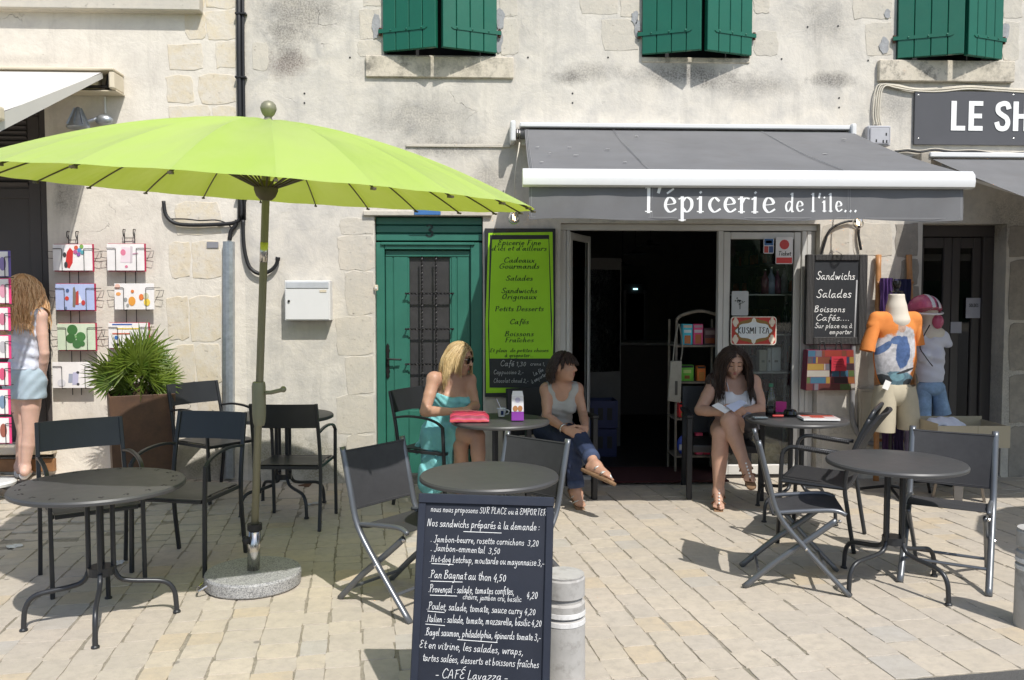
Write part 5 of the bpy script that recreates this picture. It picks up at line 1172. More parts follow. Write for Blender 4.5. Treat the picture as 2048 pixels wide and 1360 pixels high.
for x0, y0, x1, y1 in ((927,1063,1003,1066),(863,1127,907,1129),(861,1162,925,1164),(860,1190,914,1192),(855,1222,889,1225),(851,1248,890,1251),(915,1279,995,1285)):
    a, b = hitb(x0, y0)+nn*.0012, hitb(x1, y1)+nn*.0012; w2 = uz_*.0011; mb.quad(a-w2, b-w2, b+w2, a+w2)
obj('underline', mb, M_INK, sl_b)['kind'] = 'stuff'
# ================================================================ corten planter with fan palm
def corten():
    t = NT('brown_weathering_steel'); n = t.noise(3.5, 8, .7); c = t.ramp(n, [(.3,(.055,.032,.022)),(.5,(.105,.055,.032)),(.72,(.16,.085,.042))]); c = t.mix(t.ramp(t.noise(1.7,4), [(.5,0),(.7,.6)]), c, (.035,.028,.028)); t.bump(t.noise(60,5), .2, .003); return t.fin(c, .6, .15)
py0 = -.42; pc = W(281,790,py0); pz = gz(pc.x, py0); pcy = py0
pl_ = thing('planter', 'rusty brown square steel planter holding a fan palm', 'planter', (pc.x, pcy, pz), math.radians(25)); ztp = Z(784,281,py0)-pz; sa = .235
obj('tub', MB().add([(-sa*.9,-sa*.9,0),(sa*.9,-sa*.9,0),(sa*.9,sa*.9,0),(-sa*.9,sa*.9,0),(-sa,-sa,ztp),(sa,-sa,ztp),(sa,sa,ztp),(-sa,sa,ztp),(-sa+.012,-sa+.012,ztp),(sa-.012,-sa+.012,ztp),(sa-.012,sa-.012,ztp),(-sa+.012,sa-.012,ztp),(-sa+.012,-sa+.012,ztp-.1),(sa-.012,-sa+.012,ztp-.1),(sa-.012,sa-.012,ztp-.1),(-sa+.012,sa-.012,ztp-.1)],
    [(3,2,1,0)]+[(k,(k+1)%4,(k+1)%4+4,k+4) for k in range(4)]+[(k+4,(k+1)%4+4,(k+1)%4+8,k+8) for k in range(4)]+[(k+8,(k+1)%4+8,(k+1)%4+12,k+12) for k in range(4)]), corten(), pl_, local=True, bevel=.004)
obj('soil', MB().box(-sa+.013, sa-.013, -sa+.013, sa-.013, ztp-.12, ztp-.04), P('dark_soil', (.05,.035,.022), .95, var=.4, scale=30, bump=1, bscale=40, bdist=.02), pl_, local=True)
palm = thing('fan_palm', 'bushy green fan palm growing in the steel planter', 'plant', (pc.x, pcy, pz+ztp-.05))
def leafmat():
    t = NT('palm_leaf'); oi = t.n('ShaderNodeObjectInfo').outputs['Random']; n = t.noise(9, 4); c = t.mix(oi, (.075,.15,.018), (.16,.23,.030)); c = t.mix(t.ramp(n, [(.4,0),(.7,.5)]), c, (.22,.26,.04)); t.t.nodes.remove(t.b)
    p = t.n('ShaderNodeBsdfPrincipled'); t.l(c, p.inputs['Base Color']); p.inputs['Roughness'].default_value = .38; tl_ = t.n('ShaderNodeBsdfTranslucent'); t.l(c, tl_.inputs[0]); mx = t.n('ShaderNodeMixShader'); mx.inputs[0].default_value = .34
    t.l(p.outputs[0], mx.inputs[1]); t.l(tl_.outputs[0], mx.inputs[2]); t.l(mx.outputs[0], t.o.inputs[0]); return t.m
ML = leafmat()
def fan(seed):
    """one fan leaf: stalk along +z, blades spread in the xz plane, slightly pleated and drooping"""
    r = random.Random(seed); mb = MB(); mb.tube([(0,0,0),(0,.003,.10),(0,.0,.20)], [.006,.005,.004], 5); n = 17
    for k in range(n):
        a = (k/(n-1)-.5)*math.radians(185)+r.uniform(-.03,.03); L = (.25-.055*abs(k/(n-1)-.5)*2)*r.uniform(.9,1.08); w = .0085
        d = Vector((math.sin(a), 0, math.cos(a))); sd = Vector((math.cos(a), 0, -math.sin(a))); o_ = Vector((0,0,.20)); dr = r.uniform(.01,.05)
        rows = []
        for t, ww in ((0,.25),(.35,1),(.7,.8),(1,.05)):
            c = o_+d*L*t+Vector((0,-dr*t*t-.03*t*abs(math.sin(a)),-.02*t*t)); b = len(mb.v)
            mb.v += [tuple(c-sd*w*ww), tuple(c+Vector((0,.004*ww,0))), tuple(c+sd*w*ww)]; rows.append(b)
        for p, q in zip(rows, rows[1:]): mb.f += [(p,p+1,q+1,q),(p+1,p+2,q+2,q+1)]
    me = mb.mesh('fan_leaf'); me.materials.append(ML); return me
FN = [fan(s) for s in range(4)]; rn = random.Random(21)
for k in range(46):
    a = rn.uniform(0, 6.28); el = rn.uniform(.45, 1.45) if k < 36 else rn.uniform(.22, .6); s = rn.uniform(.70, 1.02)*(1.2 if el > .95 else 1)
    o = bpy.data.objects.new('fan_leaf', FN[k % 4]); coll(o); o.parent = palm
    D = Vector((math.cos(a)*math.cos(el), math.sin(a)*math.cos(el), math.sin(el))); Q = D.to_track_quat('Z', 'Y').to_matrix().to_4x4()
    base = Vector((rn.uniform(-.08,.08), rn.uniform(-.08,.08), rn.uniform(0,.10)))
    o.matrix_basis = Matrix.Translation(base) @ Q @ Matrix.Rotation(math.pi/2+rn.uniform(-.7,.7), 4, 'Z') @ Matrix.Rotation(rn.uniform(-.2,.2), 4, 'X') @ Matrix.Scale(s, 4)
obj('trunk', MB().tube([(0,0,-.05),(0,0,.12)], [.07,.05], 10), P('fibrous_trunk', (.09,.06,.03), .95, var=.3, bump=.8), palm, local=True)
# ================================================================ people: continuous bodies from blended volumes
def nrmz(v): return v/np.linalg.norm(v)
def A3(v): return np.array([float(v[0]), float(v[1]), float(v[2])])
class Vol:
    """a list of soft volumes; meshed with surface nets"""
    def __init__(s): s.p = []
    def cap(s, a, b, r1, r2=None, k=.03): s.p.append(('c', A3(a), A3(b), r1, r1 if r2 is None else r2, k)); return s
    def ell(s, c, r, R=None, k=.03, sub=False): s.p.append(('x' if sub else 'e', A3(c), np.array(r, float), np.eye(3) if R is None else R, k)); return s
    def chain(s, pts, rs, k=.03):
        for i in range(len(pts)-1): s.cap(pts[i], pts[i+1], rs[i], rs[i+1], k)
        return s
    def mesh(s, name, h=.0075, infl=0.0, clip=(), cut=(), wave=None, keep=None):
        P_ = s.p; lo = np.full(3, 1e9); hi = -lo
        for q in P_:
            if q[0] == 'x': continue
            if q[0] == 'c': m = max(q[3], q[4])+infl; lo = np.minimum(lo, np.minimum(q[1], q[2])-m); hi = np.maximum(hi, np.maximum(q[1], q[2])+m)
            else: m = max(q[2])+infl; lo = np.minimum(lo, q[1]-m); hi = np.maximum(hi, q[1]+m)
        lo -= 3*h; hi += 3*h; n = np.ceil((hi-lo)/h).astype(int)+1
        F = np.full(n, .09, np.float32); ax_ = [lo[i]+h*np.arange(n[i]) for i in range(3)]
        for q in P_:
            pad = infl+.05+q[-1]
            if q[0] == 'c': m = max(q[3], q[4])+pad; a, b = np.minimum(q[1], q[2])-m, np.maximum(q[1], q[2])+m
            else: m = max(q[2])+pad; a, b = q[1]-m, q[1]+m
            i0 = np.clip(np.floor((a-lo)/h).astype(int), 0, n-1); i1 = np.clip(np.ceil((b-lo)/h).astype(int)+1, 1, n)
            sl_ = tuple(slice(i0[k], i1[k]) for k in range(3))
            X_, Y_, Z_ = np.meshgrid(*[ax_[k][sl_[k]] for k in range(3)], indexing='ij')
            if q[0] == 'c':
                d = q[2]-q[1]; L2 = max(d@d, 1e-9); t = np.clip(((X_-q[1][0])*d[0]+(Y_-q[1][1])*d[1]+(Z_-q[1][2])*d[2])/L2, 0, 1)
                D = np.sqrt((X_-q[1][0]-t*d[0])**2+(Y_-q[1][1]-t*d[1])**2+(Z_-q[1][2]-t*d[2])**2)-(q[3]+(q[4]-q[3])*t)
            else:
                R = q[3]; dx, dy, dz = X_-q[1][0], Y_-q[1][1], Z_-q[1][2]; r = q[2]
                u = [(R[k][0]*dx+R[k][1]*dy+R[k][2]*dz) for k in range(3)]
                k0 = np.sqrt(sum((u[k]/r[k])**2 for k in range(3))); k1 = np.sqrt(sum((u[k]/r[k]**2)**2 for k in range(3)))+1e-9
                D = np.where(k0 < .2, -min(r)*.8, k0*(k0-1)/k1)
            D = (D-infl).astype(np.float32); k = q[-1]; B = F[sl_]
            if q[0] == 'x': D = -D-2*infl; hh = np.clip(.5-.5*(B-D)/k, 0, 1); F[sl_] = B*(1-hh)+D*hh+k*hh*(1-hh)
            else: hh = np.clip(.5+.5*(B-D)/k, 0, 1); F[sl_] = B*(1-hh)+D*hh-k*hh*(1-hh)
        X_, Y_, Z_ = np.meshgrid(*ax_, indexing='ij', sparse=True)
        if wave: F += wave(X_, Y_, Z_).astype(np.float32)
        for p, nr in clip: p = A3(p); nr = nrmz(A3(nr)); F = np.maximum(F, ((X_-p[0])*nr[0]+(Y_-p[1])*nr[1]+(Z_-p[2])*nr[2]).astype(np.float32))
        for c, r in cut: c = A3(c); F = np.maximum(F, (r-np.sqrt((X_-c[0])**2+(Y_-c[1])**2+(Z_-c[2])**2)).astype(np.float32))
        if keep: F = np.maximum(F, keep(X_, Y_, Z_).astype(np.float32))
        return nets(F, lo, h, name)
def nets(F, lo, h, name):
    S = F < 0; n = np.array(F.shape); acc = np.zeros(tuple(n-1)+(3,), np.float32); cnt = np.zeros(tuple(n-1), np.float32)
    off = [(i, j, k) for i in (0,1) for j in (0,1) for k in (0,1)]
    cut_ = lambda o: tuple(slice(o[a], n[a]-1+o[a]) for a in range(3))
    for a in off:
        for x in range(3):
            if a[x]: continue
            b = list(a); b[x] = 1; va, vb = F[cut_(a)], F[cut_(tuple(b))]; m = (va < 0) != (vb < 0)
            t = np.where(m, va/np.where(m, va-vb, 1), 0)
            for y in range(3): acc[..., y] += np.where(m, (t if y == x else a[y]), 0)
            cnt += m
    act = cnt > 0; idx = np.full(tuple(n-1), -1, np.int64); idx[act] = np.arange(act.sum())
    cell = np.argwhere(act); V = lo+h*(cell+acc[act]/cnt[act][:, None]); faces = []
    for x in range(3):
        y, z = (x+1) % 3, (x+2) % 3; s0 = [slice(None)]*3; s1 = [slice(None)]*3; s0[x] = slice(0, n[x]-1); s1[x] = slice(1, n[x])
        e = np.argwhere(S[tuple(s0)] != S[tuple(s1)])
        e = e[(e[:, y] > 0) & (e[:, z] > 0) & (e[:, y] < n[y]-1) & (e[:, z] < n[z]-1)]
        if not len(e): continue
        def ci(dy, dz): q = e.copy(); q[:, y] -= dy; q[:, z] -= dz; return idx[q[:,0], q[:,1], q[:,2]]
        f = np.stack([ci(1,1), ci(0,1), ci(0,0), ci(1,0)], 1); flip = ~S[tuple(s0)][e[:,0], e[:,1], e[:,2]]; f[flip] = f[flip][:, ::-1]; faces.append(f)
    if not faces: return bpy.data.meshes.new(name)
    f = np.concatenate(faces); me = bpy.data.meshes.new(name); me.vertices.add(len(V)); me.vertices.foreach_set('co', V.astype(np.float32).ravel())
    me.loops.add(f.size); me.loops.foreach_set('vertex_index', f.ravel().astype(np.int32)); me.polygons.add(len(f)); me.polygons.foreach_set('loop_start', np.arange(0, f.size, 4, dtype=np.int32)); me.polygons.foreach_set('loop_total', np.full(len(f), 4, np.int32))
    me.update(calc_edges=True); me.validate(); me.shade_smooth(); return me
def skinmat(name, c):
    t = NT(name); n = t.noise(14, 6, .6); cc = t.ramp(n, [(.3, [v*.90 for v in c]), (.7, [min(1, v*1.08) for v in c])]); t.bump(t.noise(120, 4), .08, .002)
    m = t.fin(cc, .48, 0, .45); t.b.inputs['Subsurface Weight'].default_value = .12; t.b.inputs['Subsurface Radius'].default_value = (.02,.008,.004); t.b.inputs['Subsurface Scale'].default_value = .5; return m
SK1 = skinmat('tanned_skin', (.50,.285,.195)); SK2 = skinmat('suntanned_skin', (.47,.27,.185)); SK3 = skinmat('warm_skin', (.53,.315,.225)); SK4 = skinmat('fair_skin', (.66,.43,.34))
def hairmat(name, a, b):
    t = NT(name); r = t.n('ShaderNodeNewGeometry').outputs['Random Per Island']; c = t.mix(r, a, b); return t.fin(c, .42, 0, .5)
def frame(f, u):
    f = nrmz(A3(f)); u = A3(u); u = nrmz(u-f*(u@f)); r = np.cross(f, u); return r, f, u     # r = the figure's right hand side
def add_head(v, H, fr, s=1.0):
    r, f, u = fr; R = np.stack([r, f, u]); H = A3(H)
    v.ell(H+u*.015*s, (.074*s,.093*s,.098*s), R, .03); v.ell(H+f*.030*s-u*.052*s, (.055*s,.058*s,.062*s), R, .035); v.cap(H+f*.068*s-u*.095*s, H+f*.060*s-u*.09*s, .018*s, .02*s, .03)
    v.cap(H+f*.086*s+u*.012*s, H+f*.109*s-u*.026*s, .008*s, .0125*s, .014)
    for q in (-1, 1):
        v.ell(H+f*.083*s+r*q*.031*s+u*.008*s, (.016*s,.014*s,.011*s), R, .014, sub=True); v.ell(H+f*.078*s+r*q*.030*s+u*.006*s, (.013*s,.011*s,.010*s), R, .006)
        v.ell(H+r*q*.075*s-u*.005*s-f*.008*s, (.010*s,.017*s,.030*s), R, .010); v.ell(H+f*.062*s+r*q*.036*s-u*.035*s, (.022*s,.02*s,.02*s), R, .02)
        v.cap(H+f*.088*s+r*q*.012*s+u*.028*s, H+f*.080*s+r*q*.044*s+u*.030*s, .008*s, .006*s, .014); v.ell(H+f*.096*s+r*q*.010*s-u*.030*s, (.008*s,.009*s,.007*s), R, .008)
    for dz in (-.058, -.068): v.cap(H+f*.085*s-r*.016*s+u*dz*s, H+f*.085*s+r*.016*s+u*dz*s, .0075*s, .0075*s, .010)
def face_bits(t, H, fr, s=1.0, lid=False, lips=(.42,.13,.11), brow=(.06,.035,.02)):
    r, f, u = fr; H = A3(H); V_ = lambda a: Vector(tuple(a))
    R = Matrix([[r[0], f[0], u[0]], [r[1], f[1], u[1]], [r[2], f[2], u[2]]])
    for q in (-1, 1):
        e = H+f*.0875*s+r*q*.030*s+u*.006*s
        if lid: obj('eyelash', MB().tube([V_(H+f*.088*s+r*q*(.030+a)*s+u*(-.002-.003*(1-(a/.014)**2))*s) for a in (-.014,-.007,0,.007,.014)], .0022*s, 5), P('dark_lash', (.02,.013,.01), .6), t)
        else:
            obj('eye', MB().ball(V_(e-f*.003*s), .011*s, .0045*s, .006*s, 10, 6, R), P('eye_white', (.7,.67,.63), .25), t, smooth=True); obj('iris', MB().ball(V_(e+f*.0008*s), .0052*s, .0025*s, .0052*s, 8, 6, R), P('dark_iris', (.03,.02,.012), .2), t, smooth=True)
        obj('eyebrow', MB().tube([V_(H+f*(.098-.010*k/4)*s+r*q*(.012+.034*k/4)*s+u*(.029+.006*math.sin(k/4*3))*s) for k in range(5)], [.0025*s,.0035*s,.0035*s,.003*s,.0015*s], 5), P('brow_%d' % int(brow[0]*1000), brow, .8), t, smooth=True)
    for dz, w in ((-.0585, .019), (-.067, .017)):
        obj('lips', MB().tube([V_(H+f*(.0945-.006*abs(a)**2)*s+r*a*w*s+u*(dz+(.002*(1-abs(a)) if dz > -.06 else -.001*(1-a*a)))*s) for a in (-1,-.5,0,.5,1)], [.002*s,.0042*s,.005*s,.0042*s,.002*s], 6), P('lip_colour', lips, .4), t, smooth=True)
def add_hand(v, wr, d, nrm, side, curl=(.35,.5,.4), spread=.10, s=1.0):
    """wr wrist, d finger direction, nrm palm normal (fingers curl towards it), side = towards the thumb"""
    wr = A3(wr); d = nrmz(A3(d)); nrm = A3(nrm); nrm = nrmz(nrm-d*(nrm@d)); sd = np.cross(d, nrm); sd = sd if sd@A3(side) > 0 else -sd
    rot = lambda a, t: nrmz(a*math.cos(t)+nrm*math.sin(t))
    for i, (o, L) in enumerate(((.029,.068),(.010,.076),(-.010,.071),(-.028,.056))):
        kn = wr+d*(.083-.004*abs(i-1))*s+sd*o*s; v.cap(wr+sd*o*.55*s+d*.012*s, kn, .0145*s, .0115*s, .014)
        dd = nrmz(d+sd*(1.5-i)*spread*.6); p = kn; a = 0
        for m, (fr_, rr) in enumerate(((.45,.0095),(.31,.0088),(.24,.0078))):
            a += curl[m]*(1+.12*i); q = p+nrmz(dd*math.cos(a)+nrm*math.sin(a))*L*fr_*s; v.cap(p, q, rr*s, (rr-.0008)*s, .005); p = q
    b = wr+d*.020*s+sd*.022*s; m1 = b+nrmz(d*.75+sd*.75+nrm*.25)*.042*s; m2 = m1+nrmz(d*.95+sd*.25+nrm*.35)*.030*s; m3 = m2+nrmz(d+nrm*.4)*.024*s
    v.cap(b, m1, .015*s, .0115*s, .012); v.cap(m1, m2, .0108*s, .0098*s, .005); v.cap(m2, m3, .0096*s, .008*s, .005)
def add_foot(v, an, toe, s=1.0, up=(0,0,1)):
    an, toe = A3(an), A3(toe); u = A3(up); d = toe-an; L = np.linalg.norm(d); dh = nrmz(d); u = nrmz(u-dh*(u@dh)); sd = np.cross(dh, u)
    heel = an-dh*.035*s-u*.035*s; ball = an+dh*L*.72-u*.006*s
    v.cap(an, heel, .036*s, .030*s, .03); v.cap(an+dh*.01, ball, .036*s, .026*s, .03); v.cap(heel, ball-u*.012*s, .028*s, .024*s, .03)
    for i in range(5): o = (i-2)*.0155*s; v.cap(ball+sd*o-u*.008*s, toe+sd*o*1.12-dh*abs(i-(1 if True else 2))*.008*s-u*.010*s, .0115*s, .009*s, .010)
def hair(t, name, mat, H, fr, n, length, style, s=1.0, seed=1, spheres=(), width=.0042, wave=.0, front=.35, grav=.30, part=0.0, fringe=0.0):
    """strands grown from the scalp, falling and sliding over head and shoulders"""
    r, f, u = fr; H = A3(H); rn = random.Random(seed); mb = MB(); rad = np.array([.080,.100,.106])*s; c0 = H+u*.015*s
    sph = [(A3(c), q) for c, q in spheres]; cnt = 0
    while cnt < n:
        z = rn.uniform(-.55, 1); a = rn.uniform(0, 2*math.pi); q = math.sqrt(max(0, 1-z*z)); lx, ly, lz = q*math.cos(a), q*math.sin(a), z
        if ly > front and lz < .55+fringe*0: continue
        if ly > .0 and lz < .12: continue
        if lz < -.25 and ly > -.3: continue
        cnt += 1; p = c0+r*lx*rad[0]+f*ly*rad[1]+u*lz*rad[2]; nrm = nrmz(r*lx/rad[0]+f*ly/rad[1]+u*lz/rad[2])
        sgn = 1 if lx > part else -1
        if style == 'short': v = nrmz(nrm*.5+(r*lx+f*(ly+.25))*.9-u*.25)
        elif fringe and ly > .25: v = nrmz(f*.55+r*(lx+.35*fringe)*1.2-u*.2)
        elif ly < -.25: v = nrmz(nrm*.3+r*lx*.5-u*.4)
        else: v = nrmz(nrm*.25+r*sgn*.42-f*.40-u*.2)
        L = length*rn.uniform(.82, 1.06)*(1 if style != 'short' else (.8+.35*(lz < .2)))
        if fringe and ly > .25: L = min(L, .085)
        m = max(6, int(L/.022)); ds = L/m; pts = [p]; ph = rn.uniform(0, 6.28)
        for k in range(m):
            v = nrmz(v*(1-grav)+np.array([0,0,-1])*grav+(r*math.sin(ph+k*1.05)+f*math.cos(ph*1.7+k*.9))*wave)
            p = p+v*ds
            w_ = p-c0; lc = np.array([w_@r/rad[0], w_@f/rad[1], w_@u/rad[2]])*(1/1.06); ln = np.linalg.norm(lc)
            if ln < 1: lc /= ln; p = c0+(r*lc[0]*rad[0]+f*lc[1]*rad[1]+u*lc[2]*rad[2])*1.06
            for c, q_ in sph:
                e = p-c; le = np.linalg.norm(e)
                if le < q_: p = c+e/le*q_
            pts.append(p)
        mm = len(pts); ws = [width*s*(.7+.5*math.sin(math.pi*min(1, .15+k/mm))) if k < mm-1 else width*.2 for k in range(mm)]
        mb.tube([tuple(q) for q in pts], ws, 4, cap=False, flatten=.6)
    vol = Vol(); R = np.stack([r, f, u]); vol.ell(c0-f*.012*s+u*.004*s, rad*1.0, R, .01)
    cp = vol.mesh('hair_cap', .009, keep=lambda X_, Y_, Z_: ((X_-c0[0])*f[0]+(Y_-c0[1])*f[1]+(Z_-c0[2])*f[2])*.9-((X_-c0[0])*u[0]+(Y_-c0[1])*u[1]+(Z_-c0[2])*u[2])*.75+.002*s)
    o = obj(name, mb, mat, t, smooth=True); obj('hair_cap', cp, mat, t); return o
def torso(v, pel, wst, chs, nck, SL, SR, HL, HR, s=1.0, bust=.062, hipw=.165):
    """women's torso; SR/SL shoulders on the figure's right/left"""
    pel, wst, chs, nck, SL, SR, HL, HR = map(A3, (pel, wst, chs, nck, SL, SR, HL, HR))
    r = nrmz(SR-SL); u = nrmz(nck-pel); f = nrmz(np.cross(u, r)); r = np.cross(f, u); R = np.stack([r, f, u])
    rp = nrmz(HR-HL); fp = nrmz(np.cross(A3((0,0,1)), rp)); Rp = np.stack([rp, fp, np.cross(rp, fp)])
    v.ell(pel, (hipw*s,.118*s,.105*s), Rp, .05); v.ell(wst, (.122*s,.092*s,.11*s), R, .06); v.ell(chs, (.138*s,.098*s,.145*s), R, .05)
    v.cap(SL, SR, .052*s, .052*s, .05); v.cap(nck+u*.005, (SL+nck)/2-u*.012, .046*s, .045*s, .04); v.cap(nck+u*.005, (SR+nck)/2-u*.012, .046*s, .045*s, .04)
    if bust:
        for q in (-1, 1): v.ell(chs+f*.070*s+r*q*.066*s-u*.025*s, (bust*s,bust*.95*s,bust*s), R, .035)
    v.p += []; return r, f, u
def limb(v, pts, rs, k=.03):
    """first piece melts into the trunk; pieces that continue a limb only overlap, so that joints do not swell"""
    P_ = [A3(p) for p in pts]; ends = v.__dict__.setdefault('ends', [])
    cont = any(np.allclose(P_[0], e) for e in ends); ends.append(P_[-1])
    for i in range(len(P_)-1): v.cap(P_[i], P_[i+1], rs[i], rs[i+1], k if i == 0 and not cont else .007)
def V3(*q): return W(*q)
ov = lambda base, p: Vector(tuple(p))
def dress_up(t, name, vol, mat, **kw): return obj(name, vol.mesh(name, **kw), mat, t)
M_TURQ = P('turquoise_crinkle_cotton', (.20,.52,.55), .85, var=.10, scale=9, bump=.7, bscale=26, bdist=.008)
M_GREYT = P('grey_jersey', (.40,.40,.385), .9, var=.08, scale=12, bump=.3, bscale=45, bdist=.006)
M_JEAN = P('dark_denim', (.020,.032,.075), .85, var=.35, scale=7, bump=.4, bscale=90, bdist=.003)
M_JEANL = P('faded_denim_hem', (.045,.065,.13), .85, var=.25, scale=9, bump=.4, bscale=90)
M_WCAM = P('white_jersey', (.82,.82,.86), .85, var=.04, bump=.25, bscale=40, bdist=.005)
M_BLOU = P('white_blue_blouse', (.62,.66,.76), .85, var=.06, scale=10, bump=.55, bscale=22, bdist=.010)
M_SHORT = P('bleached_denim', (.38,.48,.55), .85, var=.12, scale=10, bump=.4, bscale=60)
M_BLKF = P('black_skirt_cloth', (.018,.018,.022), .85, var=.3, scale=12, bump=.4)
M_SAND = P('silver_leather', (.58,.57,.54), .35, .4, var=.1); M_SOLE = P('cork_sole', (.22,.13,.07), .8, var=.2); M_BRL = P('brown_leather', (.16,.075,.04), .55, var=.2)
def sandal(t, an, toe, mat, up=(0,0,1), strap=True, s=1.0):
    an, toe = A3(an), A3(toe); dh = nrmz(toe-an); u = A3(up); u = nrmz(u-dh*(u@dh)); sd = np.cross(dh, u); L = np.linalg.norm(toe-an)
    a = an-dh*.062*s-u*.074*s; b = toe+dh*.022*s-u*.030*s; v = Vol(); v.cap(a, b, .030, .036, .02)
    mid = (a+b)/2; nn_ = nrmz(np.cross(sd, nrmz(b-a))); nn_ = nn_ if nn_@u > 0 else -nn_
    sole = obj('sandal', v.mesh('sandal', .007, clip=((mid+nn_*.010, nn_), (mid-nn_*.014, -nn_))), M_SOLE, t)
    V_ = lambda p: Vector(tuple(p))
    for (c, w, hgt, rr) in (((an+(toe-an)*.62), .043, .030, .015), ((an+(toe-an)*.22), .043, .042, .012)):
        obj('strap', MB().tube([V_(c+sd*w*math.cos(q)+u*(hgt*math.sin(q)-.022)) for q in [k*math.pi/8 for k in range(9)]], rr, 6, flatten=.35), mat, sole, smooth=True)
    obj('strap', MB().tube([V_(an+(toe-an)*.62+u*.010), V_(an+(toe-an)*.80+u*.012), V_(toe-u*.004)], .008, 6, flatten=.5), mat, sole, smooth=True); return sole
# ---------------------------------------------------------------- woman in the turquoise dress
def woman_blonde():
    t = thing('person', 'woman with blond bob and sunglasses in strapless turquoise dress sitting', 'person', (-.25,-.75,0)); v = Vol()
    pel, wst, chs, nck = W(886,862,-.72), W(893,830,-.74), W(900,792,-.76), W(904,757,-.76); SR, SL = W(868,758,-.89), W(938,760,-.66); HR, HL = W(873,868,-.80), W(903,866,-.66)
    r, f, u = torso(v, pel, wst, chs, nck, SL, SR, HL, HR, 1.0, .060); tor = Vol(); tor.p = list(v.p)
    H = W(917,716,-.80); fr = frame((.93,-.36,-.20), (.06,0,1)); v.cap(nck, A3(H)-fr[2]*.06-fr[1]*.012, .049, .046, .03); add_head(v, H, fr, 1.02)
    RE, RW = W(850,823,-.99), W(902,823,-1.08); LE, LW = W(950,812,-.78), W(938,818,-1.00)
    limb(v, (SR, A3(SR)*.5+A3(RE)*.5, RE), (.050,.045,.038)); limb(v, (RE, A3(RE)*.65+A3(RW)*.35, RW), (.039,.038,.026)); limb(v, (SL, A3(SL)*.5+A3(LE)*.5, LE), (.049,.043,.037)); limb(v, (LE, A3(LE)*.65+A3(LW)*.35, LW), (.038,.036,.026))
    add_hand(v, RW, A3(W(935,817,-1.13))-A3(RW), (0,.2,-1), (0,1,.2), (.2,.3,.2)); add_hand(v, LW, A3(W(922,822,-1.12))-A3(LW), (0,.2,-1), (-1,0,.2), (.25,.3,.2))
    RK, RA, RT = W(955,872,-1.06), W(958,968,-1.14), W(985,992,-1.26); LK, LA, LT = W(922,890,-1.0), W(922,990,-.92), G(915,1012,.03)
    leg = Vol()
    limb(leg, (HR, A3(HR)*.5+A3(RK)*.5, RK), (.088,.078,.056), .04); limb(leg, (RK, A3(RK)*.65+A3(RA)*.35, RA), (.055,.054,.034), .03); limb(leg, (HL, A3(HL)*.5+A3(LK)*.5, LK), (.088,.077,.056), .04); limb(leg, (LK, A3(LK)*.65+A3(LA)*.35, LA), (.055,.054,.034), .03)
    v.p += leg.p; add_foot(v, RA, RT); add_foot(v, LA, LT)
    obj('body', v.mesh('body', .0068), SK1, t)
    tk = A3(W(902,787,-.80))
    dr = Vol(); dr.p = list(tor.p)
    hR, kR = A3(HR), A3(RK)
    dr.cap(HR, hR+(kR-hR)*.45, .094, .090, .04); dr.cap(HL, A3(HL)+(A3(LK)-A3(HL))*.4, .092, .082, .04)
    for a, b, r1, r2 in ((hR+(-.02,.0,.02), W(850,968,-.86), .07, .045), (hR+(kR-hR)*.15, W(862,985,-.94), .07, .05), (hR+(kR-hR)*.32+(0,0,-.02), W(880,972,-1.0), .06, .03), (hR+(-.05,.08,0), W(836,900,-.72), .06, .02)): dr.cap(a, b, r1, r2, .05)
    wv = lambda X_, Y_, Z_: .0075*np.sin(X_*95+Y_*60+Z_*9)*np.clip((.66-Z_)/.12, 0, 1)+.003*np.sin(X_*70-Y_*50+Z_*120)*np.clip((Z_-.55)/.1, 0, 1)
    dress_up(t, 'dress', dr, M_TURQ, h=.0075, infl=.010, clip=((tk, u+f*.10),), wave=wv)
    gs = MB(); r_, f_, u_ = fr; H_ = A3(H); Vv = lambda p: Vector(tuple(p))
    R = Matrix([[r_[0], f_[0], u_[0]], [r_[1], f_[1], u_[1]], [r_[2], f_[2], u_[2]]])
    for q in (-1, 1): gs.ball(Vv(H_+f_*.099+r_*q*.032+u_*.002), .034, .007, .027, 14, 8, R)
    g = obj('sunglasses', gs, P('black_lens', (.006,.006,.007), .08), t, smooth=True)
    for q in (-1, 1): obj('temple', MB().tube([Vv(H_+f_*.098+r_*q*.055+u_*.010), Vv(H_+f_*.05+r_*q*.078+u_*.010), Vv(H_-f_*.02+r_*q*.079+u_*.006)], .003, 5), M_STEEL, g)
    obj('bridge', MB().tube([Vv(H_+f_*.103-r_*.01+u_*.008), Vv(H_+f_*.103+r_*.01+u_*.008)], .0025, 5), M_STEEL, g)
    face_bits(t, H, fr, 1.02, lid=True, lips=(.40,.13,.11), brow=(.20,.12,.06))
    hair(t, 'hair', hairmat('blond_hair', (.42,.28,.12), (.66,.50,.27)), H, fr, 1200, .235, 'bob', 1.02, 3, [(A3(nck)-(0,0,.0), .075), (SR, .07), (SL, .07)], .0032, .06, .22, .26, .25, fringe=.0)
    nk = A3(nck); obj('necklace', MB().tube([Vv(nk+r*.058*math.cos(q)+f*(.045+.028*math.sin(q))-u*(.0+.055*math.sin(q))) for q in [k*math.pi/10 for k in range(11)]], .0028, 5), M_STEEL, t)
    sandal(t, RA, RT, M_BRL, up=nrmz(A3((.5,-.4,.75)))); sandal(t, LA, LT, M_BRL)
woman_blonde()
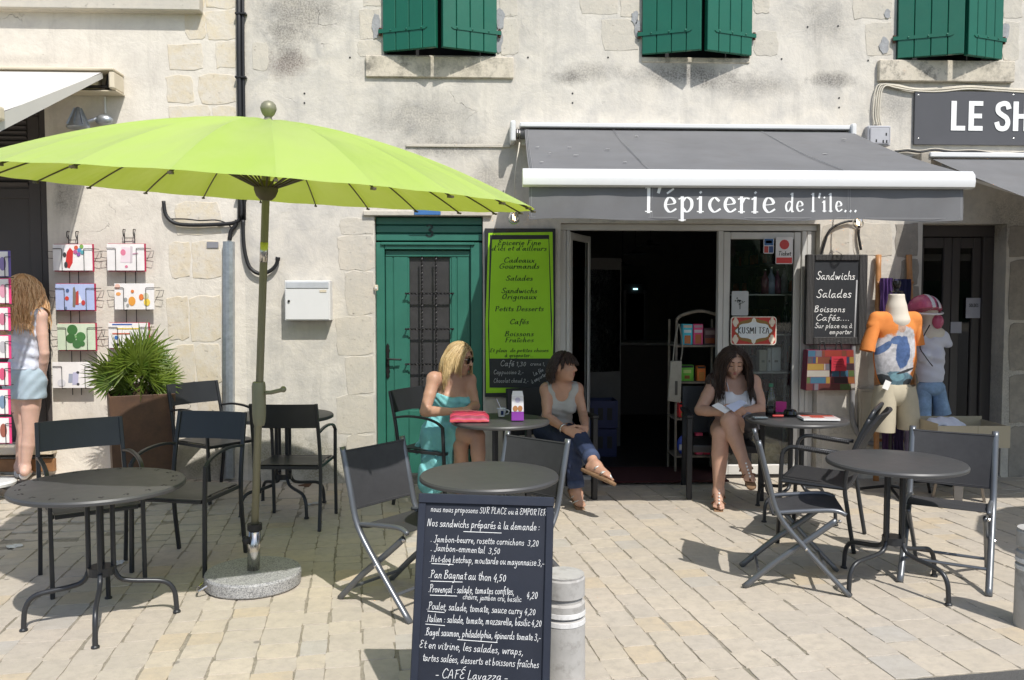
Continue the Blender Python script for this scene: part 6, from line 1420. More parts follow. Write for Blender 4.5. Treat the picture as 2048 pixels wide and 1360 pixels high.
# ---------------------------------------------------------------- woman in the grey top
def woman_grey():
    t = thing('person', 'woman with short dark hair in grey top and rolled jeans, legs crossed', 'person', (.65,-.6,0)); v = Vol()
    pel, wst, chs, nck = W(1109,858,-.50), W(1113,832,-.54), W(1119,800,-.60), W(1121,768,-.66); SR, SL = W(1093,779,-.66), W(1153,778,-.62); HR, HL = W(1092,862,-.54), W(1128,860,-.48)
    r, f, u = torso(v, pel, wst, chs, nck, SL, SR, HL, HR, .97, .055); tor = Vol(); tor.p = list(v.p)
    H = W(1126,733,-.72); fr = frame((.86,-.50,.03), (.10,0,1)); v.cap(nck, A3(H)-fr[2]*.06-fr[1]*.012, .047, .045, .03); add_head(v, H, fr, .98)
    RE, RW = W(1094,833,-.74), W(1132,860,-.93); LE, LW = W(1166,828,-.66), W(1171,857,-.88)
    limb(v, (SR, A3(SR)*.5+A3(RE)*.5, RE), (.047,.041,.035)); limb(v, (RE, A3(RE)*.65+A3(RW)*.35, RW), (.036,.036,.025)); limb(v, (SL, A3(SL)*.5+A3(LE)*.5, LE), (.047,.041,.035)); limb(v, (LE, A3(LE)*.65+A3(LW)*.35, LW), (.036,.036,.025))
    add_hand(v, RW, A3(W(1166,872,-1.0))-A3(RW), (.3,1,-.3), (0,0,1), (.25,.5,.4), .12); add_hand(v, LW, A3(W(1152,876,-1.01))-A3(LW), (-.2,1,-.2), (0,0,1), (.25,.5,.4), .12)
    RK, RA, RT = W(1160,878,-.94), W(1192,932,-1.22), W(1224,955,-1.36); LK, LA, LT = W(1143,892,-.92), W(1154,986,-.93), G(1163,1012,.03)
    hem = A3(RK)+(A3(RA)-A3(RK))*.62; hemL = A3(LK)+(A3(LA)-A3(LK))*.74
    leg = Vol()
    limb(leg, (HR, A3(HR)*.5+A3(RK)*.5, RK), (.086,.075,.056), .04); limb(leg, (HL, A3(HL)*.5+A3(LK)*.5, LK), (.086,.075,.056), .04); limb(leg, (RK, A3(RK)*.65+A3(RA)*.35, RA), (.054,.052,.032), .03); limb(leg, (LK, A3(LK)*.65+A3(LA)*.35, LA), (.054,.052,.033), .03)
    v.p += leg.p; add_foot(v, RA, RT, 1, (.35,.35,.85)); add_foot(v, LA, LT)
    obj('body', v.mesh('body', .0068), SK2, t)
    jn = Vol(); pr = Vol(); jn.ell(pel, (.165*.97,.12,.108), np.stack([nrmz(A3(HR)-A3(HL)), nrmz(np.cross((0,0,1), nrmz(A3(HR)-A3(HL)))), np.array([0,0,1.])]), .05)
    limb(jn, (HR, A3(HR)*.5+A3(RK)*.5, RK, hem), (.086,.076,.060,.052), .04); limb(jn, (HL, A3(HL)*.5+A3(LK)*.5, LK, hemL), (.086,.076,.060,.050), .03)
    wv = lambda X_, Y_, Z_: .0035*np.sin(X_*60+Z_*85)*np.sin(Y_*45-Z_*30)
    dress_up(t, 'jeans', jn, M_JEAN, h=.0075, infl=.008, wave=wv)
    for hm, kn in ((hem, RK), (hemL, LK)):
        d = nrmz(hm-A3(kn)); obj('rolled_cuff', MB().tube([Vector(tuple(hm-d*.01)), Vector(tuple(hm+d*.018)), Vector(tuple(hm+d*.046))], [.062,.066,.063], 16), M_JEANL, t, smooth=True)
    nb = A3(nck)
    dress_up(t, 'tank_top', tor, M_GREYT, h=.007, infl=.008, clip=((A3(pel)-u*.03, -u),(A3(SR)+r*.002, r),(A3(SL)-r*.002, -r),(nb+u*.012, u)), cut=((nb+f*.06+u*.03, .088),(nb+f*.10-u*.045, .062),(nb+u*.05, .085)), wave=lambda X_, Y_, Z_: .0025*np.sin(Z_*110+X_*30)*np.clip((.80-Z_)/.1, 0, 1))
    face_bits(t, H, fr, .98, lips=(.40,.15,.12))
    hair(t, 'hair', hairmat('dark_brown_hair', (.022,.012,.008), (.055,.028,.018)), H, fr, 1100, .112, 'bob', .98, 5, [(A3(nck), .06)], .0034, .12, .34, .24, .1, fringe=.5)
    Vv = lambda p: Vector(tuple(p)); d = nrmz(A3(RW)-A3(RE)); a = A3(RW)-d*.03; e1 = nrmz(np.cross(d, (0,0,1))); e2 = np.cross(d, e1)
    obj('bracelet', MB().tube([Vv(a+e1*.033*math.cos(q)+e2*.033*math.sin(q)) for q in [k*math.pi/8 for k in range(17)]], .006, 6), M_STEEL, t, smooth=True)
    sandal(t, RA, RT, M_SAND, up=(.35,.35,.85)); sandal(t, LA, LT, M_SAND)
woman_grey()
# ---------------------------------------------------------------- woman in the white camisole
def woman_white():
    t = thing('person', 'woman with long dark hair in white camisole reading papers, legs crossed', 'person', (1.97,-.55,0)); v = Vol()
    pel, wst, chs, nck = W(1464,850,-.46), W(1465,822,-.49), W(1467,788,-.52), W(1468,755,-.54); SR, SL = W(1430,764,-.56), W(1506,764,-.54); HR, HL = W(1447,853,-.48), W(1483,852,-.46)
    r, f, u = torso(v, pel, wst, chs, nck, SL, SR, HL, HR, 1.08, .074, .172); tor = Vol(); tor.p = list(v.p)
    H = W(1467,722,-.62); fr = frame((-.10,-.93,-.36), (-.03,-.3,1)); v.cap(nck, A3(H)-fr[2]*.06-fr[1]*.012, .050, .047, .03); add_head(v, H, fr, 1.03)
    RE, RW = W(1400,820,-.66), W(1436,825,-.84); LE, LW = W(1524,818,-.64), W(1486,823,-.82)
    limb(v, (SR, A3(SR)*.5+A3(RE)*.5, RE), (.055,.051,.043)); limb(v, (RE, A3(RE)*.65+A3(RW)*.35, RW), (.044,.042,.028)); limb(v, (SL, A3(SL)*.5+A3(LE)*.5, LE), (.055,.051,.043)); limb(v, (LE, A3(LE)*.65+A3(LW)*.35, LW), (.044,.042,.028))
    add_hand(v, RW, (.75,-.65,.05), (.6,.6,.5), (0,-.2,1), (.35,.55,.4)); add_hand(v, LW, (-.8,-.55,.05), (-.6,.6,.4), (0,-.2,1), (.35,.55,.4))
    RK, RA, RT = W(1441,868,-.92), W(1437,984,-.96), G(1437,1016,.03); LK, LA, LT = W(1458,842,-.95), W(1490,930,-1.09), W(1501,962,-1.20)
    limb(v, (HR, A3(HR)*.5+A3(RK)*.5, RK), (.100,.090,.064), .04); limb(v, (HL, A3(HL)*.5+A3(LK)*.5, LK), (.100,.090,.064), .04); limb(v, (RK, A3(RK)*.65+A3(RA)*.35, RA), (.062,.062,.037), .03); limb(v, (LK, A3(LK)*.65+A3(LA)*.35, LA), (.062,.061,.036), .03)
    add_foot(v, RA, RT); add_foot(v, LA, LT, 1, (-.2,-.2,.85))
    obj('body', v.mesh('body', .0068), SK3, t)
    nb = A3(nck); tk = A3(chs)+u*.055
    dress_up(t, 'camisole', tor, M_WCAM, h=.007, infl=.008, clip=((tk, u),(A3(pel)-u*.02, -u)), cut=((tk+f*.115+u*.035, .062),), wave=lambda X_, Y_, Z_: .002*np.sin(Z_*120+X_*40)*np.clip((.78-Z_)/.08, 0, 1))
    Vv = lambda p: Vector(tuple(p))
    for q in (-1, 1): obj('shoulder_strap', MB().tube(smooth_path([Vv(tk+f*.105+r*q*.075-u*.005), Vv(tk+f*.088+r*q*.085+u*.05), Vv(nb+r*q*.088+f*.02+u*.016), Vv(nb+r*q*.082-f*.06-u*.01)], 4), .0065, 6, flatten=.5), M_WCAM, t, smooth=True)
    sk = Vol(); sk.ell(pel, (.185,.135,.118), np.stack([nrmz(A3(HR)-A3(HL)), nrmz(np.cross((0,0,1), nrmz(A3(HR)-A3(HL)))), np.array([0,0,1.])]), .05); sk.cap(HR, A3(HR)+(A3(RK)-A3(HR))*.40, .100, .096, .04); sk.cap(HL, A3(HL)+(A3(LK)-A3(HL))*.35, .100, .096, .04)
    dress_up(t, 'shorts', sk, M_BLKF, h=.008, infl=.010, clip=((A3(pel)+u*.09, u),))
    face_bits(t, H, fr, 1.03, lid=True, lips=(.42,.14,.13))
    hair(t, 'hair', hairmat('long_dark_hair', (.020,.011,.008), (.065,.034,.022)), H, fr, 1400, .42, 'long', 1.03, 9, [(A3(nck), .075), (SR, .078), (SL, .078), (A3(chs)+f*.03, .158), (A3(chs)+f*.07+r*.07-u*.02, .095), (A3(chs)+f*.07-r*.07-u*.02, .095)], .0036, .12, .36, .27, -.1)
    for an, toe, up in ((RA, RT, (0,0,1)), (LA, LT, (-.2,-.2,.85))):
        s_ = sandal(t, an, toe, M_BRL, up=up); an_, to_ = A3(an), A3(toe)
        for k in range(5): p = an_+(to_-an_)*(.15+.17*k)+nrmz(A3(up))*(.030-.004*k)-f*0; obj('stud', MB().ball(Vv(p+nrmz(A3((0,-1,.3)))*.018), .008, .008, .008, 8, 6), M_PAPER, s_, smooth=True)
    d = nrmz(A3(RA)-A3(RK))
woman_white()
# ---------------------------------------------------------------- standing woman at the card stand
def woman_back():
    g0 = .115; y0 = -.22; t = thing('person', 'red-haired woman in sleeveless blouse and denim shorts standing with her back turned', 'person', (W(44,900,y0).x, y0, g0)); v = Vol()
    pel, wst, chs, nck = W(49,745,y0), W(50,706,y0), W(51,660,y0), W(52,616,y0-.01); SL, SR = W(18,630,y0+.03), W(81,632,y0-.03); HL, HR = W(34,760,y0+.02), W(64,762,y0-.02)
    r, f, u = torso(v, pel, wst, chs, nck, SL, SR, HL, HR, .90, .05, .155); tor = Vol(); tor.p = list(v.p)
    H = W(46,578,y0+.03); fr = frame((-.35,.9,-.15), (0,0,1)); v.cap(nck, A3(H)-fr[2]*.06-fr[1]*.012, .048, .046, .03); add_head(v, H, fr, 1.0)
    RE, RW = W(89,706,y0-.05), W(85,752,y0+.02); LE, LW = W(8,690,y0+.10), W(10,660,y0+.28)
    limb(v, (SR, A3(SR)*.5+A3(RE)*.5, RE), (.047,.042,.035)); limb(v, (RE, A3(RE)*.65+A3(RW)*.35, RW), (.036,.036,.025)); limb(v, (SL, A3(SL)*.5+A3(LE)*.5, LE), (.047,.042,.035)); limb(v, (LE, A3(LE)*.65+A3(LW)*.35, LW), (.036,.036,.025))
    add_hand(v, RW, (-.05,.15,-1), (-1,.3,0), (0,1,0), (.25,.4,.3)); add_hand(v, LW, (.1,.7,.6), (1,0,0), (0,-1,1), (.4,.5,.4))
    RK, LK = W(59,864,y0-.02), W(48,862,y0+.05); RA, LA = A3(W(50,930,y0-.02)), A3(W(40,930,y0+.06)); RA[2] = g0+.085; LA[2] = g0+.085
    RT, LT = RA+A3((-.06,.15,-.055)), LA+A3((-.08,.14,-.055))
    limb(v, (HR, A3(HR)*.5+A3(RK)*.5, RK), (.086,.072,.051), .04); limb(v, (HL, A3(HL)*.5+A3(LK)*.5, LK), (.086,.072,.051), .04); limb(v, (RK, A3(RK)*.65+RA*.35, RA), (.050,.050,.032), .03); limb(v, (LK, A3(LK)*.65+LA*.35, LA), (.050,.050,.032), .03)
    add_foot(v, RA, RT); add_foot(v, LA, LT)
    obj('body', v.mesh('body', .0072), SK4, t)
    nb = A3(nck)
    dress_up(t, 'blouse', tor, M_BLOU, h=.0075, infl=.020, clip=((A3(pel)+u*.035, -u),(A3(SR)+r*.008, r),(A3(SL)-r*.008, -r),(nb+u*.015, u)), wave=lambda X_, Y_, Z_: .005*np.sin(Z_*75+X_*35)+.003*np.sin(X_*120))
    sh = Vol(); sh.p = [q for q in tor.p[:2]]; sh.cap(HR, A3(HR)+(A3(RK)-A3(HR))*.30, .096, .098, .03); sh.cap(HL, A3(HL)+(A3(LK)-A3(HL))*.30, .096, .098, .03)
    dress_up(t, 'shorts', sh, M_SHORT, h=.0075, infl=.012, clip=((A3(pel)+u*.07, u),(A3(HR)+(A3(RK)-A3(HR))*.34, (0,0,-1))), wave=lambda X_, Y_, Z_: .003*np.sin(Z_*60-X_*80))
    hair(t, 'hair', hairmat('red_blond_hair', (.58,.31,.13), (.88,.60,.33)), H, fr, 1300, .38, 'long', 1.0, 12, [(A3(nck), .08), (SR, .075), (SL, .075), (A3(chs)-f*.02, .135)], .0034, .20, .45, .20, 0)
    for a_, b_ in ((RA, RT), (LA, LT)): 
        q = Vol(); a2 = np.array(a_); q.cap(a2+(0,-.02,-.055), np.array(b_)+(0,0,-.012), .036, .034, .02); obj('shoe', q.mesh('shoe', .008, clip=(((0,0,g0-.004), (0,0,-1)), (a2+(0,0,-.018), (0,0,1)))), P('white_canvas', (.68,.66,.64), .8), t)
woman_back()
# ================================================================ cards, goods and small things
def disc(cx, cz, rx, rz=None, n=16): rz = rz or rx; return [(cx+rx*math.cos(2*math.pi*k/n), cz+rz*math.sin(2*math.pi*k/n)) for k in range(n)]
# ---------------------------------------------------------------- wire racks and greeting cards on the left wall
yc = -.085
def rack(label, px, top, bot):
    a, b = W(px-14,top,-.03), W(px+12,bot,-.03); t = thing('wire_rack', label, 'rack', (a.x, -.03, b.z), group='wire card racks on the cream wall')
    for x in (a.x, b.x): obj('wire', MB().tube([(x,-.02,b.z),(x,-.02,a.z)], .0032, 6), M_IRON, t); obj('hook', MB().tube(fillet([(x,-.02,a.z-.03),(x,-.05,a.z-.02),(x,-.05,a.z+.03),(x,-.004,a.z+.03)], .015), .004, 6), M_IRON, t)
    obj('wire', MB().tube([(a.x,-.02,a.z-.04),(b.x,-.02,a.z-.04)], .003, 6), M_IRON, t); return t
racks = [rack('wire rack holding the left column of four cards', 150, 470, 790), rack('wire rack holding the right column above the palm', 262, 466, 720)]
def card(px0, px1, py0, py1, rk, label, prints, red=True, base='#e8e4e2', tilt=0.0):
    a, b = W(px0,py1,yc), W(px1,py0,yc); t = thing('greeting_card', label, 'card', ((a.x+b.x)/2, yc, a.z), group='cards in the wall racks'); w, h = b.x-a.x, b.z-a.z
    if red: obj('envelope', MB().box(a.x+.006, b.x+.012, yc+.004, yc+.009, a.z-.008, b.z+.004), col('#b02c4c', .7), t)
    obj('card_stack', MB().box(a.x, b.x, yc-.004, yc+.003, a.z, b.z), col(base, .6), t, bevel=.001)
    for i, (hx, poly) in enumerate(prints): obj('print', MB().slab([(a.x+w*u, a.z+h*v) for u, v in poly], yc-.0058-.0005*i, yc-.0043-.0005*i+.0004), col(hx, .6), t)
    for u in (.24, .80):
        x = a.x+w*u; obj('wire', MB().tube(fillet([(x-(.09 if u < .5 else -.09),-.02,b.z-.035),(x-(.09 if u < .5 else -.09)*.8,yc-.012,b.z-.035),(x,yc-.012,b.z-.035),(x,yc-.012,a.z-.006),(x,-.02,a.z-.006)], .008, 3), .0028, 5), M_IRON, racks[rk])
    for s, x in ((-1, a.x), (1, b.x)): obj('wire', MB().tube([(x,-.05,b.z-.06),(x+s*.07,-.06,b.z-.055),(x+s*.055,-.06,b.z-.11),(x,-.05,b.z-.115)], .0025, 5), M_IRON, racks[rk])
    return t
D = disc
card(107,184,489,541,0,'card with a red car and balloons, top of the left rack',[('#c8302c',[(.30,.15),(.42,.08),(.50,.3),(.52,.75),(.44,.88),(.36,.7),(.33,.4)]),('#3a3a3c',D(.30,.6,.045,.10)),('#3a3a3c',D(.33,.22,.045,.12)),('#4f8fc0',D(.68,.78,.05,.08)),('#d05a3c',D(.60,.88,.05,.08)),('#7fa855',D(.74,.92,.05,.08)),('#8a5aa0',D(.66,.62,.05,.08)),('#5aa0a8',D(.76,.70,.05,.08)),('#c05a90',D(.58,.72,.05,.08))])
card(215,288,488,541,1,'card with a pink tiered cake, top of the right rack',[('#e3d2d8',[(.36,.3),(.62,.3),(.66,.86),(.40,.9)]),('#d77a95',D(.44,.68,.07,.12)),('#c8bcc0',[(.62,.28),(.68,.3),(.70,.9),(.64,.92)]),('#d77a95',D(.52,.15,.04,.05)),('#c9a0b0',[(.70,.6),(.84,.63),(.84,.67),(.70,.66)])])
card(112,188,568,620,0,'pale blue card with a sailing boat, second in the left rack',[('#7a7064',[(.44,.12),(.50,.1),(.56,.5),(.50,.9),(.46,.85)]),('#b8453c',[(.52,.2),(.60,.2),(.60,.75),(.54,.7)]),('#ece6e0',[(.60,.25),(.70,.3),(.62,.6)]),('#c0403c',D(.72,.28,.05,.10)),('#c8402c',D(.30,.45,.05,.08)),('#4a5f88',D(.32,.75,.04,.07)),('#6a7a9a',D(.27,.08,.03,.05))],True,'#aebbe0')
card(230,308,567,619,1,'white card with orange prams and ducks, second in the right rack',[('#e0b8a8',D(.08,.88,.07,.11)),('#e3a05c',D(.10,.60,.06,.07)),('#df9a3e',D(.44,.32,.09,.18)),('#999',D(.28,.38,.05,.09)) if False else ('#9a9a98',D(.28,.38,.045,.08)),('#9a9a98',D(.33,.16,.035,.07)),('#dd7a3a',D(.68,.48,.06,.12)),('#e8c84e',D(.82,.28,.08,.14)),('#c9c6a8',D(.80,.52,.07,.12)),('#d5783a',D(.46,.70,.04,.06))],False)
card(116,190,647,700,0,'pale green card with a clover leaf, third in the left rack',[('#3d6f3a',D(.40,.76,.14,.20)),('#45783f',D(.62,.50,.13,.18)),('#3a6836',D(.36,.44,.13,.18)),('#427040',D(.52,.22,.12,.16)),('#7fae70',[(.46,.56),(.50,.58),(.52,.48),(.47,.46)]),('#3d6f3a',D(.66,.24,.07,.10))],True,'#c9d6bd')
card(106,187,724,776,0,'white card with a small grey car, lowest in the left rack',[('#9aa0b0',[(.38,.2),(.52,.2),(.52,.55),(.40,.55)]),('#b6b4cc',[(.48,.12),(.62,.14),(.64,.62),(.50,.60)]),('#3c3c44',D(.62,.15,.035,.05)),('#3c3c44',D(.62,.60,.035,.05)),('#d4d2d6',D(.22,.2,.10,.14))],False)
card(218,296,646,696,1,'card with blue and yellow stripes half hidden by the palm',[('#3a5fa8',[(.1,.92),(.6,.92),(.6,.97),(.1,.97)]),('#d0b23c',[(.2,.75),(.8,.75),(.8,.8),(.2,.8)]),('#c05a3c',[(.1,.55),(.55,.55),(.55,.6),(.1,.6)]),('#3a6fb0',D(.2,.42,.05,.08)),('#2e2e30',D(.2,.14,.08,.06))],True)
# ---------------------------------------------------------------- revolving card stand at the left edge
ysn_ = -.80; sx = W(-25,700,ysn_).x; sz = gz(sx, ysn_)
sp = thing('card_spinner', 'revolving card stand on castors cut by the left edge', 'card stand', (sx, ysn_, sz))
obj('pole', MB().tube([(sx,ysn_,sz+.12),(sx,ysn_,1.98)], .018, 10), M_IRON, sp); obj('base_disc', MB().lathe([(.001,.10),(.16,.10),(.165,.12),(.15,.135),(.02,.14)], 24, (sx,ysn_,sz)), M_WHITE, sp, angle=.5)
for k in range(5):
    a = k*2*math.pi/5-.35; x, y = sx+.27*math.cos(a), ysn_+.27*math.sin(a); lg = obj('castor_leg', MB().bar([(sx+.1*math.cos(a),ysn_+.1*math.sin(a),sz+.095),(x,y,sz+.075)], .035, .025), M_BLACK, sp, bevel=.004)
    obj('castor', MB().tube([(x-.012,y,sz+.031),(x+.012,y,sz+.031)], .030, 12), M_BLACK, lg); obj('castor_fork', MB().box(x-.016, x+.016, y-.010, y+.010, sz+.04, sz+.07), M_STEEL, lg)
rn = random.Random(6); ycs = ysn_-.12
for i, (py0, py1, pxr) in enumerate(((503,552,19),(558,606,20),(616,660,19),(672,716,20),(726,770,19),(780,828,19),(836,886,21))):
    a, b = W(-70,py1,ycs), W(pxr,py0,ycs); w, h = b.x-a.x, b.z-a.z
    t = thing('greeting_card', ['violet card at the top of the revolving stand','pink-edged card second from the top of the revolving stand','pink-edged card third from the top of the revolving stand','pink-edged card fourth from the top of the revolving stand','pink-edged card with a shoe print on the revolving stand','pink-edged card with a house print on the revolving stand','lowest card with a floral print on the revolving stand'][i], 'card', ((a.x+b.x)/2, ycs, a.z), group='cards on the revolving stand')
    obj('envelope', MB().box(a.x, b.x+.003, ycs+.003, ycs+.008, a.z-.006, b.z+.006), col('#d8407a' if i else '#6a5aa0', .6), t)
    obj('card_stack', MB().box(a.x, b.x-.012, ycs-.004, ycs+.002, a.z, b.z), col('#e6e2e0', .6), t)
    obj('print', MB().slab(disc(b.x-.05, (a.z+b.z)/2, .025, h*.28), ycs-.0058, ycs-.0045), col(['#8f7fb0','#d79aac','#c97a90','#b8b4b8','#d2567a','#7a8fa8','#9a5a4a'][i], .6), t)
    obj('wire_holder', MB().tube(fillet([(b.x-.03,ysn_-.02,a.z-.008),(b.x-.03,ycs-.014,a.z-.008),(b.x-.03,ycs-.014,b.z-.04),(b.x+.015,ycs-.014,b.z-.04)], .008, 3), .003, 5), M_IRON, sp)
# ---------------------------------------------------------------- things on the tables
def ashtray(label, c, r=.05):
    t = solo('ashtray', MB().lathe([(.001,.0),(r*.95,0),(r,.006),(r*.98,.026),(r*.90,.030),(r*.84,.026),(r*.80,.010),(.001,.008)], 24, c), P('black_glazed', (.012,.012,.013), .15), label, 'ashtray', c, angle=.5, group='black ashtrays'); return t
ashtray('flat black ashtray on the table by the wall', tuple(G(607,819,.722)))
c = G(1580,831,.718); solo('ashtray', MB().lathe([(.001,.0),(.046,0),(.052,.012),(.046,.034),(.034,.046),(.030,.044),(.001,.04)], 24, c), P('black_glazed', (.012,.012,.013), .15), 'domed black ashtray beside the magazine', 'ashtray', tuple(c), angle=.5, group='black ashtrays')
# pink striped pouch
def stripes():
    t = NT('pink_striped_cloth'); w = t.n('ShaderNodeTexWave', wave_type='BANDS', bands_direction='Y'); w.inputs['Scale'].default_value = 8; w.inputs['Distortion'].default_value = .6; t.l(t.co, w.inputs[0])
    c = t.ramp(w.outputs['Fac'], [(.1,(.34,.02,.06)),(.35,(.48,.07,.03)),(.6,(.55,.03,.15)),(.9,(.24,.015,.04))]); t.bump(t.noise(50), .4, .004); return t.fin(c, .55)
a = G(902,843,.735); b = G(975,834,.735); ctr = (a+b)/2; v = Vol()
x0p, x1p = G(903,845,.73), G(966,843,.73); d = (x1p-x0p); L = d.length
pc_ = Vector((ctr.x, ctr.y+.02, .722))
mb = MB(); n1, n2 = 14, 10
for j in range(n2+1):
    tv = j/n2
    for i in range(n1+1):
        u = i/n1*2-1; prof_ = (1-abs(u)**6)**.5 if abs(u) < 1 else 0
        yv = (tv-.5)*.15; hh = .062*(1-(abs(tv-.5)*2)**2.2)**.5*(.72+.28*prof_)*(1-.25*(u > .7)*(u-.7)/.3)
        mb.v.append((pc_.x+u*.135, pc_.y+yv, pc_.z+max(.002,hh)+.003*math.sin(u*9+j)))
for j in range(n2):
    for i in range(n1): k = j*(n1+1)+i; mb.f.append((k, k+1, k+n1+2, k+n1+1))
bs = len(mb.v); mb.v += [(x, y, pc_.z+.0005) for x, y, z in mb.v]
for j in range(n2):
    for i in range(n1): k = bs+j*(n1+1)+i; mb.f.append((k+n1+1, k+n1+2, k+1, k))
rim = [i for i in range(n1+1)]+[j*(n1+1)+n1 for j in range(1,n2+1)]+[n2*(n1+1)+i for i in range(n1-1,-1,-1)]+[j*(n1+1) for j in range(n2-1,0,-1)]
for p, q in zip(rim, rim[1:]+rim[:1]): mb.f.append((p, p+bs, q+bs, q))
po = thing('pouch', 'pink and red striped pouch lying on the table before the blond woman', 'pouch', tuple(pc_)); obj('cloth_body', mb, stripes(), po, angle=.9)
obj('zip', MB().tube([(pc_.x-.12,pc_.y+.0,pc_.z+.066),(pc_.x,pc_.y,pc_.z+.068),(pc_.x+.11,pc_.y,pc_.z+.062)], .004, 6), col('#8a1530', .5), po)
# coffee cup, spoon, carton
c = G(1003,833,.722); cu = thing('coffee_cup', 'small white espresso cup with a blue mark and a spoon in it', 'cup', tuple(c), group=None)
obj('bowl', MB().lathe([(.001,.002),(.022,.0),(.024,.006),(.034,.055),(.036,.060),(.033,.060),(.030,.052),(.020,.012),(.001,.010)], 24, c), col('#d9dde2', .2), cu, angle=.6); obj('handle', MB().tube(smooth_path([(c.x+.031,c.y,c.z+.048),(c.x+.052,c.y,c.z+.044),(c.x+.050,c.y,c.z+.022),(c.x+.027,c.y,c.z+.016)],4), .004, 6), col('#d9dde2', .2), cu, smooth=True)
obj('logo_patch', MB().add([(c.x+.010*k_+.004, c.y-math.sqrt(max(0,(rr+.001)**2-(.010*k_+.004)**2)), c.z+zz) for zz, rr in ((.014,.0262),(.046,.0328)) for k_ in (-1,0,1)], [(0,1,4,3),(1,2,5,4)]), col('#223560', .4), cu)
obj('spoon', MB().tube([(c.x+.01,c.y,c.z+.02),(c.x-.035,c.y+.01,c.z+.125)], .0028, 6), M_STEEL, cu)
c = G(1035,840,.722); ct = thing('biscuit_carton', 'tall white and purple biscuit carton standing on the table', 'carton', tuple(c)); h1, h2, h3 = .085, .19, .225; w = .038
box4 = lambda w0, d0, z0, w1, d1, z1: MB().add([(c.x-w0,c.y-d0,c.z+z0),(c.x+w0,c.y-d0,c.z+z0),(c.x+w0,c.y+d0,c.z+z0),(c.x-w0,c.y+d0,c.z+z0),(c.x-w1,c.y-d1,c.z+z1),(c.x+w1,c.y-d1,c.z+z1),(c.x+w1,c.y+d1,c.z+z1),(c.x-w1,c.y+d1,c.z+z1)], [(3,2,1,0),(4,5,6,7),(0,1,5,4),(1,2,6,5),(2,3,7,6),(3,0,4,7)])
obj('purple_base', box4(.043,.03,.0005,.042,.029,.062), col('#8a3fa0', .4), ct); obj('white_body', box4(.042,.029,.063,.040,.028,.17), col('#dcdadf', .4), ct); obj('gable', box4(.040,.028,.1705,.034,.003,.205), col('#dcdadf', .4), ct)
for s in (-1, 1): obj('biscuit_print', MB().slab(disc(c.x+s*.017, c.z+.085, .017, .020), c.y-.0315, c.y-.0285), col('#b07a4e', .6), ct)
obj('logo_ring', MB().slab(disc(c.x, c.z+.145, .018), c.y-.0305, c.y-.0285), col('#b4aec8', .5), ct)
# right back table
c = G(1541,832,.722); bt = thing('water_bottle', 'clear bottle with green cap and dark drink on the right back table', 'bottle', tuple(c))
obj('glass_body', MB().lathe([(.001,.002),(.034,.002),(.036,.01),(.036,.11),(.030,.15),(.015,.195),(.013,.22),(.014,.225)], 20, c), glass('bottle_glass', (.86,.90,.88), 1.0), bt, smooth=True); obj('drink', MB().lathe([(.001,.006),(.033,.006),(.0335,.075),(.001,.076)], 20, c), col('#1c1a1a', .2), bt, smooth=True)
obj('cap', MB().lathe([(.016,.212),(.016,.236),(.001,.238)], 14, c), col('#2f6a50', .4), bt)
c = G(1566,826,.722); solo('matchbox', MB().box(c.x-.045, c.x+.045, c.y+.05, c.y+.075, .722, .80), col('#b02a78', .4), 'small magenta packet behind the bottle on the right back table', 'packet', (c.x,c.y+.06,.722), bevel=.002)
c = G(1556,834,.722); solo('lighter', MB().tube([(c.x-.04,c.y,.731),(c.x+.035,c.y-.01,.731)], .009, 8), col('#b02a24', .3), 'red lighter lying left of the domed ashtray', 'lighter', (c.x,c.y,.722))
c = G(1520,836,.722); solo('mobile_phone', MB().box(c.x-.05, c.x+.05, c.y-.03, c.y+.03, .7215, .731), col('#5f6a70', .25), 'grey mobile phone on the table beside the reading woman', 'phone', (c.x,c.y,.722), bevel=.003)
c = G(1637,838,.722); mg = thing('magazine', 'white and red magazine lying on the right back table', 'magazine', tuple(c), -.12)
obj('pages', MB().box(-.125, .125, -.085, .085, 0, .014), M_PAPER, mg, local=True, bevel=.001); obj('cover', MB().box(-.124, .124, -.084, .084, .0143, .0155), col('#cfc4c2', .3), mg, local=True); obj('cover_print', MB().box(-.11, .115, .02, .078, .0157, .0162).box(-.06, .03, -.05, .018, .0157, .0162), col('#b8402e', .3), mg, local=True)
# papers in hands and bag on the lap of the reading woman
def sheet(label, pts, mat=None):
    c = sum((Vector(p) for p in pts), Vector())/len(pts); n = len(pts); mb = MB(); mb.v = [tuple(Vector(p)+Vector((0,0,.0))) for p in pts]+[tuple(Vector(p)+Vector((0,.003,.003))) for p in pts]
    mb.f = [tuple(range(n)), tuple(range(2*n-1,n-1,-1))]+[(i,i+n,(i+1)%n+n,(i+1)%n) for i in range(n)]; return solo('paper_sheet', mb, mat or M_PAPER, label, 'paper', tuple(c))
sheet('folded white leaflet in the right hand of the reading woman', [W(1424,812,-.92),W(1436,806,-.90),W(1462,820,-.93),W(1450,827,-.95)]); sheet('open white and blue leaflet in the hands of the reading woman', [W(1452,812,-.94),W(1482,800,-.90),W(1494,806,-.91),W(1468,824,-.96)], col('#c4cbe0', .7))
v = Vol(); v.ell(W(1500,846,-.74), (.10,.07,.075), None, .03); v.cap(W(1482,835,-.76), W(1512,856,-.72), .05, .045, .04); hb = thing('handbag', 'black and grey handbag on the lap of the reading woman', 'handbag', tuple(W(1500,870,-.74)))
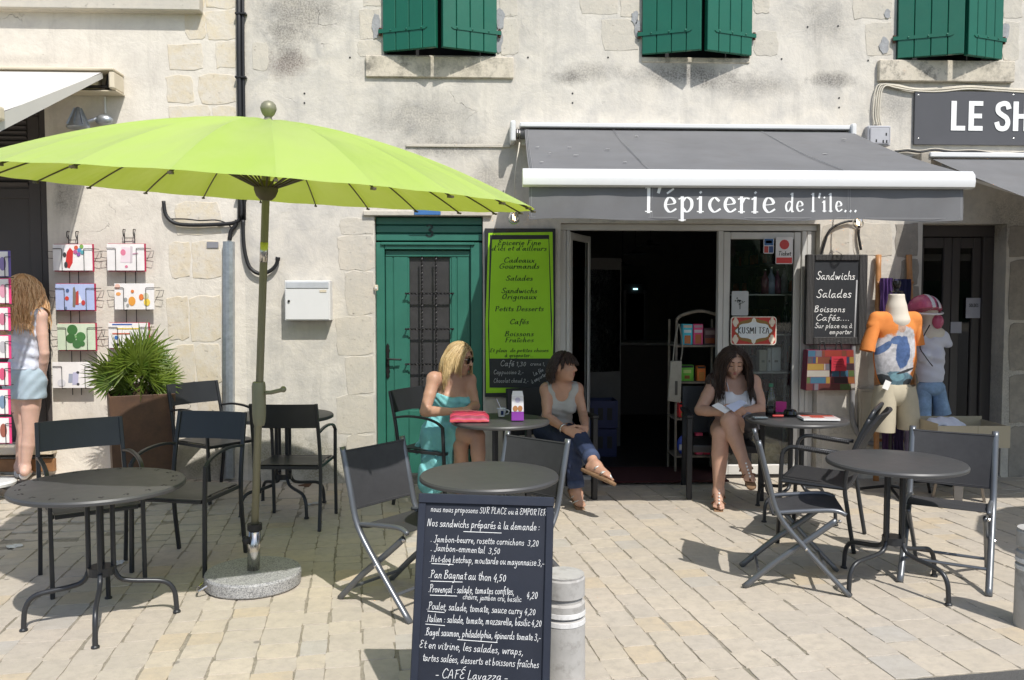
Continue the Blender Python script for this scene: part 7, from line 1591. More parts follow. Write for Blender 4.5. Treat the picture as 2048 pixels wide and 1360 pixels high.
obj('bag_body', v.mesh('bag_body', .009, wave=lambda X_, Y_, Z_: .004*np.sin(X_*70+Z_*50)), P('black_grey_leather', (.05,.05,.06), .35, var=.6, scale=14), hb); obj('bag_strap', MB().tube(smooth_path([W(1485,835,-.82),W(1497,826,-.84),W(1512,838,-.82),W(1518,858,-.80)],4), .008, 6), col('#8f8f9c', .35), hb)
# ---------------------------------------------------------------- wire shelf at the door, packs on it, canvas bag
yk = .20; xl, xr = X(1352,780,yk), X(1440,780,yk)
rk = thing('wire_shelf', 'rusty pale iron shelf unit with packets just inside the shop door', 'shelf', ((xl+xr)/2, yk+.14, .02)); M_RSH = P('chalky_rusty_iron', (.24,.205,.165), .8, .2, var=.35, scale=20, bump=.4)
for x in (xl, xr):
    for y in (yk, yk+.28): obj('post', MB().tube([(x,y,.02),(x,y,Z(640,1352,yk))], .011, 8), M_RSH, rk)
obj('arch', MB().tube(smooth_path([(xl,yk,Z(640,1352,yk)),(xl+.05,yk,Z(630,1352,yk)),((xl+xr)/2+.02,yk,Z(622,1400,yk)),(xr,yk,Z(632,1440,yk))],5), .014, 8), M_RSH, rk, smooth=True)
SZ = [Z(p,1400,yk) for p in (690,763,836,911)]
for z in SZ:
    obj('shelf_board', MB().box(xl-.008, xr+.008, yk-.012, yk+.29, z-.018, z), M_RSH, rk, bevel=.003)
def pack(px0, px1, py0, row, hx, label, tops=None, soft=False):
    y = yk+.03; a = X(px0,780,y); b = X(px1,780,y); z = SZ[row]+.001; zt2 = Z(py0,1400,y); t = thing('packet', label, 'packet', ((a+b)/2, y, z), group='packets on the door shelf')
    m = col('#'+''.join('%02x' % min(255, int(int(hx[i:i+2],16)*1.3+12)) for i in (1,3,5)), .35)
    if soft: vv = Vol(); vv.ell(((a+b)/2, y+.04, (z+zt2)/2), ((b-a)/2, .035, (zt2-z)/2*1.08), None, .02); obj('pack_body', vv.mesh('pack_body', .009, clip=(((0,0,z),(0,0,-1)),)), m, t)
    else: obj('pack_body', MB().box(a, b, y, y+.07, z, zt2), m, t, bevel=.003)
    yy = y-.0015 if not soft else y+.002
    for (u0, u1, v0, v1, h2) in tops or (): obj('print', MB().box(a+(b-a)*u0, a+(b-a)*u1, yy-.001, yy+.001 if not soft else yy+.004, z+(zt2-z)*v0, z+(zt2-z)*v1), col(h2, .4), t)
pack(1364,1384,648,0,'#2f8fa0','turquoise snack box on the top shelf inside the door',((.1,.9,.82,.95,'#c9b9a8'),(.15,.85,.58,.72,'#d8e4e4'),(.2,.8,.05,.45,'#c8743c')))
pack(1385.5,1405,648,0,'#a82f5c','raspberry pink snack box on the top shelf inside the door',((.1,.9,.82,.95,'#b88fa0'),(.1,.9,.58,.72,'#e0c8d2'),(.2,.8,.05,.5,'#c06a38')))
pack(1407,1430,656,0,'#3a2428','dark brown snack box on the top shelf inside the door',((.1,.9,.6,.85,'#8f7a78'),(.1,.9,.08,.4,'#8f4a28')))
pack(1361,1387,730,1,'#4f8a2c','green snack bag on the second shelf inside the door',((.05,.95,.84,.98,'#1e1c1c'),(.2,.8,.5,.7,'#b8cf7a'),(.3,.7,.15,.35,'#8f5a2c')))
pack(1394,1411,732,1,'#b05a22','orange snack bag on the second shelf inside the door',((.05,.95,.84,.98,'#1e1c1c'),(.2,.8,.1,.6,'#d88a3c')))
pack(1358,1382,804,2,'#b02a2e','red snack bag on the third shelf inside the door',((.05,.95,.84,.98,'#1e1c1c'),(.15,.85,.45,.7,'#d89a9a'),(.2,.8,.1,.3,'#7a8f3c')))
pack(1392,1410,810,2,'#7c2430','dark red snack bag right on the third shelf inside the door',((.1,.9,.6,.85,'#c9a0a0'),))
pack(1357,1386,872,3,'#2c3f90','blue and silver crisp bag on the lowest shelf inside the door',((.08,.92,.25,.55,'#c8ccd8'),),True)
pack(1394,1407,866,3,'#c83a5a','pink sweet packet on the lowest shelf inside the door',((.1,.9,.6,.8,'#e8c8d0'),)); pack(1409,1422,884,3,'#a82a40','crimson sweet packet on the lowest shelf inside the door',((.1,.9,.5,.8,'#e0b0a0'),))
yt = yk-.05; tb = thing('canvas_bag', 'natural canvas tote hanging from the shelf beside the doorway', 'bag', tuple(W(1350,805,yt)))
q = [W(*p, yt) for p in ((1342,722),(1364,722),(1362,806),(1336,802))]; mb = MB(); mb.v = [tuple(p) for p in q]+[(p.x,p.y+.035,p.z) for p in q]; mb.f = [(3,2,1,0),(4,5,6,7),(0,1,5,4),(1,2,6,5),(2,3,7,6),(3,0,4,7)]; M_CANV = P('natural_canvas', (.40,.37,.31), .9, var=.12, scale=20, bump=.4, bscale=160)
obj('bag_body', mb, M_CANV, tb, bevel=.008, seg=2); obj('handle', MB().tube(smooth_path([W(1346,724,yt),W(1350,680,yt),W(1357,648,yt+.03)],4), .012, 6, flatten=.4), M_CANV, tb); obj('handle', MB().tube(smooth_path([W(1361,724,yt+.02),W(1365,690,yt+.02),W(1358,648,yt+.03)],4), .012, 6, flatten=.4), M_CANV, tb)
obj('print', MB().box(W(1350,775,yt).x, W(1355,775,yt).x, yt-.004, yt-.001, W(1350,790,yt).z, W(1350,762,yt).z), col('#55524c', .7), tb)
# ---------------------------------------------------------------- inside the shop
def pendant(px, py, y, r, label):
    c = W(px, py, y); t = thing('pendant_lamp', label, 'lamp', tuple(c), group='black pendant lamps')
    obj('shade', MB().lathe([(.03*r,.42*r),(.20*r,.40*r),(.26*r,.25*r),(.55*r,.14*r),(1.0*r,0),(.98*r,.0),(.5*r,.12*r),(.2*r,.2*r)], 24, c, cap=False), P('black_enamel', (.02,.02,.022), .3), t, angle=.6); obj('cord', MB().tube([(c.x,c.y,c.z+.4*r),(c.x,c.y,ih)], .006, 6), M_CABLE, t)
pendant(1300,492,1.2,.145,'largest black pendant lamp, nearest the shop door'); pendant(1270,508,2.2,.14,'middle black pendant lamp inside the shop'); pendant(1245,532,3.4,.13,'smallest black pendant lamp, deepest in the shop')
yy = 4.6; a, b = W(1246,735,yy), W(1294,566,yy); fg = thing('drinks_fridge', 'dark glazed drinks fridge with a small blue light deep in the shop', 'fridge', ((a.x+b.x)/2, yy, .02))
obj('case', MB().box(a.x, b.x, yy+.03, yy+.6, .02, b.z), M_BLACK, fg, bevel=.01); obj('glass_door', MB().box(a.x+.04, b.x-.04, yy+.012, yy+.02, .25, b.z-.15), M_GLASSD, fg); obj('door_frame', MB().box(a.x, a.x+.04, yy, yy+.029, .2, b.z-.1).box(b.x-.04, b.x, yy, yy+.029, .2, b.z-.1), P('grey_fridge_frame', (.12,.12,.125), .4), fg)
c = W(1271,578,yy); obj('light_strip', MB().box(c.x-.03, c.x+.03, yy+.0, yy+.011, c.z-.010, c.z+.010), emis('cold_lamp', (.45,.8,.85), 2.5), fg)
yq_ = 1.6; a, b = W(1190,742,yq_), W(1240,540,yq_); mr = thing('glass_cabinet', 'tall mirrored glass cabinet on the left side of the shop', 'cabinet', ((a.x+b.x)/2, yq_, .02))
Mm = Matrix.Translation((a.x-.30, yq_-.25, 0)) @ Matrix.Rotation(math.radians(22), 4, 'Z')
obj('carcass', MB().box(0, .62, .012, .35, .02, b.z+.12).xf(Mm), M_INT, mr); obj('mirror_pane', MB().box(.02, .60, .002, .010, a.z, b.z).xf(Mm), P('dim_mirror', (.42,.44,.46), .08, 1.0, var=.3, scale=9, bump=.5, bscale=7, bdist=.02), mr)
for i, (px0, px1, py0, py1) in enumerate(((1190,1236,750,790),(1190,1234,792,832))):
    y = 1.0; a, b = W(px0,py1,y), W(px1,py0,y); cr = thing('bottle_crate', ['upper blue bottle crate on the shop floor','lower blue bottle crate on the shop floor'][i], 'crate', ((a.x+b.x)/2, y, a.z), group='blue crates in the shop')
    z0 = .02 if i else .30; z1 = z0+.27
    obj('crate_wall', MB().box(a.x-.1, b.x, y, y+.02, z0, z1).box(a.x-.1, b.x, y+.26, y+.28, z0, z1).box(b.x-.02, b.x, y+.021, y+.259, z0, z1).box(a.x-.1, a.x-.08, y+.021, y+.259, z0, z1), col('#142050', .5), cr); obj('crate_floor', MB().box(a.x-.079, b.x-.021, y+.021, y+.259, z0, z0+.01), col('#20368a', .5), cr)
    for k in range(3): obj('slot', MB().box(a.x-.06+.09*k, a.x-.01+.09*k, y-.002, y+.0005, z0+.08, z0+.2), M_BLACK, cr)
# display shelves behind the glazed leaf
ysd = .20; xs0, xs1 = X(1470,700,ysd), X(1592,700,ysd)
ds = thing('display_shelf', 'glass display shelves behind the fixed shop window', 'shelf', ((xs0+xs1)/2, ysd, .02))
DZ = [Z(p,1530,ysd) for p in (588,668,744)]
for z in DZ: obj('shelf_board', MB().box(xs0, xs1, ysd, ysd+.28, z-.014, z), P('pale_shelf', (.40,.39,.37), .4), ds, bevel=.002)
for x in (xs0-.02, xs1+.002): obj('upright', MB().box(x, x+.018, ysd+.28, ysd+.30, .02, 2.1), M_FRAME, ds)
def bottle(px, row, hx, label, h=.22, r=.035, y=ysd+.10):
    c = Vector((X(px,700,y), y, DZ[row]+.001)); t = thing('bottle', label, 'bottle', tuple(c), group='bottles in the shop window'); obj('bottle_body', MB().lathe([(.001,0),(r,0),(r,h*.58),(r*.8,h*.66),(r*.35,h*.8),(r*.35,h*.95)], 14, c), col(hx, .15), t, smooth=True); obj('stopper', MB().lathe([(r*.4,h*.955),(r*.4,h),(.001,h+.001)], 10, c), M_STEEL, t)
bottle(1528,0,'#7a4a58','rosy bottle at the left end of the top window shelf'); bottle(1540,0,'#8f98b0','pale blue bottle on the top window shelf',.24); bottle(1553,0,'#7a3f60','plum coloured bottle on the top window shelf'); bottle(1566,0,'#9a94a0','grey bottle at the right end of the top window shelf',.23); bottle(1572,1,'#2a2a26','dark green wine bottle on the middle window shelf',.28)
def carton(px0, px1, py0, row, hx, label):
    y = ysd+.06; a, b = X(px0,700,y), X(px1,700,y); z = DZ[row]+.001; t = thing('gift_box', label, 'box', ((a+b)/2, y, z), group='boxes in the shop window'); obj('box_body', MB().box(a, b, y, y+.08, z, Z(py0,1530,y)), col(hx, .5), t, bevel=.002); obj('label_print', MB().box(a+(b-a)*.3, b-(b-a)*.3, y-.0012, y-.0002, z+.08, z+.10), col('#77756f', .6), t)
carton(1519,1534,700,2,'#a8a496','beige box on the lower window shelf'); carton(1535,1543,696,2,'#b8b8b6','thin white box on the lower window shelf'); carton(1544,1562,695,2,'#c4c4c4','white box with grey print on the lower window shelf')
c = Vector((X(1511,600,ysd+.1), ysd+.12, DZ[1]+.075)); solo('black_vase', MB().ball(c, .07, .07, .075, 16, 10), P('black_glazed', (.012,.012,.013), .15), 'round black vase on the middle window shelf', 'vase', tuple(c-Vector((0,0,.075))), smooth=True)
c = Vector((X(1528,900,.32), .34, .02)); bs_ = thing('basket', 'round striped basket on the floor behind the shop window', 'basket', tuple(c)); obj('woven_body', MB().lathe([(.001,0),(.12,0)]+[(.13+.03*math.sin(k/9*3.1)+(.004 if k%2 else 0), .02+.026*k) for k in range(10)]+[(.125,.26)], 24, c), P('straw_weave', (.30,.235,.13), .9, var=.3, scale=30, bump=.6, bscale=90), bs_)
# ---------------------------------------------------------------- cardboard box on a metal stool
ybx = -.80; a = W(1848,880,ybx); xb_ = X(1920,870,ybx); stz = .44
stl = thing('metal_stool', 'industrial bare metal stool carrying the cardboard box', 'stool', (xb_, ybx, 0), .25); M_TOL = P('brushed_bare_steel', (.25,.22,.19), .4, .8, var=.2)
obj('seat', MB().lathe([(.001,stz-.02),(.15,stz-.02),(.155,stz-.01),(.15,stz-.001),(.001,stz)], 24), M_TOL, stl, local=True, angle=.5)
for k in range(4):
    a_ = math.pi/4+k*math.pi/2; p0 = Vector((.12*math.cos(a_), .12*math.sin(a_), stz-.021)); p1 = Vector((.19*math.cos(a_), .19*math.sin(a_), 0)); sdv = (-math.sin(a_), math.cos(a_), 0)
    mb = MB(); mb.v = []; 
    for p, w in ((p0,.045),(p1,.028)):
        s_ = Vector(sdv); mb.v += [tuple(p-s_*w), tuple(p+s_*w), tuple(p+s_*w-Vector((math.cos(a_),math.sin(a_),0))*.022), tuple(p-s_*w-Vector((math.cos(a_),math.sin(a_),0))*.022)]
    mb.f = [(0,1,5,4),(1,2,6,5),(2,3,7,6),(3,0,4,7),(4,5,6,7),(3,2,1,0)]; obj('leg', mb, M_TOL, stl, local=True, bevel=.003)
cbx = thing('cardboard_box', 'open beige cardboard box with white clothes on the stool', 'box', (xb_, ybx, stz), -.04); M_CARD = P('beige_cardboard', (.44,.375,.27), .85, var=.08, scale=5)
bw, bd, bh = .275, .20, .17; th = .006
for nm, q in (('box_side', (-bw,bw,-bd,-bd+th,.001,bh)),('box_side', (-bw,bw,bd-th,bd,.001,bh+.02)),('box_side', (-bw,-bw+th,-bd+th,bd-th,.001,bh+.015)),('box_side', (bw-th,bw,-bd+th,bd-th,.001,bh-.005)),('box_bottom', (-bw+th,bw-th,-bd+th,bd-th,.001,.008))): obj(nm, MB().box(*q), M_CARD, cbx, local=True)
obj('hand_hole', MB().slab(disc(.05, .10, .02, .008), -bd-.001, -bd+.0005), M_BLACK, cbx, local=True); obj('seam', MB().box(.028,.030,-bd-.001,-bd+.0003,.01,bh), P('brown_tape', (.2,.15,.09), .6), cbx, local=True)
v = Vol(); rn = random.Random(5)
for k in range(9): v.ell((xb_-.12+rn.uniform(-.07,.12), ybx+rn.uniform(-.09,.09), stz+.13+rn.uniform(-.02,.035)), (rn.uniform(.05,.09), rn.uniform(.05,.08), rn.uniform(.03,.05)), None, .03)
obj('white_cloth', v.mesh('white_cloth', .009, wave=lambda X_, Y_, Z_: .009*np.sin(X_*65+Y_*40)*np.sin(Y_*70-Z_*60)), M_WCAM_ if 'M_WCAM_' in globals() else P('white_cotton', (.70,.71,.80), .9, var=.05, bump=.4), None); o = bpy.data.objects['white_cloth']; tag(o, 'crumpled white clothes heaped in the cardboard box', 'clothes')
c = (xb_-.1, ybx, stz+.05); o.data.transform(Matrix.Translation(-Vector(c))); o.location = c
# ---------------------------------------------------------------- ladder of bamboo with scarves, mannequins
yl_ = -.20; lad = thing('bamboo_ladder', 'bamboo pole ladder leaning on the wall behind the mannequins', 'ladder', (X(1788,950,yl_), yl_, 0)); M_BAM = P('golden_bamboo', (.42,.20,.075), .45, var=.2, scale=14)
for px0, px1 in ((1757,1752),(1818,1832)):
    a, b = W(px0,510,-.04), W(px1,962,-.28); n = 9; pts = [a+(b-a)*k/(n*2) for k in range(n*2+1)]
    obj('pole', MB().tube(pts, [.022 if k%2 else .025 for k in range(n*2+1)], 10), M_BAM, lad, smooth=True)
for py in (565, 720, 880): a, b = W(1754,py,-.12), W(1826,py,-.12); obj('rung', MB().tube([a, b], .014, 8), M_BAM, lad)
def cloth_strip(label, px0, px1, py0, py1, y, hx, seed):
    mb = MB(); n, m = 16, 10
    for j in range(m+1):
        for i in range(n+1):
            p = W(px0+(px1-px0)*i/n, py0+(py1-py0)*j/m, y); mb.v.append((p.x, p.y+.018*math.sin(i*1.3+seed)+.006*math.sin(j+i), p.z))
    for j in range(m):
        for i in range(n): k = j*(n+1)+i; mb.f.append((k+n+1, k+n+2, k+1, k))
    b = len(mb.v); mb.v += [(x, yy_+.004, z) for x, yy_, z in mb.v]
    for j in range(m):
        for i in range(n): k = b+j*(n+1)+i; mb.f.append((k, k+1, k+n+2, k+n+1))
    p = W((px0+px1)/2, py1, y); return solo('hanging_scarf', mb, col(hx, .85), label, 'scarf', tuple(p), smooth=True, group='scarves on the bamboo ladder')
cloth_strip('purple scarf hanging behind the orange T-shirt mannequin', 1762, 1786, 556, 640, -.16, '#54386e', 1); cloth_strip('navy scarf hanging behind the orange T-shirt mannequin', 1788, 1820, 558, 650, -.16, '#24264a', 3)
cloth_strip('dark violet scarf hanging low under the beige shorts', 1766, 1786, 850, 935, -.22, '#4a3058', 2); cloth_strip('plum scarf hanging low under the beige shorts', 1787, 1806, 850, 925, -.22, '#3a2c50', 4); cloth_strip('lilac scarf hanging low beside the denim shorts', 1808, 1832, 845, 905, -.24, '#9a8ea6', 5)
M_TORSO = P('cream_mannequin_cloth', (.68,.62,.53), .8, var=.04)
# stocked shelves along the right wall of the shop
rw = thing('stock_shelf', 'dark stocked shelves with bottles along the right wall of the shop', 'shelf', (ir-.2, 2.4, .02)); rn = random.Random(9)
for z in (.45, .85, 1.25, 1.65, 2.0): obj('shelf_board', MB().box(ir-.34, ir-.01, .9, 4.4, z-.02, z), P('dark_wood_shelf', (.07,.05,.04), .6), rw)
for y in (.9, 2.05, 3.2, 4.38): obj('upright', MB().box(ir-.35, ir-.01, y, y+.03, .02, 2.3), P('dark_wood_shelf', (.07,.05,.04), .6), rw)
jm = [MB().lathe([(.001,0),(.034,0),(.035,.12),(.014,.17),(.014,.22),(.001,.222)], 10).mesh('jar', True), MB().box(-.05,.05,-.06,.06,0,.19).mesh('jar'), MB().lathe([(.001,0),(.042,0),(.042,.09),(.036,.10),(.036,.12),(.001,.121)], 10).mesh('jar', True)]
for m, hx in zip(jm, ('#3c4a34','#8a7a5a','#a8563a')): m.materials.append(col(hx, .25))
k = 0
for z in (.45, .85, 1.25, 1.65, 2.0):
    y = 1.0
    while y < 4.3:
        o = bpy.data.objects.new('jar', jm[k % 3 if rn.random() < .7 else rn.randrange(3)]); coll(o); o.parent = rw; o.location = (-.11+rn.uniform(-.02,.02), y-2.4, z-.02+.001); y += rn.uniform(.10,.19); k += 1
yb3 = 5.3; bk = thing('counter', 'dark sales counter at the back of the shop', 'counter', (1.7, 4.0, .02)); obj('counter_body', MB().box(1.55, 2.6, 3.9, 4.4, .02, .95), P('dark_wood_shelf', (.07,.05,.04), .6), bk, bevel=.01); obj('counter_top', MB().box(1.5, 2.65, 3.85, 4.45, .951, .99), P('pale_shelf', (.40,.39,.37), .4), bk, bevel=.006)
# ================================================================ mannequins and street odds and ends
def mannequin_man():
    y = -.62; cx = X(1787,700,y); t = thing('mannequin', 'headless mannequin in an orange printed T-shirt and beige shorts', 'mannequin', (cx, y, 0))
    q = lambda px, py, dy=0: A3(W(px, py, y+dy)); v = Vol(); r = np.array([1.,0,0]); R = np.eye(3)
    v.cap(q(1793,618), q(1793,590), .068, .060, .02); v.cap(q(1793,618), q(1794,640), .072, .10, .04); base = Vol(); base.p = list(v.p)
    obj('torso', v.mesh('torso', .008, clip=((q(1793,588), (0,0,1)),)), M_TORSO, t); c = W(1793,585,y)
    obj('neck_knob', MB().lathe([(.050,.0),(.052,.008),(.020,.014),(.018,.03),(.030,.05),(.034,.075),(.028,.092),(.001,.095)], 18, c), P('black_lacquer', (.012,.011,.011), .2), t, angle=.6)
    s = Vol(); s.ell(q(1790,712), (.172,.098,.30), R, .05); s.ell(q(1791,655), (.178,.085,.075), R, .06); s.cap(q(1752,636), q(1828,636), .050, .050, .06)
    s.cap(q(1752,640), q(1747,652,-.01), .050, .052, .03); s.cap(q(1828,640), q(1831,652,.01), .050, .050, .03)
    wv = lambda X_, Y_, Z_: .0016*np.sin(Z_*34+X_*25)
    TV = lambda p: Vector(tuple(p))
    neck = q(1794,610,-.04); cl = ((q(1787,778), (0,0,-1)),); ct = ((neck+A3((0,-.01,.015)), .098),)
    def tee():
        """orange jersey with a flat photo print on the chest"""
        m = NT('printed_orange_jersey'); pos = m.n('ShaderNodeNewGeometry').outputs['Position']; m._c = pos; sp_ = m.n('ShaderNodeSeparateXYZ'); m.l(pos, sp_.inputs[0]); nz = m.math('MULTIPLY', m.math('SUBTRACT', m.noise(22, 5, .6), .5), .5); n2 = m.noise(30, 4)
        c = m.ramp(m.noise(9, 5), [(.3, (.66,.21,.05)), (.7, (.76,.27,.07))]); front = m.math('LESS_THAN', sp_.outputs[1], y-.01)
        for px_, py_, rx, rz, rot, cl_ in ((1790,722,43,58,0,(.50,.49,.51)),(1812,690,26,40,0,(.50,.49,.51)),(1772,690,20,16,-.4,(.55,.54,.56)),(1770,697,21,7,-.75,(.09,.15,.30)),(1794,680,13,9,-.3,(.09,.15,.30)),(1806,705,16,36,.08,(.07,.12,.26)),(1804,655,8,11,0,(.46,.31,.24)),(1804,645,9,6,0,(.30,.24,.20)),(1800,757,34,15,.1,(.13,.22,.27)),(1770,762,18,14,0,(.06,.065,.07)),(1820,766,12,9,0,(.05,.055,.06)),(1796,754,15,9,0,(.20,.36,.42)),(1762,742,22,3,.45,(.40,.42,.44)),(1812,742,20,3,-.3,(.05,.05,.055))):
            p = W(px_, py_, y-.09); k = 6.55/1700; dx = m.math('SUBTRACT', sp_.outputs[0], p.x); dz = m.math('SUBTRACT', sp_.outputs[2], p.z); ca, sa_ = math.cos(rot), math.sin(rot)
            u_ = m.math('DIVIDE', m.math('ADD', m.math('MULTIPLY', dx, ca), m.math('MULTIPLY', dz, -sa_)), rx*k); w_ = m.math('DIVIDE', m.math('ADD', m.math('MULTIPLY', dx, sa_), m.math('MULTIPLY', dz, ca)), rz*k)
            d = m.math('ADD', m.math('SQRT', m.math('ADD', m.math('MULTIPLY', u_, u_), m.math('MULTIPLY', w_, w_))), nz)
            f_ = m.math('MULTIPLY', m.ramp(d, [(.90, 1), (1.0, 0)]), front); c = m.mix(f_, c, m.ramp(n2, [(.3, [q_*.75 for q_ in cl_]), (.7, [min(1, q_*1.25) for q_ in cl_])]))
        m.bump(m.noise(45, 4), .3, .003); return m.fin(c, .85, 0, .3)
    obj('t_shirt', s.mesh('t_shirt', .0075, clip=cl, cut=ct, wave=wv), tee(), t); M_TEE = bpy.data.materials['printed_orange_jersey']
    obj('sleeve', MB().tube([TV(q(1753,634)), TV(q(1746,660,-.015)), TV(q(1738,684,-.03)), TV(q(1734,702,-.035))], [.050,.060,.068,.070], 20, cap=False, flatten=.8), M_TEE, t, smooth=True); obj('sleeve', MB().tube([TV(q(1829,634)), TV(q(1832,660,.01)), TV(q(1836,690,.01))], [.050,.056,.060], 20, cap=False, flatten=.8), M_TEE, t, smooth=True)
    sh = Vol(); sh.ell(q(1789,786), (.160,.088,.11), R, .04)
    for pts_, rs_ in ((((1770,772),(1768,800),(1764,862)), (.088,.104,.112)), (((1810,772),(1813,800),(1818,856)), (.086,.098,.102))): obj('trouser_leg', MB().tube([TV(q(*p_)) for p_ in pts_], rs_, 24, cap=False, flatten=.85), P('beige_twill', (.46,.405,.30), .9, var=.07, scale=12, bump=.4, bscale=60), t, smooth=True)
    obj('shorts', sh.mesh('shorts', .008, clip=((q(1788,815), (.0,0,-1)), (q(1788,768), (0,0,1))), wave=lambda X_, Y_, Z_: .003*np.sin(X_*55)), P('beige_twill', (.46,.405,.30), .9, var=.07, scale=12, bump=.4, bscale=60), t)
    tg = W(1773,770,y-.115); obj('price_tag', MB().obox((tg.x, y-.118, tg.z), .05, .003, .07, Matrix.Rotation(.4, 3, 'Y')), M_PAPER, t)
    obj('stand_pole', MB().tube([(cx,y+.02,.05),(cx,y+.02,q(1788,800)[2])], .014, 8), M_IRON, t)
    for k in range(3): a = k*2.094+.4; obj('stand_foot', MB().tube([(cx,y+.02,.07),(cx+.24*math.cos(a),y+.02+.24*math.sin(a),.012)], .012, 8), M_IRON, t)
mannequin_man()
def mannequin_woman():
    y = -.40; cx = X(1862,700,y); t = thing('mannequin', 'mannequin bust in a white T-shirt and denim shorts wearing a helmet', 'mannequin', (cx, y, 0))
    q = lambda px, py, dy=0: A3(W(px, py, y+dy)); R = np.eye(3); v = Vol(); v.cap(q(1862,668), q(1860,628), .062, .050, .03); v.ell(q(1862,668), (.12,.075,.07), R, .04); v.ell(q(1859,622), (.060,.075,.09), R, .03)
    obj('torso', v.mesh('torso', .008), M_TORSO, t)
    s = Vol(); s.ell(q(1860,715), (.118,.09,.16), R, .05); s.ell(q(1861,680), (.125,.08,.07), R, .05); s.ell(q(1861,750), (.108,.085,.10), R, .05); s.cap(q(1838,672), q(1884,672), .045, .045, .04); s.cap(q(1884,672), q(1894,686), .045, .042, .02)
    for d in (-1,1): s.ell(q(1861+d*14,712,-.07), (.052,.05,.052), R, .03)
    obj('t_shirt', s.mesh('t_shirt', .0075, clip=((q(1861,764), (0,0,-1)),), cut=((q(1862,652,-.05), .085),(q(1862,672,-.10), .045)), wave=lambda X_, Y_, Z_: .003*np.sin(Z_*80+X_*30)), P('white_tshirt', (.66,.66,.74), .9, var=.05, bump=.4, bscale=40), t)
    sh = Vol(); sh.ell(q(1862,775), (.112,.09,.075), R, .04)
    for pts_, rs_ in ((((1848,778),(1846,800),(1843,830)), (.062,.074,.084)), (((1877,778),(1879,800),(1884,828)), (.060,.070,.080))): obj('short_leg', MB().tube([Vector(tuple(q(*p_))) for p_ in pts_], rs_, 24, cap=False, flatten=.85), P('washed_denim', (.26,.38,.55), .9, var=.4, scale=11, bump=.4), t, smooth=True)
    obj('shorts', sh.mesh('shorts', .008, clip=((q(1862,795), (0,0,-1)), (q(1862,758), (0,0,1)))), P('washed_denim', (.26,.38,.55), .9, var=.4, scale=11, bump=.4), t)
    obj('stand_pole', MB().tube([(cx,y,.05),(cx,y,q(1862,790)[2])], .014, 8), M_IRON, t)
    for k in range(3): a = k*2.094+.1; obj('stand_foot', MB().tube([(cx,y,.06),(cx+.22*math.cos(a),y+.22*math.sin(a),.012)], .012, 8), M_IRON, t)
    hc_ = q(1848,622,-.01); h = thing('helmet', 'pink scooter helmet with two white stripes on the mannequin head', 'helmet', tuple(hc_)); v = Vol(); v.ell(hc_, (.130,.150,.135), R, .02)
    kp = lambda X_, Y_, Z_: np.maximum(-(Z_-hc_[2]+.012)-.30*(Y_-hc_[1])+0*X_, -1)
    M_PINK = P('pink_gloss', (.50,.10,.19), .25, var=.06)
    obj('shell', v.mesh('shell', .0075, keep=kp), M_PINK, h)
    for dx in (-.005, .055): obj('white_stripe', v.mesh('white_stripe', .0075, infl=.0025, keep=lambda X_, Y_, Z_, dx=dx: np.maximum(kp(X_, Y_, Z_), np.abs(X_-hc_[0]-dx-.012)-.017+0*Y_+0*Z_)), P('white_gloss', (.72,.70,.72), .25, var=.04), h)
    c = hc_+A3((.028,-.135,.055)); obj('badge', v.mesh('badge', .0065, infl=.0035, keep=lambda X_, Y_, Z_: np.maximum(np.maximum(np.abs(X_-hc_[0]-.042)-.011+0*Y_+0*Z_, np.abs(Z_-hc_[2]-.055)-.024+0*X_+0*Y_), Y_-hc_[1]+0*X_+0*Z_)), P('dark_badge', (.09,.015,.04), .4), h)
    obj('visor_rim', MB().tube([(hc_[0]+.133*math.cos(a), hc_[1]+.152*math.sin(a), hc_[2]-.010-.045*math.sin(a)*-.3) for a in [math.pi+k*math.pi/14 for k in range(15)]], .009, 6), P('white_gloss', (.72,.70,.72), .25), h, smooth=True)
    obj('ear_flap', MB().ball(tuple(hc_+A3((.085,-.06,-.085))), .045, .04, .06, 12, 8), M_PINK, h, smooth=True)
    obj('chin_strap', MB().tube(smooth_path([tuple(hc_+A3((-.02,-.13,-.11))), tuple(W(1840,690,y-.13)), tuple(W(1850,712,y-.14)), tuple(W(1865,732,y-.13))],4), .010, 6, flatten=.3), M_BLACK, h)
mannequin_woman()
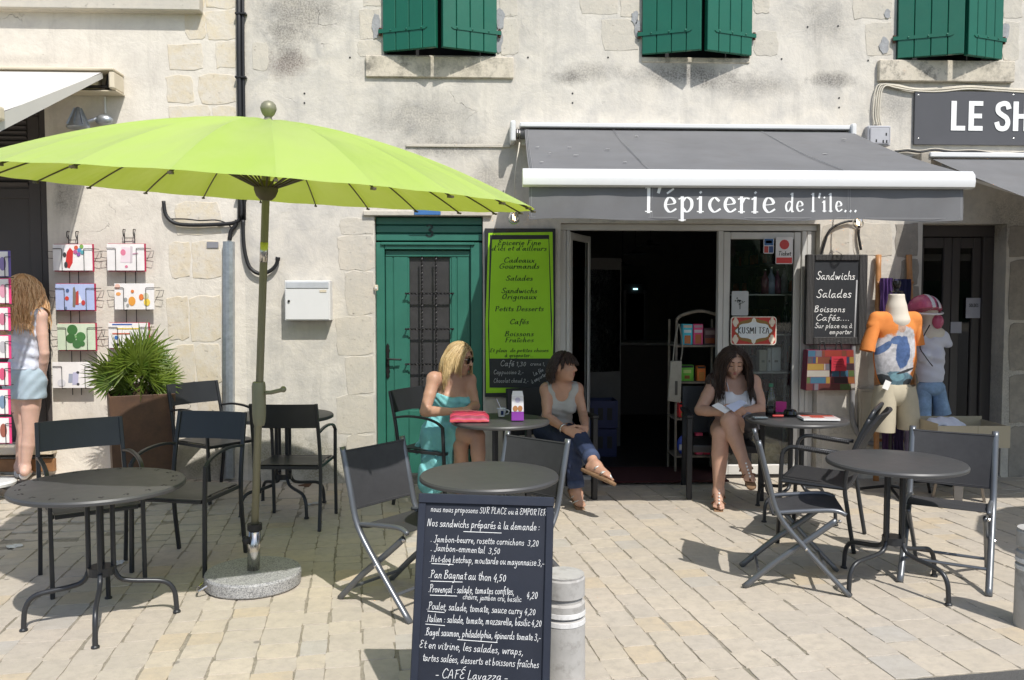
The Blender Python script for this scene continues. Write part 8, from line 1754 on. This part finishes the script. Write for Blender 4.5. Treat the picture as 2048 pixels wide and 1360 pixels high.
# ---------------------------------------------------------------- odds and ends on the ground
def litter(label, px, py, w, d, seed, hx='#d8d8d6'):
    c = G(px, py, .006); r = random.Random(seed); mb = MB(); n = 5
    for j in range(n+1):
        for i in range(n+1): mb.v.append(((i/n-.5)*w+r.uniform(-.004,.004), (j/n-.5)*d+r.uniform(-.004,.004), .003+r.uniform(0,.012)))
    for j in range(n):
        for i in range(n): k = j*(n+1)+i; mb.f.append((k, k+1, k+n+2, k+n+1))
    o = obj('paper_scrap', mb, col(hx, .8)); o.location = (c.x, c.y, gz(c.x, c.y)); o.rotation_euler = (0,0,seed*.7); return tag(o, label, 'litter')
litter('flat white paper scrap lying by the left table', 30, 1093, .085, .07, 1); litter('crumpled white napkin under the perforated left table', 232, 1128, .12, .06, 2); litter('small clear plastic scrap right of the granite foot', 627, 1008, .04, .10, 3, '#b8b8b4')
c = G(590,972); solo('drain_cover', MB().box(c.x-.13, c.x+.13, c.y-.07, c.y+.10, .002, .012), M_RUST, 'rusty brown iron cover on the ground under the wall table', 'cover', (c.x, c.y, .002), bevel=.003)
c = G(1126,968); solo('stone_post', MB().lathe([(.001,0),(.080,0),(.080,.40),(.074,.412),(.001,.414)], 24, (c.x,c.y,0)), M_STONEG, 'short round grey stone post behind the folding chair', 'post', (c.x, c.y, 0), angle=.5)
c = G(1040,985); 
# a second parasol, closed off by the right edge: only its shadow reaches the picture
c = Vector((5.15,-3.55,0)); p2 = thing('parasol', 'lime parasol standing just outside the right edge, seen by its shadow', 'parasol', tuple(c))
obj('pole', MB().tube([c, c+Vector((0,0,2.55))], .024, 10), M_POLE, p2); mb = MB(); n = 16
for k in range(n): a = 2*math.pi*k/n; mb.v.append((c.x+1.15*math.cos(a), c.y+1.15*math.sin(a), 2.05))
mb.v.append((c.x, c.y, 2.5)); mb.f += [(k, (k+1)%n, n) for k in range(n)]; obj('canopy', mb, M_LIMEC, p2); obj('foot', MB().lathe([(.001,0),(.25,0),(.25,.07),(.001,.075)], 24, c), M_STONEG, p2)
# unseen dark band added behind the camera so that the window panes reflect dark
mb = MB(); rn = random.Random(31); n = 60
for k in range(n+1):
    x = -70+140*k/n; h = 5.5+2.2*math.sin(k*.9)+rn.uniform(-1,1.2)
    mb.v += [(x, -46+rn.uniform(-1,1), -.1), (x, -47+rn.uniform(-1,1), h*.6), (x+rn.uniform(-.5,.5), -49, h)]
for k in range(n): b = 3*k; mb.f += [(b+3, b, b+1, b+4), (b+4, b+1, b+2, b+5)]
tag(obj('reflected_band', mb, P('reflected_band_green', (.05,.075,.03), .9, var=.5, scale=1.2)), None, None, None, 'structure')
